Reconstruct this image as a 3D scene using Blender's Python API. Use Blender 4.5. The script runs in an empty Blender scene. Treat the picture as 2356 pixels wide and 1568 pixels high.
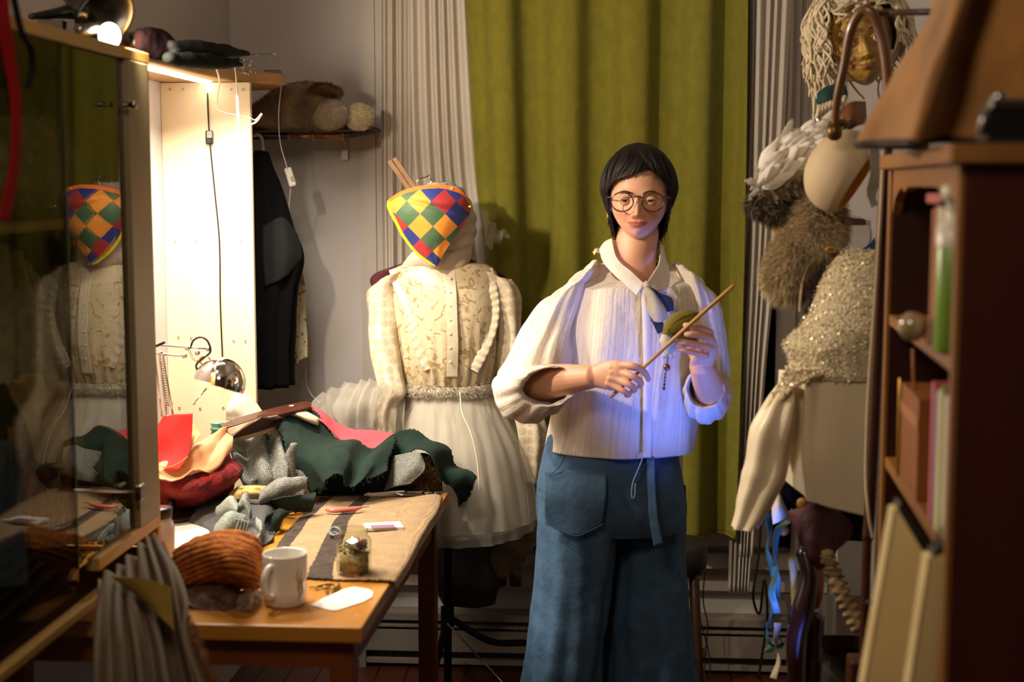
import bpy, bmesh, math, random
import numpy as np
from mathutils import Vector, Matrix
random.seed(7); RNG = np.random.default_rng(7)
S = bpy.context.scene; COL = S.collection
PI = math.pi
# ---------------- camera -----------------
F = 3290.0; YAW = math.radians(4); PIT = math.atan(360/F); H = 1.58
cd = bpy.data.cameras.new('camera'); cam = bpy.data.objects.new('camera', cd); COL.objects.link(cam)
cam.location = (0, 0, H); cam.rotation_euler = (PI/2-PIT, 0, YAW)
cd.sensor_width = 36; cd.lens = F/2356*36; cd.clip_start = .05
cd.dof.use_dof = True; cd.dof.focus_distance = 3.85; cd.dof.aperture_fstop = 2.4
S.camera = cam
# ---------------- world, lights, exposure -----------------
w = bpy.data.worlds.new('world'); S.world = w; w.use_nodes = True
w.node_tree.nodes['Background'].inputs[0].default_value = (.9, .8, .7, 1)
w.node_tree.nodes['Background'].inputs[1].default_value = .02
S.view_settings.view_transform = 'Standard'; S.view_settings.look = 'None'
S.view_settings.exposure = .38; S.view_settings.gamma = 1; S.view_settings.use_curve_mapping = False
def aim(o, t): o.rotation_euler = (Vector(t)-o.location).to_track_quat('-Z', 'Y').to_euler()
def lamp(name, kind, loc, power, col, tgt=None, **k):
    l = bpy.data.lights.new(name, kind); o = bpy.data.objects.new(name, l); COL.objects.link(o)
    o.location = loc; l.energy = power; l.color = col
    for a, b in k.items(): setattr(l, a, b)
    if tgt: aim(o, tgt)
    return o
# LED strip under the shelf
lamp('strip_light', 'AREA', (-1.10, 3.42, 1.838), 22.0, (1, .90, .76), (-1.00, 3.5, 0), shape='RECTANGLE', size=.03, size_y=.75, spread=2.6)
# bulb of the black lamp on top of the display case
lamp('bulb_light', 'SPOT', (-.985, 2.885, 1.885), 62, (1, .83, .64), (.45, 3.65, 1.25), spot_size=2.5, spot_blend=.4, shadow_soft_size=.035)
# lamp behind the case end, over the paper on the desk
lamp('task_light', 'SPOT', (-1.06, 3.05, 1.42), 24, (1, .87, .70), (-.80, 3.12, .75), spot_size=1.7, spot_blend=.8, shadow_soft_size=.04)
# blue glow of a screen standing low in front of the person
lamp('screen_light', 'SPOT', (.36, 2.80, .56), 46, (.11, .21, 1), (.15, 3.45, 1.17), spot_size=.60, spot_blend=.8, shadow_soft_size=.06)
# warm fill added from above and front left, stands for no real lamp
lamp('front_fill_light', 'AREA', (-.45, 1.1, 2.4), 9, (1, .80, .60), (.0, 3.8, 1.1), shape='DISK', size=.5)

# ---------------- helpers -----------------
def ray(px, py):
    u = (px-1178)/F; v = (784-py)/F
    d = math.cos(PIT)+math.sin(PIT)*v; z = -math.sin(PIT)+math.cos(PIT)*v
    u /= d; z /= d; c, s = math.cos(YAW), math.sin(YAW)
    return Vector((u*c-s, u*s+c, z))
O = Vector((0, 0, H))
def W(px, py, D): return O+ray(px, py)*D
def WZ(px, py, z): r = ray(px, py); return O+r*((z-H)/r.z)
def WX(px, py, x): r = ray(px, py); return O+r*(x/r.x)
def WY(px, py, y): r = ray(px, py); return O+r*(y/r.y)
AX = Vector((math.cos(YAW), math.sin(YAW), 0)); AY = Vector((-math.sin(YAW), math.cos(YAW), 0)); AZ = Vector((0, 0, 1))
def hx(h):
    h = h.lstrip('#'); c = [int(h[i:i+2], 16)/255 for i in (0, 2, 4)]
    return tuple(x/12.92 if x <= .04045 else ((x+.055)/1.055)**2.4 for x in c)+(1,)
_M = {}
def mat(name, col='#888888', rough=.8, metal=0, var=.12, vs=8, bump=0, bs=40, weave=0, ws=300, sheen=0, alpha=1, trans=0, emit=0, col2=None, spec=.5, sss=0, coat=0, wave=None, stretch=(1, 1, 1), transl=0, coords='Object'):
    if name in _M: return _M[name]
    m = bpy.data.materials.new(name); m.use_nodes = True; _M[name] = m
    N = m.node_tree.nodes; L = m.node_tree.links; b = N['Principled BSDF']
    b.inputs['Roughness'].default_value = rough; b.inputs['Metallic'].default_value = metal
    b.inputs['Specular IOR Level'].default_value = spec
    b.inputs['Coat Weight'].default_value = coat
    if sheen: b.inputs['Sheen Weight'].default_value = sheen
    if trans: b.inputs['Transmission Weight'].default_value = trans
    if sss:
        b.inputs['Subsurface Weight'].default_value = sss; b.inputs['Subsurface Radius'].default_value = (.012, .005, .003); b.inputs['Subsurface Scale'].default_value = 1
    tc = N.new('ShaderNodeTexCoord'); mp = N.new('ShaderNodeMapping'); mp.inputs['Scale'].default_value = stretch
    L.new(tc.outputs[coords], mp.inputs['Vector']); vec = mp.outputs['Vector']
    c = hx(col); c2 = hx(col2) if col2 else tuple(x*(1-var*2.2) for x in c[:3])+(1,)
    no = N.new('ShaderNodeTexNoise'); no.inputs['Scale'].default_value = vs; no.inputs['Detail'].default_value = 5; L.new(vec, no.inputs['Vector'])
    r = N.new('ShaderNodeMapRange'); r.inputs[1].default_value = .32; r.inputs[2].default_value = .68; L.new(no.outputs['Fac'], r.inputs[0])
    fac = r.outputs[0]
    if wave:
        wv = N.new('ShaderNodeTexWave'); wv.inputs['Scale'].default_value = wave[0]; wv.bands_direction = wave[1]; wv.inputs['Distortion'].default_value = wave[2]; wv.inputs['Detail'].default_value = 2
        L.new(vec, wv.inputs['Vector']); mu = N.new('ShaderNodeMath'); mu.operation = 'MULTIPLY_ADD'; mu.inputs[1].default_value = .6; mu2 = N.new('ShaderNodeMath'); mu2.operation = 'MULTIPLY'; mu2.inputs[1].default_value = .4
        L.new(fac, mu2.inputs[0]); L.new(wv.outputs['Fac'], mu.inputs[0]); L.new(mu2.outputs[0], mu.inputs[2]); fac = mu.outputs[0]
    mx = N.new('ShaderNodeMix'); mx.data_type = 'RGBA'; mx.inputs[6].default_value = c; mx.inputs[7].default_value = c2
    L.new(fac, mx.inputs[0]); L.new(mx.outputs[2], b.inputs['Base Color'])
    h = None
    if bump:
        nb = N.new('ShaderNodeTexNoise'); nb.inputs['Scale'].default_value = bs; nb.inputs['Detail'].default_value = 4; L.new(vec, nb.inputs['Vector'])
        bp = N.new('ShaderNodeBump'); bp.inputs['Strength'].default_value = bump; bp.inputs['Distance'].default_value = .01; L.new(nb.outputs['Fac'], bp.inputs['Height']); h = bp
    if weave:
        for ax in 'XZ':
            wv = N.new('ShaderNodeTexWave'); wv.inputs['Scale'].default_value = ws; wv.bands_direction = ax; wv.inputs['Distortion'].default_value = 1.5; L.new(vec, wv.inputs['Vector'])
            bp = N.new('ShaderNodeBump'); bp.inputs['Strength'].default_value = weave; bp.inputs['Distance'].default_value = .002; L.new(wv.outputs['Fac'], bp.inputs['Height'])
            if h: L.new(h.outputs[0], bp.inputs['Normal'])
            h = bp
    if h: L.new(h.outputs[0], b.inputs['Normal'])
    if emit:
        b.inputs['Emission Color'].default_value = c; b.inputs['Emission Strength'].default_value = emit
    out = N['Material Output']; last = b.outputs[0]
    if transl:
        t = N.new('ShaderNodeBsdfTranslucent'); L.new(mx.outputs[2], t.inputs[0]); ms = N.new('ShaderNodeMixShader'); ms.inputs[0].default_value = transl; L.new(last, ms.inputs[1]); L.new(t.outputs[0], ms.inputs[2]); last = ms.outputs[0]
    if alpha < 1:
        t = N.new('ShaderNodeBsdfTransparent'); ms = N.new('ShaderNodeMixShader'); ms.inputs[0].default_value = alpha; L.new(t.outputs[0], ms.inputs[1]); L.new(last, ms.inputs[2]); last = ms.outputs[0]
    L.new(last, out.inputs[0])
    return m
def glassmat(name, tint='#dfe6d8', boost=1.0, rough=.0):
    if name in _M: return _M[name]
    m = bpy.data.materials.new(name); m.use_nodes = True; _M[name] = m; N = m.node_tree.nodes; L = m.node_tree.links
    N.remove(N['Principled BSDF'])
    t = N.new('ShaderNodeBsdfTransparent'); t.inputs[0].default_value = hx(tint); g = N.new('ShaderNodeBsdfGlossy'); g.inputs['Roughness'].default_value = rough
    lw = N.new('ShaderNodeLayerWeight'); lw.inputs[0].default_value = .5; pw_ = N.new('ShaderNodeMath'); pw_.operation = 'POWER'; pw_.inputs[1].default_value = 5; L.new(lw.outputs['Facing'], pw_.inputs[0])
    fr = N.new('ShaderNodeMath'); fr.operation = 'MULTIPLY_ADD'; fr.inputs[1].default_value = .96; fr.inputs[2].default_value = .04; L.new(pw_.outputs[0], fr.inputs[0]); mu = N.new('ShaderNodeMath'); mu.operation = 'MULTIPLY'; mu.use_clamp = True; mu.inputs[1].default_value = boost
    ms = N.new('ShaderNodeMixShader'); L.new(fr.outputs[0], mu.inputs[0]); L.new(mu.outputs[0], ms.inputs[0]); L.new(t.outputs[0], ms.inputs[1]); L.new(g.outputs[0], ms.inputs[2]); L.new(ms.outputs[0], N['Material Output'].inputs[0])
    return m
_wl = {}
def thing(name, label, cat, loc, group=None):
    o = bpy.data.objects.new(name, None); COL.objects.link(o); o.location = loc; o.empty_display_size = .05
    o['label'] = label; o['category'] = cat
    if group: o['group'] = group
    _wl[o.name] = Vector(loc); return o
def tag(o, label, cat, group=None, kind=None):
    o['label'] = label; o['category'] = cat
    if group: o['group'] = group
    if kind: o['kind'] = kind
    return o
def mk(name, V, Fc, m, parent=None, smooth=True, kind=None, mi=None, uv=None):
    V = np.asarray(V, float).reshape(-1, 3)
    if parent is not None: base = _wl[parent.name]
    else: base = Vector(((V[:, 0].min()+V[:, 0].max())/2, (V[:, 1].min()+V[:, 1].max())/2, V[:, 2].min()))
    V = V-np.array(base)
    me = bpy.data.meshes.new(name); me.from_pydata(V.tolist(), [], Fc if isinstance(Fc, list) else Fc.tolist())
    for q in (m if isinstance(m, (list, tuple)) else [m]): me.materials.append(q)
    if mi is not None: me.polygons.foreach_set('material_index', list(mi))
    if uv is not None:
        ul = me.uv_layers.new(name='UVMap'); li = np.zeros(len(me.loops), int); me.loops.foreach_get('vertex_index', li); ul.data.foreach_set('uv', np.asarray(uv)[li].ravel())
    me.polygons.foreach_set('use_smooth', [smooth]*len(me.polygons)); me.update()
    o = bpy.data.objects.new(name, me); COL.objects.link(o)
    if parent is not None: o.parent = parent; _wl[o.name] = base.copy()
    else: o.location = base; _wl[o.name] = base.copy()
    if kind: o['kind'] = kind
    return o
def solid(o, t, off=0):
    s = o.modifiers.new('solid', 'SOLIDIFY'); s.thickness = t; s.offset = off; return o
def subd(o, n=1):
    s = o.modifiers.new('sub', 'SUBSURF'); s.levels = n; s.render_levels = n; return o
def bev(o, w=.003, n=2):
    s = o.modifiers.new('bevel', 'BEVEL'); s.width = w; s.segments = n; s.limit_method = 'ANGLE'; return o
def join(parts):
    V = []; Fc = []; k = 0
    for v, f in parts:
        v = np.asarray(v, float).reshape(-1, 3); V.append(v); Fc += [[i+k for i in q] for q in (f if isinstance(f, list) else f.tolist())]; k += len(v)
    return np.vstack(V), Fc
def boxg(c, s, R=None):
    c = np.array(c); s = np.array(s)/2
    v = np.array([(x, y, z) for x in (-1, 1) for y in (-1, 1) for z in (-1, 1)], float)*s
    if R is not None: v = v@np.array(R).T
    return v+c, [[0, 1, 3, 2], [4, 6, 7, 5], [0, 4, 5, 1], [2, 3, 7, 6], [0, 2, 6, 4], [1, 5, 7, 3]]
def prism(poly, z0, z1):   # poly: (x,y) list
    n = len(poly); v = [(x, y, z0) for x, y in poly]+[(x, y, z1) for x, y in poly]
    return np.array(v, float), [list(range(n))[::-1], list(range(n, 2*n))]+[[i, (i+1) % n, n+(i+1) % n, n+i] for i in range(n)]
def slab(pts, th, d=None):   # 3-D outline extruded by vector
    P = np.array([tuple(p) for p in pts]); n = len(P)
    if d is None:
        nn = np.zeros(3)
        for i in range(n): nn += np.cross(P[i], P[(i+1) % n])
        d = nn/np.linalg.norm(nn)
    d = np.array(tuple(d))*th
    return np.vstack([P, P+d]), [list(range(n))[::-1], list(range(n, 2*n))]+[[i, (i+1) % n, n+(i+1) % n, n+i] for i in range(n)]
def rotm(ax, a): return np.array(Matrix.Rotation(a, 3, ax))
def cr(P, n, closed=False):   # Catmull-Rom on axis 0
    P = np.asarray(P, float); k = len(P)
    if closed: t = np.arange(n)/n*k
    else: t = np.linspace(0, k-1, n)
    i = np.floor(t).astype(int)
    if not closed: i = np.minimum(i, k-2)
    f = (t-i).reshape((-1,)+(1,)*(P.ndim-1))
    def g(j):
        if closed: return P[j % k]
        lo = 2*P[0]-P[1]; hi = 2*P[-1]-P[-2]
        Q = np.concatenate([lo[None], P, hi[None]]); return Q[np.clip(j+1, 0, k+1)]
    a, b, c, d = g(i-1), g(i), g(i+1), g(i+2)
    return .5*((2*b)+(-a+c)*f+(2*a-5*b+4*c-d)*f**2+(-a+3*b-3*c+d)*f**3)
def gridf(nv, nu, cu=False, cv=False):
    i = np.arange(nv if cv else nv-1)[:, None]; j = np.arange(nu if cu else nu-1)[None]
    i2 = (i+1) % nv; j2 = (j+1) % nu
    return np.stack([i*nu+j, i*nu+j2, i2*nu+j2, i2*nu+j], -1).reshape(-1, 4)
def nrm(G, cu=False):
    if cu: du = np.roll(G, -1, 1)-np.roll(G, 1, 1)
    else: du = np.gradient(G, axis=1)
    dv = np.gradient(G, axis=0); n = np.cross(du, dv); return n/(np.linalg.norm(n, axis=2, keepdims=True)+1e-9)
def wr(P, sc, seed=0, oct=4):    # smooth pseudo-noise -1..1
    r = np.random.default_rng(seed+11); o = 0; a = 1; tot = 0
    for k in range(oct):
        s = 0
        for q in range(4):
            d = r.normal(size=3); d /= np.linalg.norm(d); s = s+np.sin(P@d*sc*(1.9**k)*r.uniform(.7, 1.3)+r.uniform(0, 6.28)+1.5*np.sin(P@np.roll(d, 1)*sc*.6*(1.9**k)))
        o = o+a*s/2.2; tot += a; a *= .5
    return o/tot
def sheet(name, ctrl, m, parent=None, nu=60, nv=60, folds=(), noise=None, th=.003, fray=0, kind=None, seed=0, disp=None, off=0, uvs=False, holes=None, mi=None):
    """ctrl: rows of control points (Vectors). Returns a cloth object."""
    C = np.array([[tuple(p) for p in r] for r in ctrl]); G = cr(C, nv); G = cr(G.transpose(1, 0, 2), nu).transpose(1, 0, 2)
    N_ = nrm(G); U, Vv = np.meshgrid(np.linspace(0, 1, nu), np.linspace(0, 1, nv)); d = np.zeros((nv, nu))
    for (cnt, amp, ph, sl) in folds:
        d += amp*np.sin(2*PI*(cnt*U+sl*Vv)+ph+.8*np.sin(3*Vv+ph)+.9*np.sin(2*PI*U*1.3+ph))
    if noise: d += wr(G, noise[0], seed)*noise[1]
    if disp is not None: d += disp(U, Vv)
    G2 = G+N_*d[..., None]
    if fray:
        r = np.random.default_rng(seed+3)
        for e in (0, -1):
            G2[e, :] += (G2[e, :]-G2[1 if e == 0 else -2, :])*r.uniform(-.6, 1.8, (nu, 1))*fray
            G2[:, e] += (G2[:, e]-G2[:, 1 if e == 0 else -2])*r.uniform(-.6, 1.8, (nv, 1))*fray
    Fc = gridf(nv, nu)
    uv = np.stack([U, Vv], -1).reshape(-1, 2)
    o = mk(name, G2, Fc, m, parent, kind=kind, uv=uv, mi=mi(U, Vv) if mi else None)
    if th: solid(o, th, off)
    o_grid[o.name] = G2
    return o
o_grid = {}
def ringpts(c, a1, a2, r1, r2, n, e=2.0, lump=None):
    t = np.arange(n)/n*2*PI; ct, st = np.cos(t), np.sin(t)
    x = np.sign(ct)*np.abs(ct)**(2/e); y = np.sign(st)*np.abs(st)**(2/e)
    return np.array(tuple(c))+np.outer(x*r1, np.array(tuple(a1)))+np.outer(y*r2, np.array(tuple(a2)))
def loft(rings, n=64, nv=60, noise=None, seed=0, foldf=None, capS=False, capE=False):
    """rings: (center, ax1, ax2, r1, r2). Returns V,F"""
    R = np.array([ringpts(*r, n) for r in rings]); G = cr(R, nv)
    N_ = -nrm(G, True)
    cen = G.mean(1, keepdims=True); sgn = np.sign(((G-cen)*N_).sum(2).mean()); N_ = N_*sgn
    T, Vv = np.meshgrid(np.arange(n)/n, np.linspace(0, 1, nv)); d = np.zeros((nv, n))
    if noise: d += wr(G, noise[0], seed)*noise[1]
    if foldf: d += foldf(T, Vv)
    G = G+N_*d[..., None]; V = G.reshape(-1, 3); Fc = gridf(nv, n, True).tolist()
    if capS: V = np.vstack([V, G[0].mean(0)]); k = len(V)-1; Fc += [[k, (j+1) % n, j] for j in range(n)]
    if capE: V = np.vstack([V, G[-1].mean(0)]); k = len(V)-1; b = (nv-1)*n; Fc += [[k, b+j, b+(j+1) % n] for j in range(n)]
    return V, Fc
def tube(path, rad, n=10, m=None, cap=True, flat=1.0, smooth=True, up=None):
    P = np.array([tuple(p) for p in path], float)
    if m: P = cr(P, m)
    k = len(P); rad = np.asarray(rad, float)
    if rad.ndim == 0: rad = np.full(k, float(rad))
    elif len(rad) != k: rad = np.interp(np.linspace(0, 1, k), np.linspace(0, 1, len(rad)), rad)
    T = np.gradient(P, axis=0); T /= np.linalg.norm(T, axis=1, keepdims=True)+1e-12
    u = np.array(tuple(up), float) if up is not None else (np.array([0, 0, 1.]) if abs(T[0][2]) < .9 else np.array([1., 0, 0]))
    u = u-T[0]*(u@T[0]); u /= np.linalg.norm(u); R = []
    t = np.arange(n)/n*2*PI
    for i in range(k):
        u = u-T[i]*(u@T[i]); u /= np.linalg.norm(u)+1e-12; v = np.cross(T[i], u)
        R.append(P[i]+rad[i]*(np.outer(np.cos(t), u)*flat+np.outer(np.sin(t), v)))
    if cap:
        R = [P[0]-T[0]*rad[0]*.6+(R[0]-P[0])*.5]+R+[P[-1]+T[-1]*rad[-1]*.6+(R[-1]-P[-1])*.5]
    R = np.array(R); V = R.reshape(-1, 3); Fc = gridf(len(R), n, True).tolist()
    if cap: Fc += [list(range(n))[::-1], list(range((len(R)-1)*n, len(R)*n))]
    return V, Fc
def lathe(prof, n=48, c=(0, 0, 0), R=None):   # prof (r,z)
    p = np.array(prof); t = np.arange(n)/n*2*PI
    G = np.stack([p[:, 0:1]*np.cos(t), p[:, 0:1]*np.sin(t), np.repeat(p[:, 1:2], n, 1)], -1)
    V = G.reshape(-1, 3)
    if R is not None: V = V@np.array(R).T
    return V+np.array(tuple(c)), gridf(len(p), n, True)
def ell(c, r, R=None, nu=32, nv=20, noise=None, seed=0):
    th = np.linspace(.001, PI-.001, nv); ph = np.arange(nu)/nu*2*PI
    G = np.stack([np.outer(np.sin(th), np.cos(ph)), np.outer(np.sin(th), np.sin(ph)), np.outer(np.cos(th), np.ones(nu))], -1).reshape(-1, 3)
    if noise: G = G*(1+wr(G, noise[0], seed)*noise[1])[:, None]
    V = G*np.array(r)
    if R is not None: V = V@np.array(R).T
    return V+np.array(tuple(c)), gridf(nv, nu, True).tolist()
def fur(name, V, Fc, n, ln, m, parent, wd=.0006, lay=(0, 0, -1), layw=.6, seed=0, kind='stuff', jit=.35, curl=.3):
    V = np.asarray(V).reshape(-1, 3); r = np.random.default_rng(seed); Q = np.array([f[:3] for f in Fc]+[[f[0], f[2], f[3]] for f in Fc if len(f) > 3])
    A, B, C = V[Q[:, 0]], V[Q[:, 1]], V[Q[:, 2]]; cr_ = np.cross(B-A, C-A); ar = np.linalg.norm(cr_, axis=1); ok = ar > 1e-12
    idx = r.choice(len(Q), n, p=np.where(ok, ar, 0)/ar[ok].sum()); a, b = r.random(n), r.random(n); s = a+b > 1; a[s] = 1-a[s]; b[s] = 1-b[s]
    P = A[idx]+(B-A)[idx]*a[:, None]+(C-A)[idx]*b[:, None]; Nn = cr_[idx]/(ar[idx][:, None]+1e-12)
    cen = V.mean(0); Nn *= np.sign(((P-cen)*Nn).sum(1))[:, None]
    d = Nn+np.array(lay)*layw+r.normal(size=(n, 3))*jit; d /= np.linalg.norm(d, axis=1, keepdims=True)
    L = ln*r.uniform(.6, 1.15, n)[:, None]; side = np.cross(d, r.normal(size=(n, 3))); side /= np.linalg.norm(side, axis=1, keepdims=True)+1e-9
    d2 = d+np.array(lay)*curl+r.normal(size=(n, 3))*jit*.5; d2 /= np.linalg.norm(d2, axis=1, keepdims=True)
    mid = P+d*L*.5; tip = mid+d2*L*.5
    X = np.stack([P-side*wd, P+side*wd, mid+side*wd*.8, mid-side*wd*.8, tip], 1).reshape(-1, 3); k = np.arange(n)[:, None]*5
    Fq = (k+np.array([0, 1, 2, 3])).tolist(); Ft = (k+np.array([3, 2, 4])).tolist()
    return mk(name, X, Fq+Ft, m, parent, smooth=False, kind=kind)
def text(name, s, size, loc, R, m, parent, ext=.0002):
    cu = bpy.data.curves.new(name, 'FONT'); cu.body = s; cu.size = size; cu.extrude = ext; cu.align_x = 'CENTER'; cu.align_y = 'CENTER'
    t = bpy.data.objects.new(name, cu); COL.objects.link(t); dg = bpy.context.evaluated_depsgraph_get(); me = bpy.data.meshes.new_from_object(t.evaluated_get(dg)); bpy.data.objects.remove(t)
    v = np.array([tuple(q.co) for q in me.vertices])@np.array(R).T+np.array(tuple(loc)); fc = [list(p.vertices) for p in me.polygons]
    return mk(name, v, fc, m, parent, smooth=False)
# ---------------- the room -----------------
XL, XR, YB, YF, ZC = -1.23, 1.35, 4.60, -.6, 2.75
m_wall = mat('wall_paint', '#c6c0bc', .75, var=.03, vs=3, bump=.05, bs=120)
m_floor = mat('floor_wood', '#4a1f10', .35, var=.2, vs=3, stretch=(1, .15, 1), bump=.1, bs=30)
m_white = mat('white_paint', '#bdb5ab', .5, var=.04)
def struct(name, g, m, parent=None):
    o = mk(name, g[0], g[1], m, parent, smooth=False)
    if parent is None: o['kind'] = 'structure'
    return o
struct('wall_back', boxg(((XL+XR)/2, YB+.05, ZC/2), (XR-XL+.2, .1, ZC)), m_wall)
struct('wall_left', boxg((XL-.05, (YB+YF)/2, ZC/2), (.1, YB-YF, ZC)), m_wall)
struct('wall_right', boxg((XR+.05, (YB+YF)/2, ZC/2), (.1, YB-YF, ZC)), m_wall)
struct('wall_front', boxg(((XL+XR)/2, YF-.05, ZC/2), (XR-XL+.2, .1, ZC)), m_wall)
struct('ceiling', boxg(((XL+XR)/2, (YB+YF)/2, ZC+.05), (XR-XL+.2, YB-YF+.2, .1)), m_wall)
fl = struct('floor', boxg(((XL+XR)/2, (YB+YF)/2, -.06), (XR-XL+.2, YB-YF+.2, .1)), mat('subfloor', '#20100a'))
pl0 = None
for i in range(27):
    x = XL+.048+i*.0955
    if pl0 is None:
        pl0 = mk('floor_board', *boxg((x, (YB+YF)/2, -.0055), (.093, YB-YF, .011)), m_floor, fl, False); bev(pl0, .002, 1); x0 = x
    else:
        c = pl0.copy(); COL.objects.link(c); c.location.x += x-x0
# window behind the curtains
wy = YB
def bx3(x0, x1, y0, y1, z0, z1): return boxg(((x0+x1)/2, (y0+y1)/2, (z0+z1)/2), (abs(x1-x0), abs(y1-y0), abs(z1-z0)))
xw0, xw1 = WY(905, 300, wy).x, WY(1835, 300, wy).x
wd = struct('window_1', join([bx3(xw0, xw0+.06, wy-.05, wy, .42, 2.5), bx3(xw1-.06, xw1, wy-.05, wy, .42, 2.5), bx3(xw0, xw1, wy-.05, wy, .42, .5), bx3(xw0, xw1, wy-.05, wy, 2.42, 2.5), bx3((xw0+xw1)/2-.025, (xw0+xw1)/2+.025, wy-.045, wy, .5, 2.42)]), m_white)
mk('pane', *bx3(xw0+.06, (xw0+xw1)/2-.025, wy-.02, wy-.012, .5, 2.42), mat('night_glass', '#05070a', .05), wd, False)
mk('pane', *bx3((xw0+xw1)/2+.025, xw1-.06, wy-.02, wy-.012, .5, 2.42), mat('night_glass'), wd, False)
# casings: stepped mouldings either side
def casing(n, x0, x1):
    struct(n, join([bx3(x0, x1, wy-.022, wy, .25, 2.6), bx3(x0+.012, x1-.03, wy-.034, wy-.02, .25, 2.6), bx3(x0+.03, x1-.05, wy-.042, wy-.03, .25, 2.6)]), m_white)
casing('trim_1', xw0-.105, xw0-.002); casing('trim_2', xw1+.002, xw1+.125)
struct('trim_3', join([bx3(xw0-.11, xw1+.13, wy-.10, wy, .36, .395), bx3(xw0-.10, xw1+.12, wy-.04, wy, .27, .36)]), m_white)
struct('baseboard_left', bx3(XL, XL+.018, YF, YB, 0, .12), m_white)
struct('baseboard_right', bx3(XR-.018, XR, YF, YB, 0, .12), m_white)
# baseboard heater
ht = thing('baseboard_heater', 'long low painted metal baseboard heater along the back wall', 'heater', (.1, YB-.04, 0))
xh0, xh1 = -.80, 1.30; m_ht = mat('heater_enamel', '#8d8274', .45, var=.05)
mk('cover', *join([bx3(xh0, xh1, YB-.012, YB-.001, .02, .185), bx3(xh0, xh1, YB-.07, YB-.001, .160, .182), bx3(xh0, xh1, YB-.075, YB-.069, .058, .128)]), m_ht, ht, False)
mk('damper', *bx3(xh0, xh1, YB-.074, YB-.058, .138, .145), m_ht, ht, False)
mk('foot_rail', *bx3(xh0, xh1, YB-.07, YB-.05, .014, .030), m_ht, ht, False)
mk('end_cap', *bx3(xh0-.02, xh0+.001, YB-.078, YB-.001, 0, .186), m_ht, ht, False)
mk('end_cap', *bx3(xh1-.001, xh1+.02, YB-.078, YB-.001, 0, .186), m_ht, ht, False)
fn = None
for i in range(90):
    x = xh0+.02+i*(xh1-xh0-.04)/89
    if fn is None: fn = mk('fin', *bx3(x-.001, x+.001, YB-.065, YB-.015, .04, .13), mat('fin_metal', '#3a3632', .4, 1), ht, False); fx = x
    else: c = fn.copy(); COL.objects.link(c); c.location.x += x-fx

# ---------------- curtains -----------------
m_green = mat('olive_linen', '#7d7820', .95, var=.1, vs=50, bump=.15, bs=250, weave=.2, ws=120, stretch=(1, 1, .5), transl=.05, col2='#716d1d')
def curtain(name, cols, D, ys, m, folds, th, nu, seed, rod, label, cat='curtain', noise=(3, .008), group=None):
    r = [[W(x, y, D) for x in row] for row, y in zip(cols, ys)]
    t = thing(name, label, cat, W(sum(cols[-1])/len(cols[-1]), ys[-1], D), group)
    o = sheet('cloth', r, m, t, nu=nu, nv=60, folds=folds, noise=noise, th=th, seed=seed)
    G = o_grid[o.name]; e = G[-1]
    mk('hem', *tube(e[::2]+np.array([0, 0, .004]), th*1.6+.001, 6), m, t)
    return t
gd = lambda U, V: .045*np.tanh(1.5*np.sin(2*PI*(4.6*U+.06*np.sin(2.4*V))+.9*np.sin(5*U+1)))*(.75+.25*V)
t = thing('green_curtain', 'long olive green linen curtain hanging in deep folds behind the person', 'curtain', W(1380, 1240, 4.38))
ctl = [[W(x, y, D) for x, D in zip(row, (4.40, 4.40, 4.39, 4.37, 4.36, 4.34))] for row, y in zip([(1062, 1190, 1320, 1450, 1590, 1722), (1085, 1205, 1325, 1450, 1585, 1718), (1105, 1215, 1330, 1450, 1580, 1712), (1110, 1220, 1335, 1450, 1575, 1702), (1115, 1225, 1340, 1450, 1570, 1692)], (-160, 250, 600, 950, 1236))]
o = sheet('cloth', ctl, m_green, t, nu=240, nv=70, noise=(4, .006), th=.003, disp=gd)
mk('hem', *tube(o_grid[o.name][-1][::3]+np.array([0, 0, .005]), .004, 6), m_green, t)
m_tulle = mat('tulle_curtain', '#e4dccf', .9, var=.04, vs=12, stretch=(1, 1, .1), alpha=.88, transl=.35)
t = thing('sheer_curtain', 'narrow sheer white curtain left of the green curtain, behind the dressed mannequin', 'curtain', W(1000, 1200, 4.45))
sheet('cloth', [[W(x, y, 4.50) for x in r] for r, y in zip([(872, 940, 1010, 1078), (876, 945, 1020, 1108), (880, 950, 1035, 1136), (880, 955, 1040, 1150)], (-160, 350, 650, 1220))], m_tulle, t, nu=200, nv=50, folds=[(11, .011, 0, .2), (4, .014, 1, 0)], th=.001)
sheet('overlay', [[W(x, y, 4.44) for x in r] for r, y in zip([(940, 985, 1030, 1074), (950, 1000, 1050, 1106), (980, 1030, 1080, 1136), (1000, 1050, 1100, 1160)], (-160, 350, 650, 1220))], m_tulle, t, nu=120, nv=50, folds=[(6, .012, 2, .3)], th=.001, noise=(6, .01))
t = thing('sheer_curtain', 'long sheer white curtain right of the green curtain, reaching lowest', 'curtain', W(1700, 1360, 4.40))
sheet('cloth', [[W(x, y, 4.41) for x in r] for r, y in zip([(1728, 1762, 1797, 1832), (1722, 1758, 1790, 1822), (1712, 1742, 1772, 1800), (1696, 1722, 1748, 1768), (1684, 1704, 1724, 1744), (1676, 1692, 1708, 1724)], (-160, 250, 500, 800, 1100, 1362))], m_tulle, t, nu=160, nv=60, folds=[(6, .010, 0.6, .15), (13, .002, 1, 0)], th=.001)
sheet('overlay', [[W(x, y, 4.34) for x in r] for r, y in zip([(1745, 1790, 1830), (1730, 1760, 1795), (1712, 1735, 1757), (1700, 1715, 1735)], (-160, 500, 900, 1280))], m_tulle, t, nu=80, nv=40, folds=[(4, .012, 2.6, .1)], th=.001)

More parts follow.
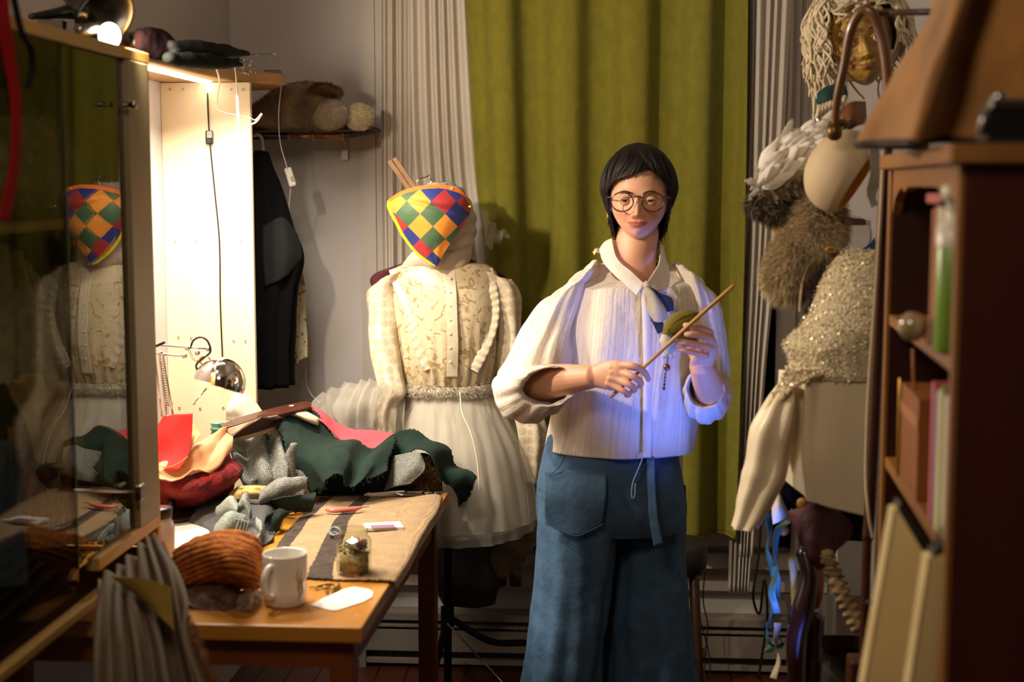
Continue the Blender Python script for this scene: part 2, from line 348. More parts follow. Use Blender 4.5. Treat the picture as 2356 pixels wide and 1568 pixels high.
# ---------------- shelf, panel and what stands there -----------------
m_ply = mat('birch_ply', '#e6d3b0', .5, var=.05, vs=3, stretch=(1, 1, .08), wave=(2, 'X', 3))
m_pine = mat('pine', '#c09050', .5, var=.12, vs=4, stretch=(1, .1, 1))
PY = 3.875; ZS = WY(480, 190, PY).z
x0, x1 = WY(379, 500, PY).x, WY(583, 500, PY).x
t = thing('plywood_panel', 'tall pale plywood upright screwed under the shelf behind the desk', 'panel', ((x0+x1)/2, PY, .70))
zt = ZS
pan = mk('board', *bx3(x0, x1, PY-.009, PY+.009, .60, zt), m_ply, t, False); bev(pan, .0015, 1)
m_steel = mat('steel', '#9a9590', .25, 1); m_screw = mat('screw_brass', '#6b5028', .35, .8); sc0 = None
for (px, py) in [(392, 205), (422, 205), (533, 206), (560, 206), (404, 556), (453, 556), (507, 556), (556, 557), (411, 776), (440, 778), (538, 784), (565, 785), (413, 938), (461, 940), (514, 938)]:
    q = WY(px, py, PY-.0095)
    if sc0 is None: sc0 = mk('screw', *lathe([(0, -.0015), (.0026, -.0015), (.0034, .0008), (.0034, .0012)], 10, q, rotm('X', PI/2)), m_screw, t, False); q0 = q
    else: c = sc0.copy(); COL.objects.link(c); c.location += q-q0
# live-edge shelf board
tip = WY(657, 195, 4.02); xf = WY(338, 150, 3.25).x
xs = -1.052
out = [(XL+.002, 3.004), (xs, 3.004), (xs, 3.2), (xs+.01, 3.6), (xs+.03, 3.86), (tip.x-.01, tip.y-.035), (tip.x, tip.y), (tip.x-.015, tip.y+.03), (-1.0, 4.2), (XL+.002, 4.3)]
t = thing('shelf_board', 'thick pale wooden shelf board on the left wall with a tongue-shaped end', 'shelf', (-1.14, 3.3, ZS))
o = mk('board', *prism(out, ZS+.001, ZS+.034), mat('shelf_pine', '#b98d55', .5, var=.15, vs=4, stretch=(1, .12, 1)), t, False); bev(o, .006, 3)
m_led = mat('led_lit', '#fff0d8', .5, emit=14)
t2 = mk('led_strip', *join([bx3(xs-.05, xs-.035, 3.03+i*.17, 3.03+i*.17+.15, ZS-.006, ZS) for i in range(5)]), m_led, t, False)
# maroon pouch with folded umbrellas and rods
zt = ZS+.035
m_mar = mat('maroon_cloth', '#1a0607', .95, spec=.1, var=.2, bump=.3, bs=40); m_blk = mat('black_cloth', '#070708', .85, spec=.2, var=.1, bump=.2, bs=60); m_dgr = mat('dark_green_nylon', '#080c09', .9, spec=.15, var=.2, bump=.3, bs=30)
def pv(px, py, y): return WY(px, py, y)
V, Fc = loft([(pv(322, 100, 3.02), AZ, AY, .03, .05), (pv(345, 100, 3.05), AZ, AY, .033, .06), (pv(375, 102, 3.1), AZ, AY, .032, .055), (pv(402, 110, 3.15), AZ, AY, .020, .03)], 40, 30, noise=(40, .004), capS=True, capE=True)
tag(mk('fabric_pouch', V, Fc, m_mar), 'dark maroon fabric pouch lying on the shelf board beside the black lamp', 'pouch')
def umb(a, b, r, m, lab, tipc='#c9b48c'):
    t = thing('folded_umbrella', lab, 'umbrella', a.lerp(b, .5)+Vector((0, 0, -r)), 'folded umbrellas on the shelf board')
    V, Fc = tube([a, a.lerp(b, .3), a.lerp(b, .7), b], [r*.6, r, r*.85, r*.25], 16, 24); V = V+np.stack([wr(V, 70, 3)]*3, 1)*.0022
    mk('canopy', V, Fc, m, t); d = (b-a).normalized(); mk('shaft', *tube([b-d*.02, b+d*.05], .0022, 8), m_steel, t)
    mk('tip', *tube([b+d*.05, b+d*.062], .003, 8), mat('pale_tip', tipc, .4), t)
umb(pv(392, 104, 3.10), pv(572, 124, 3.62), .019, m_blk, 'black folded umbrella uppermost on the shelf board')
umb(pv(385, 133, 3.05), pv(556, 148, 3.52), .019, m_dgr, 'dark green folded umbrella lowest on the shelf board')
umb(pv(398, 118, 3.10), pv(548, 136, 3.66), .019, m_dgr, 'slim dark green folded umbrella between the two others on the shelf board')
tag(mk('pale_batten', *tube([pv(400, 96, 3.2), pv(528, 104, 3.6)], .009, 4, flat=.35), mat('pale_slat', '#c7b283', .6)), 'pale flat slat lying on top of the folded umbrellas', 'batten')
rds = [((520, 120), (629, 124)), ((500, 139), (575, 141)), ((505, 152), (578, 155))]
for i, (a, b) in enumerate(rds):
    r = thing('thin_rod', ['thin dark rod sticking out furthest from the umbrellas', 'thin short rod just under the umbrella tips', 'thin pale rod lying directly on the shelf board'][i], 'rod', pv(*a, 3.6))
    A, B = pv(*a, 3.45), pv(*b, 3.80); mk('shaft', *tube([A, B], .0016, 8), m_steel if i < 2 else m_white, r); mk('tip', *tube([B, B+(B-A)*.06], .0028, 8), m_white, r)
r = random.Random(4); pts = [pv(575+r.uniform(-22, 14), 160+r.uniform(-12, 14), 3.66+r.uniform(-.03, .03)) for _ in range(26)]
tag(mk('wire_coil', *tube(pts, .0011, 6, 160), m_steel), 'small tangle of thin steel wire hanging at the shelf edge', 'wire')
# cables
m_cabw = mat('white_cable', '#d8d2c6', .45, var=.02); m_cabb = mat('black_cable', '#16130f', .45, var=.02)
t = thing('extension_lead', 'thin black cord with an inline switch hanging down the plywood panel', 'cord', pv(490, 560, PY-.02))
yk = PY-.02
mk('wire', *tube([pv(476, 150, xs and 3.62), pv(477, 185, yk), pv(478, 240, yk), pv(481, 300, yk), pv(486, 360, yk), pv(495, 450, yk), pv(505, 560, yk-.004), pv(507, 700, yk), pv(512, 825, yk), pv(514, 880, yk)], .0021, 8, 90), m_cabb, t)
sw = mk('switch', *boxg(pv(482, 316, yk), (.020, .014, .038)), mat('black_plastic', '#121212', .35), t, False); bev(sw, .004)
mk('switch_plate', *boxg(pv(482, 309, yk-.008), (.014, .004, .018)), mat('grey_plastic', '#9b9a92', .4), sw, False)
t = thing('extension_lead', 'thin white cord with a white inline switch hanging below the shelf tip', 'cord', pv(660, 500, 4.3))
mk('wire', *tube([pv(648, 190, 4.1), pv(645, 215, 4.1), pv(641, 270, 4.12), pv(645, 330, 4.16), pv(660, 385, 4.2), pv(668, 430, 4.22), pv(665, 480, 4.26), pv(672, 540, 4.3), pv(690, 640, 4.4), pv(702, 760, 4.45), pv(704, 870, 4.48), pv(715, 905, 4.4), pv(735, 925, 4.2)], .0016, 8, 120), m_cabw, t)
R_ = rotm('Y', -.28); sw = mk('switch', *boxg(pv(668, 407, 4.21), (.022, .016, .058), R_), m_cabw, t, False); bev(sw, .005)
mk('rocker', *boxg(pv(672, 411, 4.20), (.007, .004, .014), R_), mat('grey_plastic'), sw, False)
tag(mk('plastic_strap', *tube([pv(498, 158, 3.60), pv(505, 185, 3.62), pv(500, 225, 3.7), pv(503, 252, 3.75), pv(530, 262, 3.76), pv(572, 270, 3.74), pv(588, 276, 3.66), pv(602, 262, 3.62), pv(590, 280, 3.66), pv(572, 288, 3.7)], .0028, 6, 90, flat=.4), m_cabw), 'bent white plastic strap dangling from the shelf board before the panel', 'strap')
tag(mk('dangling_lead', *tube([pv(540, 152, 3.64), pv(545, 200, 3.7), pv(546, 240, 3.72), pv(549, 290, 3.74), pv(557, 330, 3.76), pv(561, 352, 3.76)], [.0015, .0015, .004, .004, .0015, .0015, .001], 8, 80), m_cabw), 'thin white cord with a metal end dangling at the right of the panel', 'cord')
# socket on the back wall
t = thing('wall_socket', 'small white wall socket above the shelf tip', 'socket', WY(625, 190, YB))
q = WY(627, 177, YB-.012); o = mk('plate', *boxg(q, (.055, .022, .045)), mat('old_white_plastic', '#8e867c', .4), t, False); bev(o, .004)
mk('face', *boxg(q+Vector((0, -.012, 0)), (.035, .004, .03)), mat('old_white_plastic'), t, False)

# ---------------- wall shelf with fur animal -----------------
ys = YB-.28
zs = WY(700, 300, ys).z
t = thing('wall_shelf', 'dark wooden wall shelf with a turned bamboo-like front rail', 'shelf', (WY(700, 300, ys).x, ys, zs))
m_dk = mat('dark_wood', '#3a2210', .4, var=.25, vs=6, stretch=(.15, 1, 1), bump=.1); m_bam = mat('bamboo', '#8a5a26', .3, var=.3, vs=20, coat=.3)
xa, xb = WY(560, 300, ys).x, WY(852, 300, ys).x
pl = [(xa-.1, ys), (xb-.05, ys), (xb-.01, ys+.03), (xb, ys+.08), (xb-.01, YB-.01), (xa-.1, YB-.01)]
o = mk('board', *prism(pl, zs, zs+.014), m_dk, t, False); bev(o, .003)
zr = WY(700, 313, ys).z
xr = [xa-.05, WY(665, 310, ys).x, WY(720, 310, ys).x, WY(788, 310, ys).x]
mk('rail', *tube([(xr[0], ys, zr), (xr[1], ys, zr)], .011, 14), m_dk, t)
mk('rail', *tube([(xr[1], ys, zr), (xr[2], ys, zr)], .009, 14), m_bam, t)
mk('rail', *tube([(xr[2], ys, zr), (xr[3], ys, zr)], .0105, 14), m_bam, t)
for x in xr[1:]: mk('knuckle', *lathe([(.008, -.006), (.0135, -.004), (.0145, 0), (.0135, .004), (.008, .006)], 16, (x, ys, zr), rotm('Y', PI/2)), m_bam, t)
mk('end_curl', *tube([(xr[3], ys, zr), (xr[3]+.03, ys+.01, zr+.004), (xb-.01, ys+.05, zr+.012), (xb+.01, ys+.1, zr+.018)], [.011, .01, .008, .008], 12, 20), m_dk, t)
q = WY(793, 345, YB-.02); mk('bracket', *join([boxg(q, (.02, .006, .062)), boxg(Vector((q.x, YB-.14, zs-.004)), (.02, .26, .005))]), mat('zinc', '#a8a39a', .4, .6), t, False)
for dz in (.018, -.02): mk('screw', *lathe([(0, -.003), (.004, -.002), (.005, 0)], 10, q+Vector((0, -.003, dz)), rotm('X', PI/2)), m_steel, t)
# plush fur animal
m_furb = mat('brown_fur', '#8c6f4a', .9, var=.35, vs=14, sheen=.5, col2='#4c3820'); m_furg = mat('grey_fur', '#c0b094', .9, var=.2, vs=20, sheen=.5)
D0 = 4.33
t = thing('plush_animal', 'brown and grey plush fur animal lying on the wall shelf', 'plush toy', W(690, 296, D0))
c = W
V, Fc = loft([(c(560, 275, D0), AZ, AY, .02, .04), (c(600, 262, D0), AZ, AY, .036, .06), (c(650, 250, D0), AZ, AY, .058, .075), (c(700, 243, D0), AZ, AY, .064, .085), (c(745, 246, D0), AZ, AY, .060, .085), (c(775, 262, D0), AZ, AY, .042, .06), (c(797, 268, D0), AZ, AY, .018, .03)], 48, 40, noise=(30, .008), capS=True, capE=True)
mk('body', V, Fc, m_furb, t); fur('fur', V, Fc, 9000, .012, m_furb, t, lay=(-.5, 0, -.4), layw=.5, seed=2)
V, Fc = ell(c(757, 262, D0-.05), (.055, .05, .042), noise=(4, .05)); mk('muzzle', V, Fc, m_furg, t); fur('muzzle_fur', V, Fc, 4500, .010, m_furg, t, seed=5)
V, Fc = loft([(c(703, 222, D0-.04), AZ, AY, .012, .03), (c(725, 210, D0-.05), AZ, AY, .018, .04), (c(755, 208, D0-.05), AZ, AY, .017, .035), (c(785, 212, D0-.05), AZ, AY, .009, .02)], 30, 24, noise=(60, .004), capS=True, capE=True)
m_furr = mat('russet_fur', '#6a4424', .9, var=.3, vs=30); mk('ear', V, Fc, m_furr, t); fur('ear_fur', V, Fc, 2500, .012, m_furr, t, seed=6)
V, Fc = ell(c(826, 269, D0-.02), (.036, .035, .034), noise=(6, .08))
t = thing('pompom', 'cream fluffy pompom at the right end of the wall shelf', 'pompom', W(826, 296, D0-.02)); m_furc = mat('cream_fur', '#d8c9a4', .9, var=.15, vs=30)
mk('core', V, Fc, m_furc, t); fur('pile', V, Fc, 5000, .011, m_furc, t, seed=7, layw=.1)

# ---------------- black dress on its hanger, floral cloth -----------------
D1 = 4.28
t = thing('black_dress', 'black dress hanging from the wall shelf beside the plywood panel', 'dress', W(640, 886, D1))
m_bd = mat('black_wool', '#040506', .95, var=.15, vs=12, spec=.2, bump=.1, bs=60); m_teal = mat('dark_teal', '#040a09', .85, var=.15)
rg = []
for (y, xl, xr_, d) in [(350, 592, 612, .02), (385, 582, 620, .05), (440, 570, 642, .07), (520, 562, 668, .08), (590, 560, 690, .09), (660, 560, 676, .09), (760, 558, 668, .09), (886, 556, 666, .09)]:
    a, b = W(xl, y, D1), W(xr_, y, D1); rg.append(((a+b)/2, AX, AY, (b-a).length/2, d))
V, Fc = loft(rg, 80, 70, noise=(9, .010), foldf=lambda T, V: .010*np.sin(2*PI*9*T)*V, capS=True, capE=True)
mk('body', V, Fc, m_bd, t)
mk('collar', *tube([W(598, 352, D1-.01), W(604, 368, D1-.01), W(612, 392, D1-.02)], [.012, .016, .008], 10, 14), m_bd, t)
o = sheet('cape_flap', [[W(605, 520, D1-.09), W(650, 500, D1-.09), W(684, 540, D1-.05)], [W(605, 590, D1-.10), W(660, 575, D1-.10), W(695, 588, D1-.04)], [W(610, 660, D1-.10), W(650, 640, D1-.10), W(676, 612, D1-.06)]], m_teal, t, 24, 24, th=.003, noise=(20, .004))
tag(mk('beaded_hanger', *join([tube([W(604, 352, D1), W(605, 338, D1), W(602, 318, D1), W(594, 310, D1), W(584, 312, D1)], .0035, 10, 40)]+[ell(q, (.0055,)*3, nu=10, nv=8) for q in cr([tuple(W(604, 350, D1)), tuple(W(605, 338, D1)), tuple(W(602, 318, D1)), tuple(W(594, 310, D1)), tuple(W(584, 312, D1))], 15)]), mat('twisted_cord', '#a59f95', .6)), 'pale beaded hanger hook above the black dress', 'hanger')
def flm(name, base, flower, sc=45, th=.56, rough=.7):
    m = mat(name, base, rough, var=.05, bump=.2, bs=60); N = m.node_tree.nodes; L = m.node_tree.links; b = N['Principled BSDF']
    src = b.inputs['Base Color'].links[0].from_socket; v = N.new('ShaderNodeTexNoise'); v.inputs['Scale'].default_value = sc; v.inputs['Detail'].default_value = 3; v.inputs['Distortion'].default_value = 1.5
    tc = N.new('ShaderNodeTexCoord'); L.new(tc.outputs['Object'], v.inputs['Vector']); cr_ = N.new('ShaderNodeMapRange'); cr_.inputs[1].default_value = th; cr_.inputs[2].default_value = th+.03; L.new(v.outputs['Fac'], cr_.inputs[0])
    mx = N.new('ShaderNodeMix'); mx.data_type = 'RGBA'; L.new(cr_.outputs[0], mx.inputs[0]); L.new(src, mx.inputs[6]); mx.inputs[7].default_value = hx(flower); L.new(mx.outputs[2], b.inputs['Base Color']); return m
t_ = sheet('floral_cloth', [[W(655, 600, 4.44), W(675, 590, 4.42), W(692, 600, 4.42)], [W(655, 680, 4.44), W(680, 680, 4.40), W(698, 680, 4.43)], [W(655, 760, 4.44), W(682, 760, 4.40), W(703, 760, 4.43)], [W(655, 825, 4.44), W(682, 838, 4.40), W(706, 815, 4.43)]], flm('floral_print', '#c9bd9c', '#8a5a3a', 40), None, 30, 50, folds=[(1.5, .012, 0, .3)], th=.004, noise=(20, .004))
tag(t_, 'floral printed cloth hanging behind the black dress', 'cloth')
# ---------------- display case -----------------
CX = -.977; CY0, CY1 = 1.95, 2.99
ztop = WX(335, 122, CX).z; m_case = mat('case_wood', '#a8823f', .45, var=.12, vs=5, stretch=(1, .15, 1)); m_case2 = mat('case_post', '#7d6f52', .4, var=.08, vs=5)
t = thing('display_case', 'glass fronted wooden display case on the left wall, nearest the camera', 'cabinet', (CX-.12, 2.5, .79))
def part(n, x0, x1, y0, y1, z0, z1, m, b=.002):
    o = mk(n, *bx3(x0, x1, y0, y1, z0, z1), m, t, False)
    if b: bev(o, b, 1)
    return o
ypost = WX(300, 600, CX).y
part('top_board', XL+.003, CX+.004, CY0, CY1, ztop-.022, ztop, m_case)
part('end_panel', XL+.003, CX+.002, CY1-.018, CY1, .80, ztop-.022, m_case)
part('door_post', CX-.022, CX+.006, ypost, CY1-.019, .872, ztop-.024, m_case2)
yg = WX(166, 600, CX).y
pane = mk('glass_door', *bx3(CX-.012, CX-.006, yg, ypost+.004, .872, ztop-.026), glassmat('case_glass', '#cfd0c4', 1.1), t, False)
mk('glass_edge', *bx3(CX-.013, CX-.005, yg-.003, yg-.0005, .872, ztop-.026), mat('glass_edge_green', '#26331f', .3), t, False)
mk('glass_door', *bx3(CX-.012, CX-.006, CY0, yg-.0035, .83, ztop-.026), glassmat('case_glass_dull', '#dcdcd2', .45), t, False)
part('door_rail', CX-.022, CX+.006, WX(222, 1310, CX).y, CY1-.019, .846, .872, m_case)
part('base_rail', CX-.016, CX+.006, CY0, WX(230, 1375, CX).y, .785, .803, m_case)
part('base_board', XL+.003, CX-.017, CY0, CY1-.019, .785, .800, m_dk)
part('inner_shelf', XL+.003, CX-.036, CY0, ypost-.05, 1.497, 1.515, m_case)
part('back_panel', XL+.003, XL+.010, CY0, CY1-.019, .80, ztop-.024, mat('case_back', '#241a12', .6))
q = WX(300, 241, CX+.02); mk('knob', *lathe([(0, .014), (.007, .013), (.009, .008), (.006, .002), (.004, -.004), (.006, -.014)], 20, q, rotm('Y', PI/2)), m_steel, t)
q = WX(322, 1131, CX+.012); o = mk('hinge_block', *boxg(q, (.014, .03, .034)), m_steel, t, False); bev(o)
mk('hinge_rod', *tube([WX(322, 1131, CX+.010), WX(172, 1128, CX+.010)], .0022, 8), m_steel, t)
# things kept inside the case
def ch(px, py, x=-1.10): return WX(px, py, x)
def hang(name, lab, cat, rows, m, th=.006, nz=(14, .012), folds=((5, .012, 0, .2),), x=-1.10, nu=50, nv=60, par=None):
    o = sheet(name, [[ch(a, b, x) for a, b in r] for r in rows], m, par, nu=nu, nv=nv, folds=folds, noise=nz, th=th)
    if par is None: tag(o, lab, cat)
    return o
hang('folded_garment', 'pale grey sparkling garment behind the glass of the case, at the far left', 'garment', [[(-60, 560), (20, 570), (80, 640)], [(-60, 750), (60, 720), (140, 800)], [(-60, 900), (60, 880), (190, 960)]], mat('grey_lame', '#c4beb4', .5, var=.2, vs=30, bump=.4, bs=80))
hang('beige_cloth', 'beige cloth bunched behind the glass below the grey garment', 'cloth', [[(20, 880), (90, 860), (190, 930)], [(60, 960), (130, 960), (200, 1000)], [(90, 1060), (140, 1090), (180, 1110)]], mat('beige_cotton', '#e2c698', .8, var=.1), x=-1.085)
hang('wicker_panel', 'woven wicker basket side in the lower part of the case', 'basket', [[(20, 980), (90, 980), (160, 1010)], [(30, 1120), (100, 1130), (165, 1140)], [(50, 1260), (110, 1260), (168, 1250)]], mat('wicker', '#d08a44', .6, var=.3, vs=60, bump=.8, bs=110, weave=.8, ws=60), nz=None, folds=(), x=-1.12)
hang('blue_cloth', 'dull blue cloth hanging in the bottom left of the case', 'cloth', [[(-60, 1000), (0, 1010), (45, 1040)], [(-60, 1180), (0, 1180), (62, 1200)], [(-60, 1350), (0, 1350), (55, 1345)]], mat('dull_blue', '#4a5c80', .8), x=-1.06)
t = thing('fur_stole', 'brown shaggy fur stole on the upper shelf of the case', 'stole', ch(60, 500))
V, Fc = loft([(ch(-60, 400), AZ, Vector((1, 0, 0)), .06, .05), (ch(20, 380), AZ, Vector((1, 0, 0)), .09, .06), (ch(110, 400), AZ, Vector((1, 0, 0)), .08, .06), (ch(190, 440), AZ, Vector((1, 0, 0)), .04, .04)], 40, 30, noise=(25, .015), capS=True, capE=True)
m_fs = mat('stole_fur', '#b09a7c', .9, var=.3, vs=20); mk('body', V, Fc, m_fs, t); fur('fur', V, Fc, 5000, .03, m_fs, t, seed=12)
hang('dark_garment', 'dark brown garment hanging from the top of the case', 'garment', [[(-60, 130), (40, 140), (150, 170)], [(-60, 230), (40, 240), (150, 260)], [(-60, 290), (50, 310), (140, 300)]], mat('dark_brown_cloth', '#2a1a12', .8, bump=.4, bs=30), x=-1.12)
hang('brown_bundle', 'dark brown bundled cloth in the middle of the case', 'cloth', [[(40, 560), (90, 560), (130, 590)], [(60, 640), (110, 650), (170, 700)], [(110, 720), (160, 740), (200, 760)]], mat('dark_brown_cloth'), x=-1.14)
# ribbons before the case
t = thing('red_ribbon', 'wide red ribbon hanging over the near top edge of the case', 'ribbon', WX(20, 500, -.95))
sheet('cloth', [[WX(a, y, -.955), WX(b, y, -.955)] for a, b, y in [(-14, 12, -60), (-8, 20, 30), (10, 36, 120), (26, 48, 220), (28, 52, 300), (18, 48, 400), (-8, 30, 508)]], mat('red_satin', '#700606', .8, spec=.1, var=.1), t, 12, 60, th=.002, folds=[(.7, .004, 0, .5)])
tag(mk('black_strap', *tube([WX(28, -20, -.955), WX(50, 75, -.955), WX(70, 110, -.958), WX(74, 160, -.962), WX(64, 200, -.962)], .006, 8, 40, flat=.4), m_blk), 'black strap hanging beside the red ribbon', 'strap')
# black lamp on the case
t = thing('clip_spot_lamp', 'black cone shaded lamp with a glowing bulb on top of the display case', 'lamp', WX(200, 90, -1.06))
bp = W(238, 78, 2.930); dn = (-AZ*.50+AX*.62-AY*.42).normalized()
Rl = np.array(Vector((0, 0, 1)).rotation_difference(dn).to_matrix())
m_shade = mat('black_enamel', '#08080a', .3, var=.02, coat=.3)
ap = W(215, 20, 2.990)
mk('shade', *lathe([(.012, -.075), (.030, -.07), (.036, -.04), (.048, 0), (.068, .04), (.070, .041), (.066, .04), (.046, 0), (.034, -.04), (.02, -.065)], 40, ap, Rl), m_shade, t)
mk('bulb', *ell(W(252, 82, 2.935), (.022, .022, .026)), mat('bulb_glow', '#fff1dc', .3, emit=9), t)
mk('socket', *tube([W(232, 60, 2.960), W(180, 68, 2.910)], [.010, .016, .016, .012], 16, 12), m_steel, t)
mk('arm', *tube([W(190, 25, 3.010), W(130, 32, 2.970), W(70, 38, 2.930)], [.022, .012, .006], 12, 14), m_shade, t)
mk('clamp', *join([boxg(W(120, 55, 2.950), (.05, .03, .012)), boxg(W(140, 72, 2.930), (.015, .02, .04))]), m_steel, t, False)
tag(mk('metal_can', *lathe([(.028, 0), (.030, .004), (.030, .030), (.027, .033), (0, .033)], 30, WX(314, 112, -1.03)), m_steel), 'small round metal tin on the far end of the case top', 'tin')

# ---------------- the desk -----------------
TZ = .75; nr = WZ(832, 1443, TZ); fr = WZ(1032, 1132, TZ)
print('table', nr, fr)
xr1 = (nr.x+fr.x)/2; ty0, ty1 = nr.y, fr.y
m_desk = mat('desk_wood', '#c4842c', .32, var=.14, vs=4, stretch=(1, .12, 1), coat=.25); m_leg = mat('desk_leg_wood', '#7d4014', .35, var=.15, vs=5, coat=.2)
t = thing('work_table', 'orange varnished wooden work table covered with cloth scraps', 'table', ((XL+xr1)/2, (ty0+ty1)/2, 0))
o = mk('tabletop', *prism([(XL+.01, ty0), (nr.x, ty0), (fr.x, ty1), (XL+.01, ty1)], TZ-.032, TZ), m_desk, t, False); bev(o, .004, 2)
mk('apron', *prism([(nr.x-.055, ty0+.06), (nr.x-.035, ty0+.06), (fr.x-.035, ty1-.06), (fr.x-.055, ty1-.06)], TZ-.11, TZ-.033), m_leg, t, False)
mk('apron', *bx3(XL+.08, nr.x-.06, ty0+.03, ty0+.05, TZ-.09, TZ-.033), m_leg, t, False)
for x, y in [(nr.x-.045, ty0+.055), (fr.x-.05, ty1-.06), (XL+.07, ty0+.055), (XL+.07, ty1-.06)]:
    o = mk('leg', *bx3(x-.024, x+.024, y-.024, y+.024, 0, TZ-.033), m_leg, t, False); bev(o, .003, 1)

# striped burlap
m_bur = mat('burlap', '#a68a66', .95, var=.1, vs=30, bump=.4, bs=200, weave=.5, ws=140); m_str = mat('burlap_stripe', '#4a3a2e', .95, var=.3, vs=50, bump=.5, bs=180, weave=.5, ws=140)
TZc = TZ+.004
rows = [[(738, 1143), (765, 1143), (828, 1143), (856, 1141), (935, 1141), (1010, 1142)],
        [(706, 1172), (738, 1172), (795, 1172), (826, 1172), (915, 1170), (1000, 1172)],
        [(672, 1206), (700, 1206), (758, 1206), (793, 1206), (888, 1205), (975, 1206)],
        [(643, 1245), (670, 1245), (735, 1245), (778, 1247), (868, 1247), (950, 1250)],
        [(622, 1285), (650, 1285), (722, 1288), (772, 1290), (850, 1290), (924, 1296)],
        [(600, 1318), (640, 1320), (706, 1326), (768, 1330), (838, 1332), (900, 1334)]]
ct = []
for r in rows:
    l = [WZ(a, b, TZc+.002) for a, b in r]; e = l[-1]
    l[-1] = e+Vector((0, 0, .004)); ct.append(l+[Vector((max(e.x, nr.x)+.012, e.y+.004, TZ-.012))])
def bmi(U, V):
    u = U[:-1, :-1]*6+.12*np.sin(V[:-1, :-1]*9); return (((u < 1) | ((u > 2.05) & (u < 3.02)))*1).ravel().astype(int)
tag(sheet('striped_burlap', ct, [m_bur, m_str], None, nu=150, nv=90, folds=[(2.2, .0022, 0, .4)], noise=(22, .0022), th=.003, off=1, fray=.5, mi=bmi), 'beige burlap cloth with two dark brown stripes spread over the table', 'cloth')

# mug
t0 = WZ(657, 1388, TZ); t = thing('mug', 'white ceramic mug with a faint yellow print near the front edge of the table', 'mug', t0); m_cer = mat('white_ceramic', '#e2ddd2', .12, var=.02, coat=.5)
sc = (t0-O).dot(AY)/F
r0 = 52*sc; hh = .104
mk('body', *lathe([(0, .001), (r0*.85, .001), (r0*.93, .005), (r0*.97, .03), (r0, .08), (r0*1.0, hh-.002), (r0*.985, hh), (r0*.94, hh-.002), (r0*.92, .03), (r0*.85, .012), (0, .009)], 64, t0), m_cer, t)
ha = math.radians(245)+YAW; hd = Vector((math.cos(ha), math.sin(ha), 0)); hp = [t0+hd*(r0*.9)+AZ*.082, t0+hd*(r0*1.25)+AZ*.086, t0+hd*(r0*1.6)+AZ*.070, t0+hd*(r0*1.6)+AZ*.045, t0+hd*(r0*1.3)+AZ*.028, t0+hd*(r0*.9)+AZ*.026]
mk('handle', *tube(hp, .0068, 14, 40, flat=1.0), m_cer, t)
def onmug(a, z, out=.0004):
    a = math.radians(a)+YAW; return t0+Vector((math.cos(a), math.sin(a), 0))*(r0*1.0+out)+AZ*z
m_yp = mat('yellow_print', '#b58a3a', .3)
g = [tube([onmug(a, z), onmug(a+3, z+.012), onmug(a-2, z+.026), onmug(a+4, z+.04)], [.0015, .003, .0025, .001], 6, 14, flat=.25) for a, z in [(-42, .015), (-36, .035), (-30, .02), (-47, .04)]]
mk('print', *join(g), m_yp, t)

# glass jar with bits
jl = WZ(815, 1318, TZ+.006); t = thing('glass_jar', 'open clear glass jar half full of brown bits standing on the burlap', 'jar', jl); s3 = (jl-O).dot(AY)/F; r1 = 41*s3
h1 = .098
mk('glass', *lathe([(0, .001), (r1*.9, .001), (r1, .006), (r1, h1*.72), (r1*.93, h1*.8), (r1*.78, h1*.85), (r1*.78, h1*.98), (r1*.82, h1), (r1*.76, h1), (r1*.75, h1*.97)], 56, jl), glassmat('jar_glass', '#eef2ea', 1.3, .02), t)
for i in range(2): mk('thread_ring', *lathe([(r1*.78, -.001), (r1*.82, 0), (r1*.78, .001)], 40, jl+AZ*(h1*(.90+.05*i))), glassmat('jar_glass'), t)
r = random.Random(2); gs = []; gs2 = []
for i in range(150):
    a = r.uniform(0, 6.28); q = r1*.82*math.sqrt(r.random()); z = .012+r.uniform(0, .045)
    gs.append(ell(jl+Vector((q*math.cos(a), q*math.sin(a), z)), (r.uniform(.002, .005), r.uniform(.002, .004), r.uniform(.001, .004)), rotm('X', r.uniform(0, 3)), 8, 6))
gs.append(lathe([(0, .006), (r1*.84, .007), (r1*.84, .045), (0, .050)], 24, jl))
mk('brown_bits', *join([(g[0], g[1] if isinstance(g[1], list) else g[1].tolist()) for g in gs]), mat('bits', '#a08a54', .6, var=.3, vs=120), t, kind='stuff')
V, Fc = ell(jl+Vector((.004, -.004, .065)), (r1*.6, r1*.55, .012), nu=30, nv=20, noise=(7, .35)); mk('foil', V, Fc, mat('foil', '#b9b3a8', .25, .9), t)
mk('pink_bit', *ell(jl+Vector((.018, -.012, .072)), (.005, .004, .006), nu=12, nv=8), mat('pink_plastic', '#c9506a', .4), t)
# white paper tag
m_pap = mat('white_paper', '#ddd6cc', .6, var=.01)
pts = [(714, 1392), (745, 1376), (795, 1354), (815, 1350), (848, 1355), (859, 1362), (856, 1374), (835, 1385), (775, 1404), (760, 1404)]
tag(mk('paper_tag', *slab([WZ(a, b, TZ+.0008) for a, b in pts], .0012, AZ), m_pap, smooth=False), 'white rounded paper lying beside the mug near the table corner', 'paper')
# seam ripper
t = thing('seam_ripper', 'pink handled seam ripper lying across the burlap', 'tool', WZ(790, 1172, TZ+.010)); zr_ = TZ+.016
mk('handle', *tube([WZ(750, 1172, zr_), WZ(765, 1174, zr_), WZ(795, 1172, zr_), WZ(820, 1169, zr_), WZ(830, 1167, zr_)], [.003, .006, .0065, .005, .0035], 12, 24), mat('salmon_plastic', '#e2705e', .35), t)
mk('blade', *tube([WZ(829, 1167, zr_), WZ(850, 1165, zr_)], [.0014, .0007], 8, 5), m_steel, t)
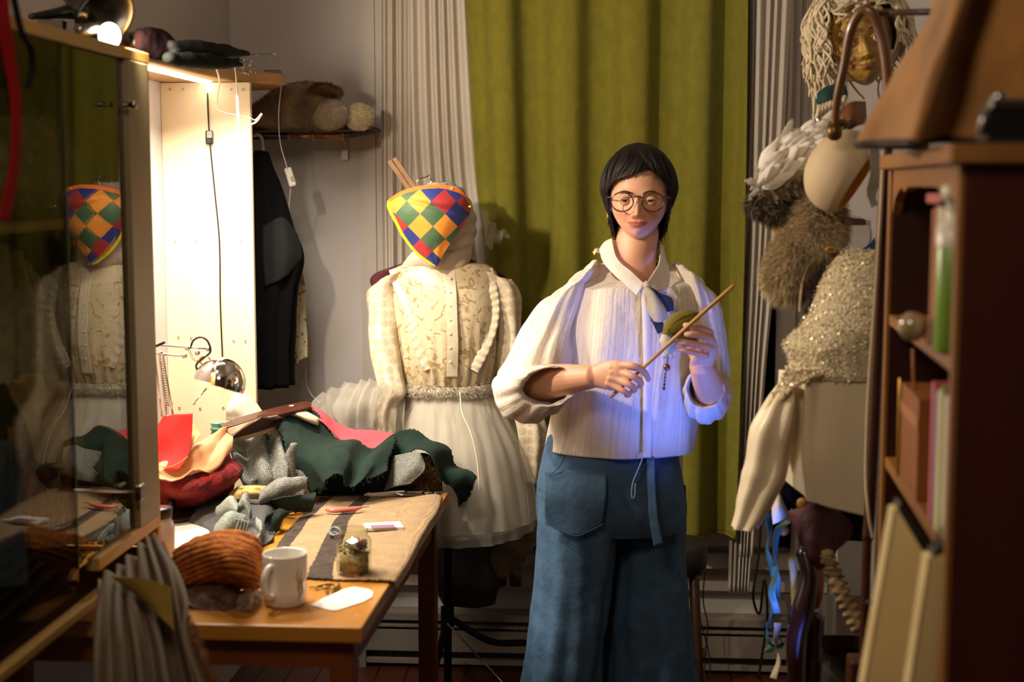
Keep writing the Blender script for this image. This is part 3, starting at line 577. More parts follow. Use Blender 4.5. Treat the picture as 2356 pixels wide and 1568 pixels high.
# paint tin
t = thing('flat_tin', 'small flat white tin with a coloured picture on the burlap', 'tin', WZ(882, 1218, TZ+.009)); z_ = TZ+.010
o = mk('tin', *slab([WZ(836, 1209, z_), WZ(842, 1221, z_), WZ(929, 1218, z_), (WZ(919, 1205, z_))], .007, AZ), m_pap, t, False)
z2 = z_+.0074; 
mk('picture', *slab([WZ(851, 1208, z2), WZ(856, 1215, z2), WZ(912, 1213, z2), WZ(905, 1206, z2)], .0004, AZ), mat('picture_teal', '#3c6e78', .5, var=.5, vs=200, col2='#a8506a'), t, False)
for i in range(5): mk('dot', *ell(WZ(858+i*11, 1208-i*.3, z2+.001), (.0016, .0016, .0006), nu=10, nv=6), mat('pink_plastic'), t)
# ring
tag(mk('plastic_ring', *tube([WZ(771+13*math.cos(a), 1222+9*math.sin(a), TZ+.014) for a in np.linspace(0, 6.28, 24)], .0032, 8), mat('grey_clear', '#7d8480', .2)), 'small grey plastic ring left of the glass jar', 'ring')
tag(mk('plastic_ring', *tube([WZ(770+7*math.cos(a), 1228+4*math.sin(a), TZ+.012) for a in np.linspace(0, 6.28, 24)], .002, 8), mat('grey_clear')), 'tiny ring lying inside the grey ring by the glass jar', 'ring')

# scissors
t = thing('scissors', 'steel scissors lying at the far right corner of the table', 'scissors', WZ(975, 1136, TZ)); z_ = TZ+.008
for k, (cx, cy) in enumerate([(985, 1133), (1000, 1138)]):
    mk('handle', *tube([WZ(cx+13*math.cos(a), cy+4*math.sin(a), z_) for a in np.linspace(0, 6.28, 22)], .0022, 8), m_steel, t)
    mk('blade', *tube([WZ(cx-12, cy, z_), WZ(930, 1133+k*4, z_), WZ(905, 1136, z_)], [.003, .005, .001], 8, 12, flat=.3), m_steel, t)
tag(mk('plastic_clip', *join([ell(WZ(851, 1137, TZ+.012), (.012, .008, .006), nu=16, nv=10, noise=(3, .2)), tube([WZ(858, 1139, TZ+.01), WZ(885, 1137, TZ+.01), WZ(905, 1133, TZ+.012), WZ(925, 1138, TZ+.01)], .0018, 8, 30)]), m_cabw), 'small white plastic clip with a cord at the far end of the burlap', 'clip')
tag(sheet('blue_scrap', [[WZ(790, 1140, TZ+.003), WZ(840, 1134, TZ+.004)], [WZ(800, 1146, TZ+.009), WZ(836, 1141, TZ+.009)]], mat('blue_plastic', '#2f4d7e', .3), None, 10, 8, th=.001), 'small blue scrap at the far edge of the burlap', 'scrap')

# ------------ the heap of cloth -------------
def Ws(rows): return [[W(*p) for p in r] for r in rows]
def cord_mat(name, c, c2, sc=420):
    m = mat(name, c, .9, var=.1, vs=20, col2=c2); N = m.node_tree.nodes; L = m.node_tree.links; b = N['Principled BSDF']
    uv = N.new('ShaderNodeTexCoord'); wv = N.new('ShaderNodeTexWave'); wv.inputs['Scale'].default_value = sc; wv.bands_direction = 'X'; wv.inputs['Distortion'].default_value = .6; L.new(uv.outputs['UV'], wv.inputs['Vector'])
    bp = N.new('ShaderNodeBump'); bp.inputs['Strength'].default_value = .8; bp.inputs['Distance'].default_value = .003; L.new(wv.outputs['Fac'], bp.inputs['Height']); L.new(bp.outputs[0], b.inputs['Normal']); return m
m_cord = cord_mat('green_corduroy', '#0e3524', '#08231a', 42); m_cords = cord_mat('green_corduroy_scrap', '#0d3020', '#08231a', 30)
t = thing('green_corduroy', 'large dark green corduroy cloth draped over the far end of the table', 'cloth', W(850, 1120, 3.75))
A_ = [[(648, 946, 3.82), (705, 950, 3.84), (770, 985, 3.84), (830, 1022, 3.83), (905, 1004, 3.87)],
      [(632, 968, 3.74), (695, 990, 3.75), (770, 1018, 3.76), (835, 1042, 3.77), (905, 1030, 3.81)],
      [(668, 1040, 3.68), (712, 1055, 3.66), (775, 1062, 3.66), (835, 1078, 3.69), (890, 1056, 3.75)],
      [(722, 1130, 3.66), (745, 1110, 3.62), (780, 1098, 3.62), (822, 1116, 3.64), (880, 1072, 3.70)]]
sheet('front_lobe', Ws(A_), m_cord, t, 110, 80, folds=[(2.3, .014, .5, .8)], noise=(20, .010), th=.003, fray=1.2, seed=3)
B_ = [[(820, 1044, 3.86), (905, 1006, 3.87), (958, 990, 3.88), (1002, 1015, 3.88), (1045, 1060, 3.87), (1090, 1094, 3.86)],
      [(830, 1058, 3.82), (905, 1030, 3.83), (955, 1020, 3.80), (995, 1042, 3.80), (1030, 1088, 3.80), (1086, 1125, 3.84)],
      [(850, 1095, 3.80), (905, 1075, 3.83), (955, 1036, 3.77), (998, 1075, 3.76), (1040, 1128, 3.82), (1066, 1182, 3.92)]]
sheet('right_lobe', Ws(B_), m_cord, t, 110, 70, folds=[(2.6, .011, 0, .5)], noise=(22, .008), th=.003, fray=1.3, seed=5)
r = random.Random(6); G = o_grid['front_lobe'][-1]; G2 = o_grid['right_lobe'][-1]; gs = []
for k in range(60):
    P = Vector(r.choice(list(G) + list(G2))); d = Vector((r.uniform(-.01, .01), -.004, -.012)); gs.append(tube([P, P+d*.6+Vector((r.uniform(-.004, .004), 0, 0)), P+d+Vector((r.uniform(-.006, .006), 0, 0))], .0004, 4, 5))
mk('loose_threads', *join(gs), m_cord, t, kind='stuff')
m_pink = mat('pink_felt', '#d4525c', .9, var=.05, bump=.15, bs=200)
tag(sheet('pink_felt', Ws([[(676, 932, 3.86), (728, 940, 3.87), (775, 972, 3.88), (815, 988, 3.89), (860, 990, 3.90), (910, 998, 3.90)], [(684, 938, 3.84), (735, 958, 3.85), (775, 992, 3.86), (820, 1012, 3.86), (860, 1018, 3.87), (905, 1004, 3.89)], [(692, 950, 3.82), (742, 972, 3.83), (786, 1016, 3.84), (830, 1030, 3.84), (868, 1030, 3.85), (895, 1014, 3.88)]]), m_pink, None, 70, 30, noise=(20, .004), th=.003), 'pink felt piece lying over the top of the green corduroy', 'cloth')
m_crm = mat('cream_cotton', '#d9c9a8', .8, var=.08, bump=.2, bs=80)
V, Fc = loft([(W(648, 948, 3.80), AZ, AY, .006, .02), (W(670, 944, 3.80), AZ, AY, .013, .03), (W(700, 955, 3.80), AZ, AY, .014, .03), (W(732, 970, 3.81), AZ, AY, .010, .015)], 30, 24, noise=(60, .004), capS=True, capE=True)
tag(mk('cream_roll', V, Fc, m_crm), 'cream cotton roll between the leather and the pink felt', 'cloth')
# leather
m_lea = mat('brown_leather', '#4a2113', .4, var=.15, vs=20, bump=.15, bs=90, coat=.1); m_lin = mat('leather_lining', '#b9a184', .8)
t = thing('leather_piece', 'folded dark brown leather piece on top of the heap', 'leather', W(610, 1010, 3.7))
sheet('top_fold', Ws([[(506, 978, 3.66), (560, 958, 3.72), (640, 936, 3.80), (700, 924, 3.86), (716, 926, 3.86)], [(512, 984, 3.62), (570, 968, 3.66), (650, 948, 3.74), (702, 936, 3.80), (716, 932, 3.82)], [(520, 988, 3.63), (580, 974, 3.67), (640, 962, 3.73), (690, 948, 3.78), (706, 942, 3.80)]]), m_lea, t, 50, 20, th=.003)
sheet('under_fold', Ws([[(592, 956, 3.64), (618, 952, 3.70), (650, 952, 3.76)], [(598, 962, 3.615), (625, 962, 3.68), (655, 960, 3.75)], [(560, 985, 3.605), (600, 978, 3.66), (640, 968, 3.73)], [(528, 1010, 3.61), (575, 998, 3.66), (630, 980, 3.72)]]), m_lea, t, 30, 30, th=.003)
sheet('lining', Ws([[(514, 988, 3.625), (595, 964, 3.635), (640, 955, 3.7)], [(530, 1003, 3.62), (560, 985, 3.625), (620, 968, 3.7)]]), m_lin, t, 20, 14, th=.002)
sheet('lining_edge', Ws([[(545, 1008, 3.64), (600, 992, 3.69), (650, 975, 3.75)], [(560, 1012, 3.65), (608, 998, 3.70), (650, 985, 3.76)]]), m_lin, t, 20, 8, th=.002)
tag(sheet('tissue_paper', Ws([[(535, 905, 3.84), (560, 903, 3.84), (585, 925, 3.84), (602, 945, 3.84)], [(522, 935, 3.80), (550, 930, 3.79), (580, 940, 3.80), (604, 955, 3.82)], [(520, 965, 3.80), (550, 970, 3.78), (580, 972, 3.78), (604, 968, 3.80)]]), mat('tissue', '#d9cdb6', .8, transl=.2), None, 30, 30, noise=(35, .008), th=.001), 'crumpled white tissue paper leaning on the panel behind the lamp', 'paper')
# grey sweater
m_knit = mat('grey_knit', '#8b8c84', .95, var=.14, vs=120, bump=.5, bs=260, weave=.6, ws=90); m_knitl = mat('light_knit', '#8c938a', .95, var=.12, vs=120, bump=.5, bs=260, weave=.5, ws=120); m_knitd = mat('dark_grey_knit', '#565656', .95, var=.15, vs=120, bump=.5, bs=300)
t = thing('grey_sweater', 'light grey knitted sweater crumpled in the middle of the heap', 'sweater', W(630, 1140, 3.65))
sheet('body', Ws([[(526, 1010, 3.72), (570, 998, 3.74), (610, 990, 3.75), (645, 990, 3.78), (685, 1000, 3.80)], [(536, 1050, 3.66), (575, 1045, 3.66), (615, 1040, 3.68), (660, 1045, 3.70), (690, 1060, 3.78)], [(555, 1100, 3.60), (590, 1095, 3.60), (630, 1090, 3.60), (670, 1100, 3.63), (705, 1110, 3.70)], [(570, 1118, 3.60), (600, 1122, 3.60), (635, 1130, 3.60), (675, 1140, 3.63), (705, 1135, 3.66)]]), m_knit, t, 90, 80, folds=[(3.6, .016, 1, .5)], noise=(28, .012), th=.006)
V, Fc = loft([(W(600, 1145, 3.50), AZ, AY, .012, .03), (W(625, 1130, 3.52), AZ, AY, .020, .03), (W(655, 1118, 3.53), AZ, AY, .022, .03), (W(690, 1112, 3.56), AZ, AY, .018, .03), (W(706, 1110, 3.58), AZ, AY, .010, .02)], 36, 30, noise=(40, .007), capS=True, capE=True)
mk('sleeve', V, Fc, m_knit, t)
for (q, s) in [((668, 1072, 3.635), 1)]:
    c0 = Vector(W(*q)); V, Fc = loft([(c0+AZ*.06+AX*.01*s, AX, AY, .010, .012), (c0+AZ*.02, AX, AY, .018, .018), (c0-AZ*.03-AX*.008*s, AX, AY, .020, .018), (c0-AZ*.06, AX, AY, .012, .01)], 24, 24, noise=(40, .006), capS=True, capE=True); mk('fold', V, Fc, m_knit, t)
tag(sheet('tweed_flap', Ws([[(905, 1048, 3.80), (960, 1040, 3.76), (975, 1060, 3.75)], [(900, 1080, 3.79), (945, 1075, 3.73), (976, 1082, 3.73)], [(885, 1130, 3.79), (905, 1120, 3.74), (945, 1112, 3.73)]]), m_knit, None, 30, 30, noise=(20, .004), th=.004), 'grey tweed flap showing beneath the right side of the green corduroy', 'cloth')
m_gold = mat('gold_brocade', '#6b4d1c', .45, .4, var=.5, vs=160, bump=.9, bs=220)
tag(sheet('gold_brocade', Ws([[(940, 1050, 3.83), (975, 1042, 3.81), (1000, 1060, 3.82)], [(940, 1090, 3.82), (985, 1085, 3.79), (1015, 1095, 3.80)], [(930, 1130, 3.84), (985, 1128, 3.81), (1018, 1128, 3.82)]]), m_gold, None, 40, 40, noise=(60, .006), th=.004), 'glittering brown gold brocade under the right lobe of the corduroy', 'cloth')
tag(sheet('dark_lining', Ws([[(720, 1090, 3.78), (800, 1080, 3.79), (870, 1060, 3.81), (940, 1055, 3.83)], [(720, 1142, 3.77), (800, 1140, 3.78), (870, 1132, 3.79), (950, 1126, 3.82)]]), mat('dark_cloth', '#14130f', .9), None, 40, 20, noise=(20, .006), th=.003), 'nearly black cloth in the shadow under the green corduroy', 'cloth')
# flat grey cloth, cuffs and scraps, on the table
def Zs(rows): return [[WZ(*p) for p in r] for r in rows]
tag(sheet('grey_cloth', Zs([[(458, 1152, TZ+.012), (530, 1140, TZ+.03), (600, 1140, TZ+.04), (660, 1150, TZ+.012)], [(404, 1188, TZ+.002), (500, 1175, TZ+.02), (590, 1170, TZ+.04), (650, 1180, TZ+.012)], [(470, 1215, TZ+.002), (530, 1215, TZ+.02), (590, 1212, TZ+.025), (640, 1210, TZ+.008)], [(500, 1240, TZ+.003), (550, 1245, TZ+.012), (590, 1252, TZ+.012), (625, 1245, TZ+.004)]]), m_knitd, None, 80, 70, folds=[(2, .005, 0, .4)], noise=(30, .008), th=.003), 'flat dark grey cloth between the white paper and the burlap', 'cloth')
t = thing('knitted_cuff', 'pale grey green knitted cuff pieces bunched before the grey sweater', 'knitwear', WZ(545, 1240, TZ+.02))
for rr in [[(500, 1175, .05, .012), (530, 1160, .075, .02), (548, 1172, .07, .012)], [(545, 1175, .06, .012), (565, 1152, .085, .02), (578, 1180, .06, .014)], [(500, 1225, .035, .022), (530, 1208, .055, .030), (565, 1205, .05, .02)], [(590, 1195, .04, .008), (602, 1225, .03, .011), (590, 1248, .02, .010)]]:
    V, Fc = loft([(WZ(a, b, TZ+z), AZ, AY, s, s*1.5) for a, b, z, s in rr], 24, 24, noise=(55, .004), capS=True, capE=True); mk('cuff', V, Fc, m_knitl, t)
sheet('rib', Zs([[(508, 1198, TZ+.07), (540, 1192, TZ+.075), (574, 1200, TZ+.06)], [(485, 1232, TZ+.03), (525, 1238, TZ+.035), (566, 1235, TZ+.03)]]), m_knitl, t, 50, 20, folds=[(9, .0022, 0, 0)], th=.004)
t = thing('corduroy_scrap', 'dark green corduroy scrap in front of the grey sweater sleeve', 'cloth', WZ(680, 1165, TZ+.02))
sheet('scrap', Zs([[(622, 1150, TZ+.05), (670, 1140, TZ+.07), (725, 1135, TZ+.06)], [(625, 1162, TZ+.03), (675, 1155, TZ+.05), (722, 1150, TZ+.05)], [(640, 1175, TZ+.015), (680, 1176, TZ+.02), (715, 1172, TZ+.02)]]), m_cords, t, 40, 24, noise=(30, .004), th=.004, fray=.8)
sheet('fold', Zs([[(612, 1185, TZ+.05), (640, 1172, TZ+.055), (668, 1178, TZ+.04)], [(610, 1198, TZ+.03), (636, 1192, TZ+.04), (655, 1190, TZ+.03)], [(618, 1220, TZ+.01), (632, 1218, TZ+.012), (646, 1205, TZ+.012)]]), m_cords, t, 30, 24, noise=(40, .005), th=.004, fray=.8)
t = thing('sandpaper', 'curved tan sheet with faint printed figures lying under the sweater sleeve', 'sheet', WZ(570, 1148, TZ+.03))
sp = [[(548, 1118, TZ+.075), (585, 1116, TZ+.08), (620, 1118, TZ+.07)], [(530, 1132, TZ+.06), (570, 1132, TZ+.07), (618, 1135, TZ+.06)], [(522, 1148, TZ+.045), (565, 1148, TZ+.05), (606, 1147, TZ+.045)]]
sheet('sheet', Zs(sp), mat('sandpaper_back', '#b39a5c', .7, var=.04), t, 30, 20, th=.0012)
G = o_grid['sheet']; Nn = nrm(G)
for (i, j, s) in [(5, 6, '100'), (11, 13, '100'), (5, 20, '100')]:
    p = G[i, j]; ex = G[i, j+2]-G[i, j]; ex /= np.linalg.norm(ex); n_ = Nn[i, j]; n_ = n_ if n_[2] > 0 else -n_; ey = np.cross(n_, ex); text('print', s, .014, p+n_*.0012, np.stack([ex, ey, n_], 1), mat('print_brown', '#7a6232', .7), t)
# red velvet, tan felt, red felt
m_vel = mat('red_velvet', '#86080c', .9, var=.3, vs=50, bump=.6, bs=90)
tag(sheet('red_velvet', Zs([[(330, 1060, TZ+.12), (400, 1055, TZ+.13), (470, 1040, TZ+.14), (520, 1035, TZ+.14), (545, 1060, TZ+.10)], [(330, 1090, TZ+.11), (400, 1092, TZ+.12), (470, 1080, TZ+.13), (525, 1070, TZ+.13), (548, 1080, TZ+.08)], [(330, 1125, TZ+.07), (400, 1130, TZ+.09), (465, 1118, TZ+.10), (515, 1105, TZ+.10), (545, 1108, TZ+.06)], [(330, 1140, TZ+.04), (400, 1150, TZ+.045), (462, 1142, TZ+.06), (515, 1125, TZ+.06), (540, 1125, TZ+.03)], [(330, 1155, TZ+.003), (400, 1160, TZ+.004), (450, 1162, TZ+.005), (500, 1150, TZ+.005), (535, 1140, TZ+.004)]]), m_vel, None, 110, 100, folds=[(1.2, .008, 0, 1.4)], noise=(34, .013), th=.005), 'deep red velvet cloth bunched at the left under the tan felt', 'cloth')
m_tan = mat('tan_felt', '#cf9468', .85, var=.05, bump=.1, bs=150)
tag(sheet('tan_felt', Ws([[(345, 1045, 3.42), (430, 1030, 3.48), (480, 1005, 3.55), (520, 985, 3.62), (530, 1000, 3.62)], [(350, 1075, 3.38), (420, 1060, 3.44), (470, 1035, 3.50), (505, 1018, 3.54), (532, 1020, 3.57)], [(345, 1100, 3.36), (395, 1090, 3.39), (445, 1078, 3.44), (495, 1068, 3.48), (530, 1040, 3.54)], [(372, 1106, 3.36), (400, 1098, 3.37), (440, 1075, 3.42), (470, 1085, 3.45), (500, 1070, 3.49)]]), m_tan, None, 80, 70, folds=[(1.3, .008, 0, .8)], noise=(30, .010), th=.003), 'crumpled tan peach felt under the bright red felt', 'cloth')
t = thing('red_felt', 'bright red felt cut-out piece standing up on the tan felt', 'felt', W(395, 1085, 3.40))
sheet('felt', Ws([[(375, 958, 3.46), (400, 955, 3.47), (420, 953, 3.47), (443, 951, 3.48)], [(352, 1000, 3.43), (385, 998, 3.44), (412, 996, 3.45), (441, 1000, 3.46)], [(346, 1045, 3.41), (380, 1045, 3.42), (405, 1046, 3.42), (434, 1045, 3.43)], [(340, 1085, 3.38), (360, 1085, 3.38), (385, 1078, 3.38), (412, 1078, 3.39)]]), mat('red_felt', '#e01a14', .9, var=.04, bump=.1, bs=200), t, 30, 30, noise=(12, .004), th=.003)
mk('orange_disc', *slab([W(349+15*math.cos(a), 1021+22*math.sin(a), 3.41) for a in np.linspace(0, 2*PI, 28)[:-1]], .003, -AY), mat('orange_felt', '#e39a3c', .9), t, False)
mk('thread', *tube([W(350, 1068, 3.37), W(380, 1074, 3.36), (W(405, 1068, 3.37)), W(432, 1050, 3.41)], .0012, 6, 30), mat('orange_thread', '#d9791c', .8), t)
tag(sheet('cream_felt', Ws([[(444, 975, 3.50), (462, 1000, 3.50)], [(436, 1010, 3.47), (458, 1006, 3.48)], [(432, 1040, 3.45), (440, 1030, 3.46)]]), mat('cream_felt', '#dcb878', .9), None, 14, 14, th=.003), 'small cream felt corner behind the red felt', 'felt')
# mint bottle
q = W(500, 1000, 3.70); m_mint = mat('mint_glass', '#6fae92', .2, trans=.2)
tag(mk('mint_bottle', *lathe([(.014, -.03), (.017, 0), (.015, .012), (.018, .015), (.018, .020), (.014, .022), (.017, .030), (.017, .033), (.012, .034), (0, .034)], 30, q), m_mint), 'mint green glass bottle neck behind the tan felt', 'bottle')
# white paper under the lamp light
tag(mk('paper_sheet', *slab([WZ(370, 1158, TZ+.001), WZ(375, 1290, TZ+.001), WZ(480, 1275, TZ+.001), WZ(560, 1200, TZ+.001), WZ(470, 1156, TZ+.001)], .001, AZ), m_pap, smooth=False), 'brightly lit white sheet of paper on the table left of the grey cloth', 'paper')
# bottle with dark lid
q = WZ(372, 1290, TZ+.002); s4 = (q-O).dot(AY)/F; t = thing('lidded_jar', 'pale jar with a black lid half hidden by the display case', 'jar', q)
rb = 32*s4; mk('body', *lathe([(0, .001), (rb*.95, .001), (rb, .008), (rb, .078), (rb*.85, .09), (rb*.75, .094), (rb*.75, .10)], 40, q), mat('pale_plastic', '#c4b8b4', .25), t)
mk('lid', *lathe([(rb*.8, .098), (rb*.85, .10), (rb*.85, .118), (rb*.8, .121), (0, .121)], 40, q), mat('black_plastic'), t)
# rust knit
m_rust = mat('rust_wool', '#c0701a', .95, col2='#84440c', var=.25, vs=40, bump=.5, bs=160)
rk = [[(412, 1262, TZ+.07), (470, 1240, TZ+.10), (530, 1232, TZ+.11), (580, 1245, TZ+.09), (600, 1280, TZ+.05)],
      [(405, 1280, TZ+.07), (465, 1262, TZ+.105), (525, 1255, TZ+.12), (580, 1268, TZ+.10), (603, 1300, TZ+.05)],
      [(410, 1310, TZ+.05), (470, 1290, TZ+.09), (530, 1285, TZ+.11), (580, 1300, TZ+.08), (600, 1325, TZ+.04)],
      [(415, 1335, TZ+.03), (480, 1325, TZ+.06), (535, 1325, TZ+.07), (575, 1335, TZ+.05), (598, 1343, TZ+.02)],
      [(420, 1350, TZ+.004), (480, 1352, TZ+.004), (530, 1352, TZ+.005), (570, 1350, TZ+.005), (592, 1350, TZ+.004)]]
tag(sheet('rust_knit', Zs(rk), m_rust, None, 130, 130, noise=(20, .013), th=.005, disp=lambda U, V: .0045*np.sin(2*PI*(12*V+2.2*U+.5*np.sin(4*U)))*(1-V*.3)), 'rust orange ribbed wool knit bunched beside the mug', 'knitwear')
m_sc = mat('brown_scrap', '#5d3a2c', .6, var=.3, vs=40); m_cello = mat('cellophane', '#b59a84', .12, spec=.9, var=.3, vs=30, alpha=.75)
tag(sheet('brown_scraps', Zs([[(420, 1345, TZ+.02), (470, 1345, TZ+.03), (520, 1348, TZ+.03), (555, 1352, TZ+.02)], [(425, 1375, TZ+.012), (475, 1375, TZ+.02), (520, 1378, TZ+.02), (550, 1375, TZ+.012)], [(438, 1398, TZ+.002), (480, 1402, TZ+.003), (515, 1405, TZ+.003), (545, 1398, TZ+.002)]]), m_sc, None, 50, 40, noise=(50, .012), th=.002, fray=.6), 'brown fabric scraps in front of the rust knit', 'scraps')
tag(sheet('cellophane', Zs([[(540, 1360, TZ+.02), (575, 1352, TZ+.03), (602, 1360, TZ+.02)], [(545, 1385, TZ+.01), (575, 1382, TZ+.02), (598, 1385, TZ+.01)], [(545, 1402, TZ+.002), (570, 1405, TZ+.003), (590, 1400, TZ+.002)]]), m_cello, None, 40, 30, noise=(70, .008), th=.0008), 'shiny crumpled cellophane left of the mug', 'wrapper')
r = random.Random(9); gs = [ell(WZ(720+r.uniform(0, 65), 1343+r.uniform(0, 22), TZ+.006), (.007, .004, .003), rotm('Z', r.uniform(0, 3)), 8, 6, (5, .3)) for _ in range(14)]+[tube([WZ(712, 1350, TZ+.004), WZ(750, 1343, TZ+.01), WZ(780, 1348, TZ+.004), WZ(764, 1362, TZ+.004)], .0018, 6, 24)]
tag(mk('dried_sprig', *join(gs), mat('gold_bits', '#8f6a20', .4, .3, var=.4)), 'small golden brown dried sprig between the mug and the burlap', 'sprig')

# ---------------- chrome desk lamp -----------------
m_chr = mat('chrome', '#e2dcd2', .08, 1, var=.01)
t = thing('desk_lamp', 'chrome spring arm desk lamp with a dome shade before the plywood panel', 'lamp', W(392, 1150, 3.50))
dc = W(505, 880, 3.46); rd = 60*3.46/F
od = (-AX*.30-AZ*.93-AY*.16).normalized(); Rd = np.array(Vector((0, 0, 1)).rotation_difference(od).to_matrix())
pr = [(rd*math.sin(a), -rd*math.cos(a)*1.0) for a in np.linspace(.02, PI/2+.12, 22)]; pr2 = [(x*.965, z*.965+.0002) for x, z in pr[::-1]]
mk('shade', *lathe(pr, 56, dc, Rd), m_chr, t); mk('shade_inside', *lathe(pr2, 56, dc, Rd), mat('shade_inner', '#a5979c', .5), t)
mk('rim', *lathe([(pr[-1][0]+.0012*math.cos(a), pr[-1][1]+.0012*math.sin(a)) for a in np.linspace(0, 2*PI, 8)], 56, dc, Rd), m_chr, t)
mk('handle_pin', *join([tube([W(475, 893, 3.42), W(447, 926, 3.40)], .0018, 10), ell(W(446, 928, 3.40), (.004,)*3, nu=12, nv=8)]), m_chr, t)
for (a, b, r_) in [((352, 792, 3.46), (484, 802, 3.46), .0032), ((352, 812, 3.47), (430, 819, 3.47), .0032), ((366, 815, 3.47), (384, 957, 3.49), .003), ((374, 815, 3.46), (398, 957, 3.48), .003), ((356, 815, 3.46), (372, 957, 3.50), .0025)]:
    mk('arm', *tube([W(*a), W(*b)], r_, 10), m_chr, t)
gs = []
for k in range(60):
    u = k/59; c0 = W(370+14*u, 825+110*u, 3.465); a = k*2.1; gs.append(tuple(c0+AX*.0045*math.cos(a)+AY*.0045*math.sin(a)))
mk('spring', *tube(gs, .0008, 5, 360), m_steel, t)
for q in [(480, 802, 3.46), (432, 800, 3.46), (425, 818, 3.47), (370, 812, 3.47), (455, 812, 3.46), (392, 928, 3.485)]:
    mk('joint', *lathe([(.0, -.006), (.006, -.005), (.006, .005), (0, .006)], 16, W(*q), rotm('X', PI/2)), m_chr, t)
mk('bracket', *join([tube([W(432, 800, 3.46), W(448, 828, 3.455), W(470, 822, 3.455)], .003, 8, 12), tube([W(468, 840, 3.455), W(458, 828, 3.45), W(470, 818, 3.45), W(484, 826, 3.45)], .0022, 8, 20)]), m_chr, t)
mk('cable', *tube([W(438, 800, 3.45), W(445, 783, 3.45), (W(462, 775, 3.45)), W(478, 785, 3.45), W(484, 808, 3.45), W(470, 822, 3.45), W(452, 838, 3.45), W(455, 855, 3.45)], .0026, 8, 60), m_cabb, t)
mk('lever', *boxg(W(368, 792, 3.44), (.026, .008, .006), rotm('Y', -.4)), mat('black_plastic'), t, False)
lb = W(392, 1000, 3.50); lb.z = TZ+.001
mk('base', *lathe([(0, .0), (.06, .0), (.06, .012), (.02, .018), (.009, .03), (.009, .06), (0, .06)], 40, lb), m_shade, t)
mk('post', *tube([lb+AZ*.05, W(385, 957, 3.49)], .006, 10), m_chr, t)

# ---------------- drapery below the display case -----------------
def stripes(name, a, b, sc=9, m3=None):
    m = mat(name, a, .9, var=.1, vs=10, bump=.2, bs=100); N = m.node_tree.nodes; L = m.node_tree.links; bb = N['Principled BSDF']; src = bb.inputs['Base Color'].links[0].from_socket
    uv = N.new('ShaderNodeTexCoord'); wv = N.new('ShaderNodeTexWave'); wv.inputs['Scale'].default_value = sc; wv.bands_direction = 'X'; wv.inputs['Distortion'].default_value = .3; L.new(uv.outputs['UV'], wv.inputs['Vector'])
    mx = N.new('ShaderNodeMix'); mx.data_type = 'RGBA'; L.new(wv.outputs['Fac'], mx.inputs[0]); L.new(src, mx.inputs[6]); mx.inputs[7].default_value = hx(b); L.new(mx.outputs[2], bb.inputs['Base Color']); return m
t = thing('striped_skirt', 'muted striped cloth skirt with a fuzzy brown edge hanging below the display case', 'skirt', W(340, 1600, 2.45))
rows = [[(225, 1330), (275, 1310), (300, 1285), (330, 1250), (352, 1236), (372, 1262)], [(215, 1400), (270, 1400), (310, 1380), (350, 1340), (390, 1330), (415, 1370)], [(210, 1480), (275, 1490), (330, 1480), (380, 1460), (420, 1450), (446, 1470)], [(205, 1600), (280, 1620), (350, 1620), (410, 1610), (460, 1600), (500, 1610)]]
Dk = [2.62, 2.50, 2.42, 2.38]
o = sheet('cloth', [[W(a, b, Dk[i]-.02*math.sin(j*1.2)) for j, (a, b) in enumerate(r)] for i, r in enumerate(rows)], stripes('striped_cotton', '#857c6a', '#5f4434', 5.5), t, 130, 60, folds=[(7, .012, 0, .2)], noise=(9, .008), th=.004)
G = o_grid[o.name][:, -1]; m_fz = mat('fuzzy_trim', '#8a5f38', .95, var=.3, vs=60)
V, Fc = tube(G[::3], .007, 8); mk('trim', V, Fc, m_fz, t); fur('trim_fur', V, Fc, 2500, .010, m_fz, t, lay=(0, 0, -1), layw=.2, seed=21)
tag(sheet('yellow_cloth', [[W(255, 1325, 2.50), W(330, 1330, 2.44), W(392, 1350, 2.40)], [W(300, 1352, 2.47), W(350, 1375, 2.41), W(395, 1400, 2.38)], [W(345, 1385, 2.42), W(372, 1420, 2.38), W(402, 1450, 2.36)]], mat('mustard_cloth', '#96782a', .85), None, 30, 30, noise=(16, .006), th=.004), 'mustard yellow cloth patch over the top of the striped skirt', 'cloth')
tag(mk('wooden_rod', *tube([WX(222, 1435, -1.02), WX(345, 1150, -1.10)], .005, 10), m_pine), 'thin wooden rod leaning in the bottom of the display case', 'rod')
# ---------------- dressed mannequin -----------------
DM = 4.15
def ring(xl, xr_, y, D, d, n1=None, tilt=0):
    a, b = W(xl, y, D), W(xr_, y, D); return ((a+b)/2, AX, (AY+AZ*tilt).normalized(), (b-a).length/2, d)
m_mrn = mat('maroon_jersey', '#4a0f18', .8, var=.1)
fl_ = W(1030, 1500, DM); base = Vector((fl_.x, fl_.y, 0))
t = thing('dress_form', 'maroon tailor dress form on a black tripod stand, under the lace blouse', 'mannequin', base)
V, Fc = loft([ring(985, 1060, 560, DM, .04), ring(960, 1080, 592, DM, .06), ring(905, 1120, 612, DM+.02, .06), ring(858, 1160, 632, DM+.05, .05), ring(856, 1164, 660, DM+.05, .05), ring(905, 1140, 710, DM, .085), ring(930, 1130, 780, DM, .085), ring(955, 1110, 880, DM, .075), ring(935, 1140, 980, DM, .10), ring(930, 1150, 1060, DM, .11)], 56, 60, capS=True, capE=True)
mk('torso', V, Fc, m_mrn, t)
mk('pole', *tube([W(1030, 1040, DM), Vector((base.x, base.y, .06))], .012, 14), m_blk, t)
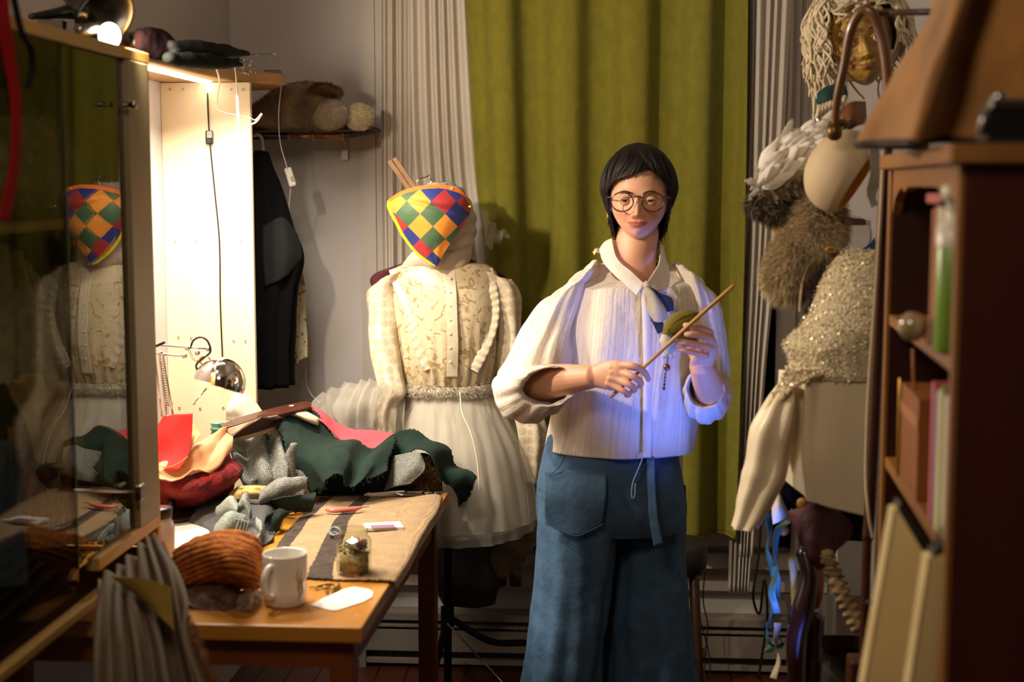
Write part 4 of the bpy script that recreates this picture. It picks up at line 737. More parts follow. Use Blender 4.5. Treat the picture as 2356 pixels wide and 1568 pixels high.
for px, py, D in [(1208, 1478, 3.95), (985, 1560, 3.85), (1020, 1440, 4.45)]:
    e = W(px, py, D); hub = base+AZ*.30; e.z = max(e.z, .02); mk('leg', *tube([hub, hub.lerp(e, .55)+AZ*-.03, e], .010, 10, 14), m_blk, t)
mk('collar', *lathe([(.013, -.03), (.02, -.03), (.02, .03), (.013, .03)], 20, base+AZ*.30), m_blk, t)
# wrapped head
m_wrap = mat('cream_jersey', '#c9b6a0', .85, var=.06, bump=.25, bs=60)
t = thing('cloth_head', 'cream cloth wrapped head of the mannequin beneath the harlequin scarf', 'head', W(1015, 622, DM))
V, Fc = loft([(W(1012, 420, DM), AX, AY, .03, .03), (W(1010, 440, DM), AX, AY, .072, .075), (W(1014, 490, DM), AX, AY, .099, .10), (W(1018, 540, DM), AX, AY, .097, .10), (W(1022, 580, DM), AX, AY, .082, .088), (W(1030, 605, DM), AX, AY, .062, .075), (W(1033, 622, DM), AX, AY, .03, .04)], 64, 70, noise=(30, .002), foldf=lambda T, V: .0025*np.sin(2*PI*(9*V+1.2*np.cos(2*PI*T+.6))), capS=True, capE=True)
mk('wrap', V, Fc, m_wrap, t)
V, Fc = loft([(W(925, 615, DM-.04), AZ, AY, .01, .01), (W(965, 590, DM-.07), AZ, AY, .03, .02), (W(1010, 600, DM-.09), AZ, AY, .028, .02), (W(1060, 598, DM-.07), AZ, AY, .028, .02), (W(1085, 580, DM-.02), AZ, AY, .02, .02)], 24, 30, noise=(40, .004), capS=True, capE=True)
mk('neck_wrap', V, Fc, m_wrap, t)
# harlequin scarf: diamond patches given by the cloth's own UV
def harl():
    cols = [hx(c) for c in ('#f59a2a', '#3f6b3c', '#b81f24', '#1b2c86', '#f2d400', '#f07a1c')]
    ms = []
    for i, c in enumerate(('#ee9430', '#41603c', '#a62428', '#1a2c78', '#eed000', '#ee741a')): ms.append(mat('harlequin_%d' % i, c, .6, var=.04, bump=.1, bs=200, sheen=.2))
    return ms
HM = harl()
rows = [[(893, 462, 4.02), (915, 446, 4.00), (945, 434, 3.99), (985, 427, 3.98), (1025, 428, 3.98), (1060, 440, 3.99), (1078, 462, 4.02)],
        [(893, 478, 4.01), (920, 470, 3.98), (955, 462, 3.96), (990, 458, 3.955), (1028, 460, 3.965), (1062, 468, 3.99), (1082, 484, 4.03)],
        [(908, 508, 4.00), (932, 502, 3.97), (962, 500, 3.955), (995, 500, 3.95), (1025, 500, 3.96), (1050, 502, 3.98), (1072, 506, 4.01)],
        [(928, 545, 4.00), (950, 542, 3.98), (972, 540, 3.965), (996, 540, 3.96), (1018, 538, 3.965), (1036, 536, 3.98), (1053, 535, 4.0)],
        [(958, 582, 4.00), (968, 580, 3.99), (982, 578, 3.98), (996, 576, 3.98), (1008, 574, 3.98), (1018, 572, 3.985), (1028, 571, 3.99)],
        [(998, 612, 4.00), (1000, 611, 4.0), (1001, 611, 3.995), (1002, 611, 3.995), (1003, 611, 3.995), (1004, 611, 3.995), (1005, 611, 4.0)]]
C = np.array([[tuple(W(*p)) for p in r] for r in rows]); PX = np.array([[(p[0], p[1]) for p in r] for r in rows], float)
nv, nu = 200, 240; G = cr(C, nv); G = cr(G.transpose(1, 0, 2), nu).transpose(1, 0, 2); Pp = cr(PX, nv); Pp = cr(Pp.transpose(1, 0, 2), nu).transpose(1, 0, 2)
Nn = nrm(G); bulge = .006*np.exp(-((Pp[..., 0]-1045)/30)**2-((Pp[..., 1]-465)/12)**2)-.008*np.exp(-((Pp[..., 0]-985)/60)**2-((Pp[..., 1]-472+.25*(985-Pp[..., 0]))/7)**2)
G = G+np.array(tuple(-AY))*(bulge+wr(G, 25, 4)*.003)[..., None]
# lattice of the printed diamonds, in metres on the cloth (measured on it, axes along the diagonals)
fx = (Pp[..., 0]-967)/28.5; fy = (Pp[..., 1]-520)/28.5; fx = fx+.25*np.sin((Pp[..., 1]-430)/28)*np.clip((500-Pp[..., 1])/70, 0, 1)
a = np.floor((fx+fy*1.0)/2+.5); b = np.floor((fy-fx*1.0)/2+.5)
bi = b.astype(int); ai = a.astype(int); og = np.isin(bi, [0, -1]); par = (ai+bi) % 2
pid = np.where(og, np.where(par == 0, 0, 1), np.where(par == 0, 2, 3))
U = np.linspace(0, 1, nu)[None]+0*pid; Vv = np.linspace(0, 1, nv)[:, None]+0*pid
d2 = (Pp[..., 0]-Pp[:, :1, 0]); pid = np.where((d2 < 5.5), 4, pid); pid = np.where((Pp[..., 1]-Pp[:1, :, 1] < 7) & (d2 > 5), 5, pid)
t = thing('harlequin_scarf', 'harlequin diamond patterned scarf with a yellow edge hung over the mannequin head', 'scarf', W(1000, 612, 4.0))
o = mk('cloth', G, gridf(nv, nu), HM, t, mi=pid[:-1, :-1].ravel().astype(int)); solid(o, .003, 0)
mk('piping', *tube(G[::4, 0], .0026, 8), HM[4], t); mk('binding', *tube(G[0, ::4], .0028, 8), HM[5], t)
for px, py in [(1040, 433), (1081, 475)]: mk('pin_head', *ell(W(px, py, 3.975), (.004, .003, .003), nu=12, nv=8), HM[4], t)
# sticks and hook
m_stick = mat('stick_wood', '#8c5f2e', .5, var=.15, vs=20); d = (W(990, 492, 4.08)-W(903, 366, 4.10))
R_ = rotm('Y', math.atan2(W(990, 492, 4.08).x-W(903, 366, 4.1).x, -(W(990, 492, 4.08).z-W(903, 366, 4.1).z)) * -1)
for k, off in enumerate((-.007, .007)):
    a_, b_ = W(903, 366, 4.10)+AX*off-AZ*off*-.5, W(985, 488, 4.08)+AX*off-AZ*off*-.5
    tag(mk('wooden_slat_stick', *boxg((a_+b_)/2, (.0125, .010, (a_-b_).length), R_), m_stick, smooth=False), ['left wooden slat stuck up behind the harlequin scarf', 'right wooden slat stuck up behind the harlequin scarf, against its twin'][k], 'stick')
tag(mk('hanger_hook', *tube([W(958, 420, 4.03), W(965, 412, 4.03), W(983, 406, 4.03), W(989, 402, 4.03), W(990, 410, 4.03), W(994, 416, 4.03), W(990, 424, 4.03), W(988, 432, 4.03)], .0020, 8, 50), m_chr), 'chrome hanger hook standing above the harlequin scarf', 'hook')
m_veil = mat('veil_tulle', '#e0d8c8', .9, alpha=.26, transl=.3)
tag(sheet('tulle_ruffle', Ws([[(1108, 470, 4.2), (1122, 500, 4.2), (1140, 520, 4.2), (1172, 537, 4.2)], [(1112, 500, 4.17), (1122, 530, 4.2), (1140, 545, 4.17), (1172, 541, 4.2)], [(1118, 560, 4.2), (1128, 575, 4.2), (1140, 560, 4.2), (1168, 543, 4.2)]]), m_veil, None, 50, 30, folds=[(3, .008, 0, .5)], noise=(50, .006), th=.0008), 'small sheer tulle ruffle standing out right of the cloth head', 'ruffle')

# lace blouse
m_lace = flm('cream_brocade', '#d6c5a2', '#a98f63', 38, .57, .45)
def circ(name, base, spot):
    m = mat(name, base, .5, var=.04, bump=.15, bs=80); N = m.node_tree.nodes; L = m.node_tree.links; b = N['Principled BSDF']; src = b.inputs['Base Color'].links[0].from_socket
    tc = N.new('ShaderNodeTexCoord'); v = N.new('ShaderNodeTexVoronoi'); v.inputs['Scale'].default_value = 38; v.inputs['Randomness'].default_value = .25; L.new(tc.outputs['Object'], v.inputs['Vector'])
    r = N.new('ShaderNodeMapRange'); r.inputs[1].default_value = .50; r.inputs[2].default_value = .42; L.new(v.outputs['Distance'], r.inputs[0])
    mx = N.new('ShaderNodeMix'); mx.data_type = 'RGBA'; L.new(r.outputs[0], mx.inputs[0]); L.new(src, mx.inputs[6]); mx.inputs[7].default_value = hx(spot); L.new(mx.outputs[2], b.inputs['Base Color']); return m
m_circ = circ('scalloped_lace', '#d9cab0', '#c2b193'); m_sat = mat('cream_satin', '#ddcfb2', .35, var=.05, sheen=.3)
t = thing('lace_blouse', 'cream brocade blouse with ruffled yoke worn by the mannequin', 'blouse', W(1035, 885, DM))
TR = [ring(975, 1075, 597, DM, .065, tilt=.2), ring(925, 1125, 608, DM, .085), ring(898, 1148, 635, DM, .10), ring(900, 1152, 690, DM, .115), ring(908, 1152, 760, DM, .125), ring(918, 1148, 830, DM, .12), ring(930, 1135, 880, DM, .10)]
V, Fc = loft(TR, 120, 90, noise=(16, .006), foldf=lambda T, V: .004*np.sin(2*PI*26*T)*np.clip((V-.55)*3, 0, 1)); mk('bodice', V, Fc, m_lace, t)
sl = mk('sleeve', *loft([(W(905, 628, DM), (AX+AZ*.6).normalized(), AY, .045, .06), (W(882, 670, DM), (AX+AZ*.1), AY, .050, .06), (W(880, 740, DM-.02), AX, AY, .048, .055), (W(885, 820, DM-.05), AX, AY, .047, .052), (W(898, 880, DM-.08), AX, AY, .040, .045), (W(905, 905, DM-.09), AX, AY, .034, .04), (W(893, 925, DM-.09), AX, AY, .030, .035), (W(884, 960, DM-.09), AX, AY, .034, .035), (W(888, 1000, DM-.09), AX, AY, .028, .03)], 64, 90, noise=(18, .009), foldf=lambda T, V: .004*np.sin(2*PI*7*T)*V), m_circ, t)
mk('sleeve', *loft([(W(1142, 630, DM), (AX-AZ*.6).normalized(), AY, .045, .06), (W(1158, 680, DM), AX, AY, .042, .06), (W(1170, 750, DM), AX, AY, .034, .05), (W(1172, 820, DM), AX, AY, .036, .05), (W(1180, 900, DM), AX, AY, .040, .05), (W(1222, 980, DM-.02), AX, AY, .036, .05), (W(1226, 1060, DM-.02), AX, AY, .026, .04), (W(1226, 1105, DM-.02), AX, AY, .020, .03)], 64, 90, noise=(18, .009), foldf=lambda T, V: .006*np.sin(2*PI*5*T+2*V)), m_circ, t)
def front(px, py, extra=.0):   # depth on the bodice front
    for i in range(len(TR)-1):
        y0 = 424; pass
    xc = {600: 1025, 640: 1023, 700: 1027, 780: 1031, 880: 1033}; ks = sorted(xc); c0 = np.interp(py, ks, [xc[k] for k in ks]); hw = np.interp(py, [600, 635, 700, 830, 880], [60, 125, 126, 115, 102]); dd = np.interp(py, [600, 635, 700, 760, 830, 880], [.07, .10, .117, .126, .12, .10])
    q = min(.97, abs(px-c0)/hw); return W(px, py, DM-dd*math.sqrt(1-q*q)-.006-extra)
pk = [[front(x, y, .002) for x in (xa, xa+12, xa+25)] for xa, y in [(1022, 622), (1026, 680), (1028, 740), (1030, 800), (1028, 868)]]
sheet('placket', pk, m_sat, t, 16, 60, th=.003, noise=(60, .0015))
def ruffle(pts, w, n, m, par, nm='ruffle', amp=.0022, fr=14):
    P = cr([tuple(front(x, y)) for x, y in pts], n); T = np.gradient(P, axis=0); T /= np.linalg.norm(T, axis=1, keepdims=True); out = np.cross(T, np.array(tuple(AY))); out /= np.linalg.norm(out, axis=1, keepdims=True); fwd = np.array(tuple(-AY))
    s = np.linspace(0, 1, n); G = []
    for k, q in enumerate(np.linspace(-1, 1, 7)): G.append(P+out*(q*w)[None] if False else P+out*q*w+fwd*(amp*abs(q)*np.sin(2*PI*fr*s*1.0+q*1.2)+.004-.002*q*q)[:, None])
    o = mk(nm, np.array(G), gridf(7, n), m, par); solid(o, .0015, 0)
ruffle([(905, 618), (915, 655), (935, 700), (950, 745), (962, 795), (985, 850)], .013, 160, m_sat, t, fr=13)
ruffle([(1122, 618), (1132, 660), (1138, 705), (1132, 755), (1112, 810), (1090, 852)], .015, 170, m_sat, t, fr=14)
mk('collar_band', *loft([ring(968, 1082, 600, DM, .075, tilt=.2), ring(972, 1078, 590, DM, .07, tilt=.2)], 60, 8), m_sat, t)
r = random.Random(5); gs = []
for k in range(7): gs.append(ell(front(1036, 640+k*32, .004), (.004, .002, .004), nu=12, nv=8))
for g in gs[:7]: mk('button', *g, m_sat, t)
# waistband and tulle skirt
t = thing('tulle_skirt', 'full white tulle skirt with a fluffy waistband on the mannequin', 'skirt', W(1040, 1210, DM))
V, Fc = loft([ring(928, 1138, 878, DM, .115), ring(924, 1140, 890, DM, .125), ring(926, 1138, 902, DM, .118)], 80, 12, noise=(60, .004)); m_ww = mat('white_wool', '#cfc4ae', .95, var=.08, bump=.5, bs=120); mk('waistband', V, Fc, m_ww, t); fur('waistband_fluff', V, Fc, 5000, .014, m_ww, t, lay=(0, 0, -.3), layw=.3, seed=31)
m_tu = mat('skirt_tulle', '#e0d9c9', .9, var=.05, alpha=.42, transl=.3); m_tu2 = mat('skirt_tulle_inner', '#d0c7b4', .9, var=.05, alpha=.85, transl=.2)
SK = lambda g, dy=0: [ring(930-g*.2, 1136+g*.2, 895, DM, .11), ring(915-g*.5, 1160+g*.5, 950, DM, .16), ring(900-g, 1192+g, 1040, DM, .22+g*.001), ring(895-g, 1215+g, 1130, DM, .25+g*.001), ring(890-g, 1222+g, 1205+dy, DM, .26+g*.001)]
for i, (g, dy, ph) in enumerate([(-12, -10, 0), (2, 5, 1), (10, -25, 2.2)]):
    V, Fc = loft(SK(g, dy), 260, 70, noise=(9, .016), seed=i, foldf=lambda T, V: (.006*np.sin(2*PI*(13+4*i)*T+ph+2*np.sin(2*PI*3*T))+.003*np.sin(2*PI*29*T+ph*2))*(.15+V)); o = mk('tulle_layer', V, Fc, m_tu2 if i == 0 else m_tu, t)

sheet('side_veil', Ws([[(925, 900, 4.1), (880, 880, 4.12), (830, 878, 4.15), (780, 885, 4.18), (745, 905, 4.2)], [(930, 930, 4.05), (880, 915, 4.05), (820, 910, 4.08), (765, 915, 4.12), (722, 935, 4.18)], [(930, 970, 4.03), (880, 960, 4.03), (820, 955, 4.06), (770, 960, 4.1), (730, 965, 4.15)], [(930, 1010, 4.05), (880, 1010, 4.04), (820, 1010, 4.08), (770, 1005, 4.1), (730, 1000, 4.15)]]), m_veil, t, 80, 60, folds=[(5, .010, 0, .6), (9, .006, 1, .2)], noise=(18, .014), th=.0006)
sheet('veil_fold', Ws([[(900, 885, 4.0), (850, 872, 4.05), (800, 882, 4.1)], [(880, 925, 3.98), (820, 930, 4.02), (760, 945, 4.1)], [(860, 985, 4.0), (810, 985, 4.04), (770, 990, 4.1)]]), m_veil, t, 60, 50, folds=[(4, .012, 2, 1)], noise=(22, .012), th=.0006)
mk('cord', *tube([W(1058, 902, 3.98), W(1064, 950, 3.95), W(1085, 1000, 3.92), W(1098, 1060, 3.90), W(1104, 1130, 3.88)], .0022, 6, 40), m_sat, t)
# dim things under the skirt
t = thing('leather_bag', 'dark brown bag standing in the shade below the tulle skirt', 'bag', W(1075, 1390, 4.3))
V, Fc = loft([(W(1085, 1212, 4.35), AX, AY, .05, .04), (W(1078, 1260, 4.33), AX, AY, .10, .07), (W(1070, 1330, 4.3), AX, AY, .11, .08), (W(1075, 1385, 4.3), AX, AY, .08, .06)], 40, 40, noise=(18, .012), capS=True, capE=True); mk('body', V, Fc, mat('dark_bag', '#2c1b0f', .6, var=.2, vs=20), t)
mk('handle', *tube([W(1050, 1225, 4.3), W(1070, 1200, 4.3), W(1100, 1205, 4.3), W(1110, 1235, 4.3)], .008, 10, 30), m_dk, t)
t = thing('fur_paw_bundle', 'brown furry costume with hanging paws between the bag and the blue trousers', 'costume', W(1175, 1345, 4.3))
for rr in [[(1185, 1190, .05), (1190, 1240, .06), (1160, 1285, .05), (1150, 1320, .03)], [(1190, 1230, .04), (1180, 1290, .03), (1175, 1318, .018)]]:
    V, Fc = loft([(W(a, b, 4.28), AX, AY, s, s*.8) for a, b, s in rr], 30, 30, noise=(30, .008), capS=True, capE=True); mk('body', V, Fc, m_furb, t); fur('fur', V, Fc, 2500, .014, m_furb, t, seed=33)
for px in (1152, 1186): mk('paw', *lathe([(0, -.03), (.018, -.028), (.020, 0), (.016, .03), (0, .034)], 20, W(px, 1325, 4.28)), m_dk, t)
tag(mk('metal_rod', *tube([W(1030, 1434, 3.9), W(1158, 1572, 3.55)], .0028, 8), m_steel), 'thin straight metal rod leaning across the floor before the dress form', 'rod')
t = thing('wooden_stool', 'dark wooden stool mostly hidden behind the blue trousers', 'stool', (W(1570, 1400, 4.12).x, W(1570, 1400, 4.12).y, 0))
sc_ = W(1560, 1275, 4.12); mk('seat', *lathe([(0, -.05), (.075, -.05), (.085, -.03), (.085, .03), (.07, .045), (0, .045)], 40, sc_), mat('stool_seat', '#1d1812', .5), t)
for a in (45, 135, 225, 315):
    dv = Vector((math.cos(math.radians(a)), math.sin(math.radians(a)), 0)); mk('leg', *tube([sc_+dv*.065-AZ*.04, Vector((sc_.x, sc_.y, .012))+dv*.10], .013, 10), m_dk, t)
mk('stretcher', *lathe([(.083, -.007), (.09, 0), (.083, .007), (.076, 0), (.083, -.007)], 30, Vector((sc_.x, sc_.y, .2))), m_dk, t)
# ---------------- the person -----------------
PD = 3.52
ph = math.radians(-7)
def sstep(x, a, b): q = np.clip((x-a)/(b-a), 0, 1); return q*q*(3-2*q)
HO = W(1469, 552, PD+.01)     # under the head's axis at chin height
def hw(P):   # head local -> world
    P = np.asarray(P, float); x = P[..., 0]*math.cos(ph)-P[..., 1]*math.sin(ph); y = P[..., 0]*math.sin(ph)+P[..., 1]*math.cos(ph)
    return np.array(tuple(HO))+x[..., None]*np.array(tuple(AX))+y[..., None]*np.array(tuple(AY))+P[..., 2:3]*np.array([0, 0, 1.])
def hwv(x, y, z): return Vector(hw(np.array([[x, y, z]]))[0])
def headgeo():
    bm = bmesh.new(); bmesh.ops.create_icosphere(bm, subdivisions=7, radius=1); S_ = np.array([v.co for v in bm.verts]); Fc = [[v.index for v in f.verts] for f in bm.faces]; bm.free()
    a, b, c = S_[:, 0], S_[:, 1], S_[:, 2]
    hz = .104; z = .104+c*hz
    sx = np.interp(c, [-1, -.85, -.6, -.35, 0, .4, 1], [.62, .74, .86, .94, .97, 1.0, 1.0])*.0735
    sf = np.interp(c, [-1, -.85, -.6, -.3, 0, .3, .6, 1], [1.25, 1.24, 1.10, .98, .92, .91, .93, .95])*.090
    sb = np.interp(c, [-1, -.6, -.2, .2, 1], [.35, .55, .88, 1.05, 1.0])*.098
    x = a*sx; y = np.where(b < 0, b*sf, b*sb)
    fr = np.clip(-b*1.6, 0, 1)
    g = lambda cx, cz, wx, wz: np.exp(-((x-cx)/wx)**2-((z-cz)/wz)**2)
    g2 = lambda cx, cz, wx, wz: g(cx, cz, wx, wz)+g(-cx, cz, wx, wz)
    ax_ = np.abs(x)
    d = .0045*g2(.026, .115, .020, .008)                       # brow
    d += -.0085*g2(.031, .097, .015, .011)-.002*g(0, .103, .01, .01)  # sockets
    nr_ = np.interp(z, [.054, .058, .064, .070, .085, .100, .110], [0, .013, .0235, .0215, .0150, .0075, 0])
    nw = np.interp(z, [.054, .064, .075, .10], [.0115, .0105, .0085, .0075])
    d += nr_*np.exp(-(ax_/nw)**2.4)
    d += .0085*g2(.0125, .0635, .0055, .0055)                  # wings
    d += -.005*g2(.006, .0575, .0028, .0022)                   # nostrils
    d += .005*g2(.038, .070, .018, .014)+.0022*g2(.040, .054, .012, .012)  # cheeks (smile)
    sm = 4.2*x*x                                           # corners turn up
    zm = z-np.minimum(sm, .004)
    d += .0032*np.exp(-((zm-.0458)/.0034)**2)*np.exp(-(ax_/.022)**4)*(1-.25*np.exp(-(x/.003)**2))
    d += .0040*np.exp(-((zm-.0385)/.0038)**2)*np.exp(-(ax_/.018)**4)
    d += -.0040*np.exp(-((zm-.0421)/.0012)**2)*np.exp(-(ax_/.023)**4)
    d += -.0026*g2(.0265, .0460, .0030, .0040)                 # mouth corners
    d += .0030*g(0, .044, .024, .014)                          # muzzle
    d += -.0030*g(0, .0305, .013, .0035)+.0065*g(0, .0150, .014, .010)  # chin
    d += -.0018*g(0, .0525, .0025, .004)                       # philtrum
    y = y-d*fr
    return np.stack([x, y, z], -1), Fc
HV, HF = headgeo()
parts = [(hw(HV), HF)]
for s in (-1, 1):
    V, Fc = ell((s*.0745, .012, .088), (.0065, .017, .029), rotm('Z', s*.35), 28, 20); parts.append((hw(V), Fc))
    V, Fc = ell((s*.074, .004, .063), (.005, .008, .009)); parts.append((hw(V), Fc))
nk = [(W(1462, 655, PD+.05), AX, AY, .075, .06), (W(1460, 632, PD+.035), AX, AY, .060, .056), (W(1460, 608, PD+.03), AX, AY, .0535, .054), (W(1463, 575, PD+.03), AX, AY, .051, .054), (W(1468, 535, PD+.04), AX, AY, .052, .055), (W(1470, 505, PD+.05), AX, AY, .045, .05)]
parts.append(loft(nk, 48, 40, capS=True, capE=True))
tr = [(1462, 640, .05, .05), (1461, 656, .11, .07), (1461, 690, .150, .085), (1457, 760, .150, .10), (1450, 860, .135, .095), (1438, 950, .13, .095), (1425, 1050, .160, .11), (1420, 1110, .165, .11)]
parts.append(loft([(W(x, y, PD+.045), AX, AY, a, b) for x, y, a, b in tr], 56, 60, capS=True, capE=True))
def limb(pts, r, n=20, k=40): return tube([W(*p) for p in pts], r, n, k)
parts.append(limb([(1338, 682, 3.57), (1275, 760, 3.53), (1215, 880, 3.44)], [.044, .043, .040]))
parts.append(limb([(1215, 880, 3.44), (1255, 878, 3.39), (1310, 872, 3.33), (1365, 866, 3.285)], [.040, .043, .036, .0265]))
parts.append(limb([(1584, 682, 3.57), (1615, 780, 3.55), (1642, 925, 3.48)], [.044, .042, .038]))
parts.append(limb([(1642, 925, 3.48), (1636, 900, 3.42), (1622, 865, 3.36), (1612, 838, 3.315)], [.038, .040, .033, .0265]))
# hands
parts.append(loft([(W(1352, 867, 3.295), AZ, AY, .025, .021), (W(1372, 865, 3.28), AZ, AY, .027, .020), (W(1395, 863, 3.262), AZ, AY, .033, .018), (W(1415, 863, 3.25), AZ, AY, .036, .017), (W(1429, 862, 3.243), AZ, AY, .033, .013)], 40, 30, capS=True, capE=True))
fing = [[(1405, 846, 3.25), (1430, 840, 3.242), (1459, 842, 3.222), (1482, 855, 3.232), (1492, 873, 3.262)],
        [(1405, 857, 3.247), (1429, 857, 3.238), (1457, 866, 3.217), (1474, 879, 3.228), (1472, 889, 3.258)],
        [(1402, 869, 3.247), (1423, 873, 3.238), (1449, 885, 3.220), (1460, 895, 3.232), (1455, 899, 3.262)],
        [(1398, 880, 3.25), (1415, 888, 3.242), (1436, 900, 3.230), (1447, 907, 3.242), (1441, 909, 3.268)]]
for i, f in enumerate(fing): parts.append(limb(f, [.0095, .0094, .0082, .0076, .0066] if i < 3 else [.008, .008, .007, .0065, .0058], 16, 30)); parts.append(ell(W(*f[1])+AY*.001, (.0092, .0092, .0092), nu=16, nv=12))
parts.append(limb([(1372, 852, 3.285), (1405, 842, 3.285), (1440, 840, 3.285), (1472, 848, 3.278)], [.016, .013, .0095, .008], 16, 26))
parts.append(loft([(W(1611, 846, 3.33), AX, AY, .026, .021), (W(1617, 828, 3.305), AX, AY, .029, .021), (W(1625, 805, 3.285), AX, AY, .026, .020), (W(1629, 783, 3.272), AX, AY, .019, .016), (W(1628, 764, 3.265), AX, AY, .011, .012)], 40, 30, capS=True, capE=True))
fing2 = [[(1622, 775, 3.275), (1634, 766, 3.252), (1609, 754, 3.222), (1590, 749, 3.212), (1575, 748, 3.214)],
         [(1625, 790, 3.275), (1639, 783, 3.250), (1611, 772, 3.217), (1592, 769, 3.207), (1578, 769, 3.210)],
         [(1622, 803, 3.275), (1635, 800, 3.250), (1604, 793, 3.215), (1578, 788, 3.203), (1557, 787, 3.206)],
         [(1617, 818, 3.28), (1624, 818, 3.254), (1600, 812, 3.222), (1578, 806, 3.209), (1560, 803, 3.212)]]
for i, f in enumerate(fing2): parts.append(limb(f, [.0095, .0092, .0082, .0076, .0064] if i < 3 else [.008, .0082, .0070, .0065, .0056], 16, 30))
parts.append(limb([(1612, 835, 3.31), (1597, 815, 3.318), (1585, 785, 3.318), (1580, 760, 3.305)], [.016, .013, .010, .008], 16, 26))
# legs
for x0, x1, x2, s in [(1345, 1325, 1300, 0), (1485, 1492, 1500, .09)]:
    parts.append(tube([W(x0, 1090, PD+.03+s), W(x1, 1350, PD+.03+s), W(x2, 1800, PD+.04+s), W(x2, 2050, PD+.06)], [.078, .062, .048, .036], 24, 40))
V, Fc = join(parts)
floorp = W(1410, 2000, PD+.05); pbase = Vector((floorp.x, floorp.y, 0))
m_skin = mat('skin', '#dba382', .5, var=.05, vs=14, bump=.05, bs=300, sss=.12)
person = mk('person', V, Fc, m_skin)
person['label'] = 'person in round glasses and white blouse, holding a stick and a small doll'; person['category'] = 'person'
rm = person.modifiers.new('r', 'REMESH'); rm.mode = 'VOXEL'; rm.voxel_size = .0021; rm.use_smooth_shade = True
sm_ = person.modifiers.new('s', 'SMOOTH'); sm_.factor = .5; sm_.iterations = 2
dg = bpy.context.evaluated_depsgraph_get(); me = bpy.data.meshes.new_from_object(person.evaluated_get(dg)); person.modifiers.clear(); person.data = me
pbl = _wl[person.name]; nvn = len(me.vertices); co = np.empty(nvn*3); me.vertices.foreach_get('co', co); co = co.reshape(-1, 3)+np.array(pbl)
# lips, cheeks, lids coloured where they are on the face
rel = co-np.array(tuple(HO)); lx_ = rel@np.array(tuple(AX)); ly_ = rel@np.array(tuple(AY)); hx_ = lx_*math.cos(ph)+ly_*math.sin(ph); hy_ = -lx_*math.sin(ph)+ly_*math.cos(ph); hz_ = rel[:, 2]
zm = hz_-np.minimum(4.2*hx_*hx_, .004); frn = hy_ < -.05
cupid = .0018*np.exp(-((np.abs(hx_)-.006)/.004)**2)
lip = np.exp(-(np.maximum(np.abs(zm-.0420)-(.0046+cupid), 0)/.0012)**2)*np.exp(-np.maximum(np.abs(hx_)-.0245+np.abs(zm-.042)*1.6, 0)**2/.0020**2)*frn
blush = (.55*np.exp(-((np.abs(hx_)-.040)/.016)**2-((hz_-.066)/.013)**2)+.4*np.exp(-(hx_/.010)**2-((hz_-.064)/.008)**2))*frn
ca = me.color_attributes.new('tint', 'FLOAT_COLOR', 'POINT'); cc = np.zeros((nvn, 4)); cc[:, 0] = lip; cc[:, 1] = blush; cc[:, 3] = 1; ca.data.foreach_set('color', cc.ravel())
N = m_skin.node_tree.nodes; L = m_skin.node_tree.links; b = N['Principled BSDF']; src = b.inputs['Base Color'].links[0].from_socket
at = N.new('ShaderNodeAttribute'); at.attribute_name = 'tint'; sp_ = N.new('ShaderNodeSeparateColor'); L.new(at.outputs['Color'], sp_.inputs[0])
m1 = N.new('ShaderNodeMix'); m1.data_type = 'RGBA'; m1.inputs[7].default_value = hx('#cc7058'); L.new(sp_.outputs[1], m1.inputs[0]); L.new(src, m1.inputs[6])
m2 = N.new('ShaderNodeMix'); m2.data_type = 'RGBA'; m2.inputs[7].default_value = hx('#bb6458'); L.new(sp_.outputs[0], m2.inputs[0]); L.new(m1.outputs[2], m2.inputs[6]); L.new(m2.outputs[2], b.inputs['Base Color'])
print('person verts', nvn)
P_ = person
# eyes
m_eye = mat('eye_white', '#d8cfc6', .15, var=.01, coat=.5); m_iris = mat('iris_brown', '#1c0f08', .1, coat=1); m_hair = mat('dark_hair', '#0c0706', .6, var=.3, vs=60, col2='#180d08', spec=.3); m_brow = mat('eyebrow_hair', '#1a0f0a', .8)
lidm = m_skin
for s in (-1, 1):
    ey = -.0690; c0 = np.array([s*.031, ey, .0965])
    V, Fc = ell((0, 0, 0), (.0118, .0118, .0118), None, 28, 20); e_ = mk('eye', hw(V+c0), Fc, m_eye, P_)
    V, Fc = ell((-.0008, -.0098, 0), (.0056, .0030, .0056), None, 24, 14); mk('iris', hw(V+c0), Fc, m_iris, e_)
    for nm, a0, a1 in (('upper_eyelid', 14, 100), ('lower_eyelid', -80, -13)):
        e = np.radians(np.linspace(a0, a1, 12)); az = np.radians(np.linspace(-75, 75, 24)); E_, A2 = np.meshgrid(e, az, indexing='ij')
        # lid edge arcs up in the middle and closes at the corners
        E2 = np.radians(a0*np.cos(A2*1.15))+(E_-np.radians(a0))
        r_ = .0127; G = np.stack([r_*np.sin(A2)*np.cos(E2*.9), -r_*np.cos(A2)*np.cos(E2), r_*np.sin(E2)], -1)
        o = mk(nm, hw(G+c0), gridf(12, 24), m_skin, P_); solid(o, .0012, 0)
    lp = [(s*.031+.0128*math.sin(a), ey-.0132*math.cos(a)*.98, .0965+.0128*math.sin(math.radians(14)*math.cos(a*1.15))+.0002) for a in np.radians(np.linspace(-70, 70, 18))]
    mk('eyelashes', *tube(hw(np.array(lp)), [.0003, .0009, .0011, .0009, .0003], 6), m_brow, P_)
    bpz = [(s*.012, -.0855, .1140), (s*.020, -.0868, .1170), (s*.032, -.0845, .1195), (s*.042, -.0785, .1180), (s*.049, -.0715, .1145)]
    V, Fc = tube(hw(np.array(bpz)), [.0012, .0026, .0026, .0020, .0008], 8, 24, flat=.45, up=(0, -1, 0)); mk('eyebrow', V, Fc, m_brow, P_)
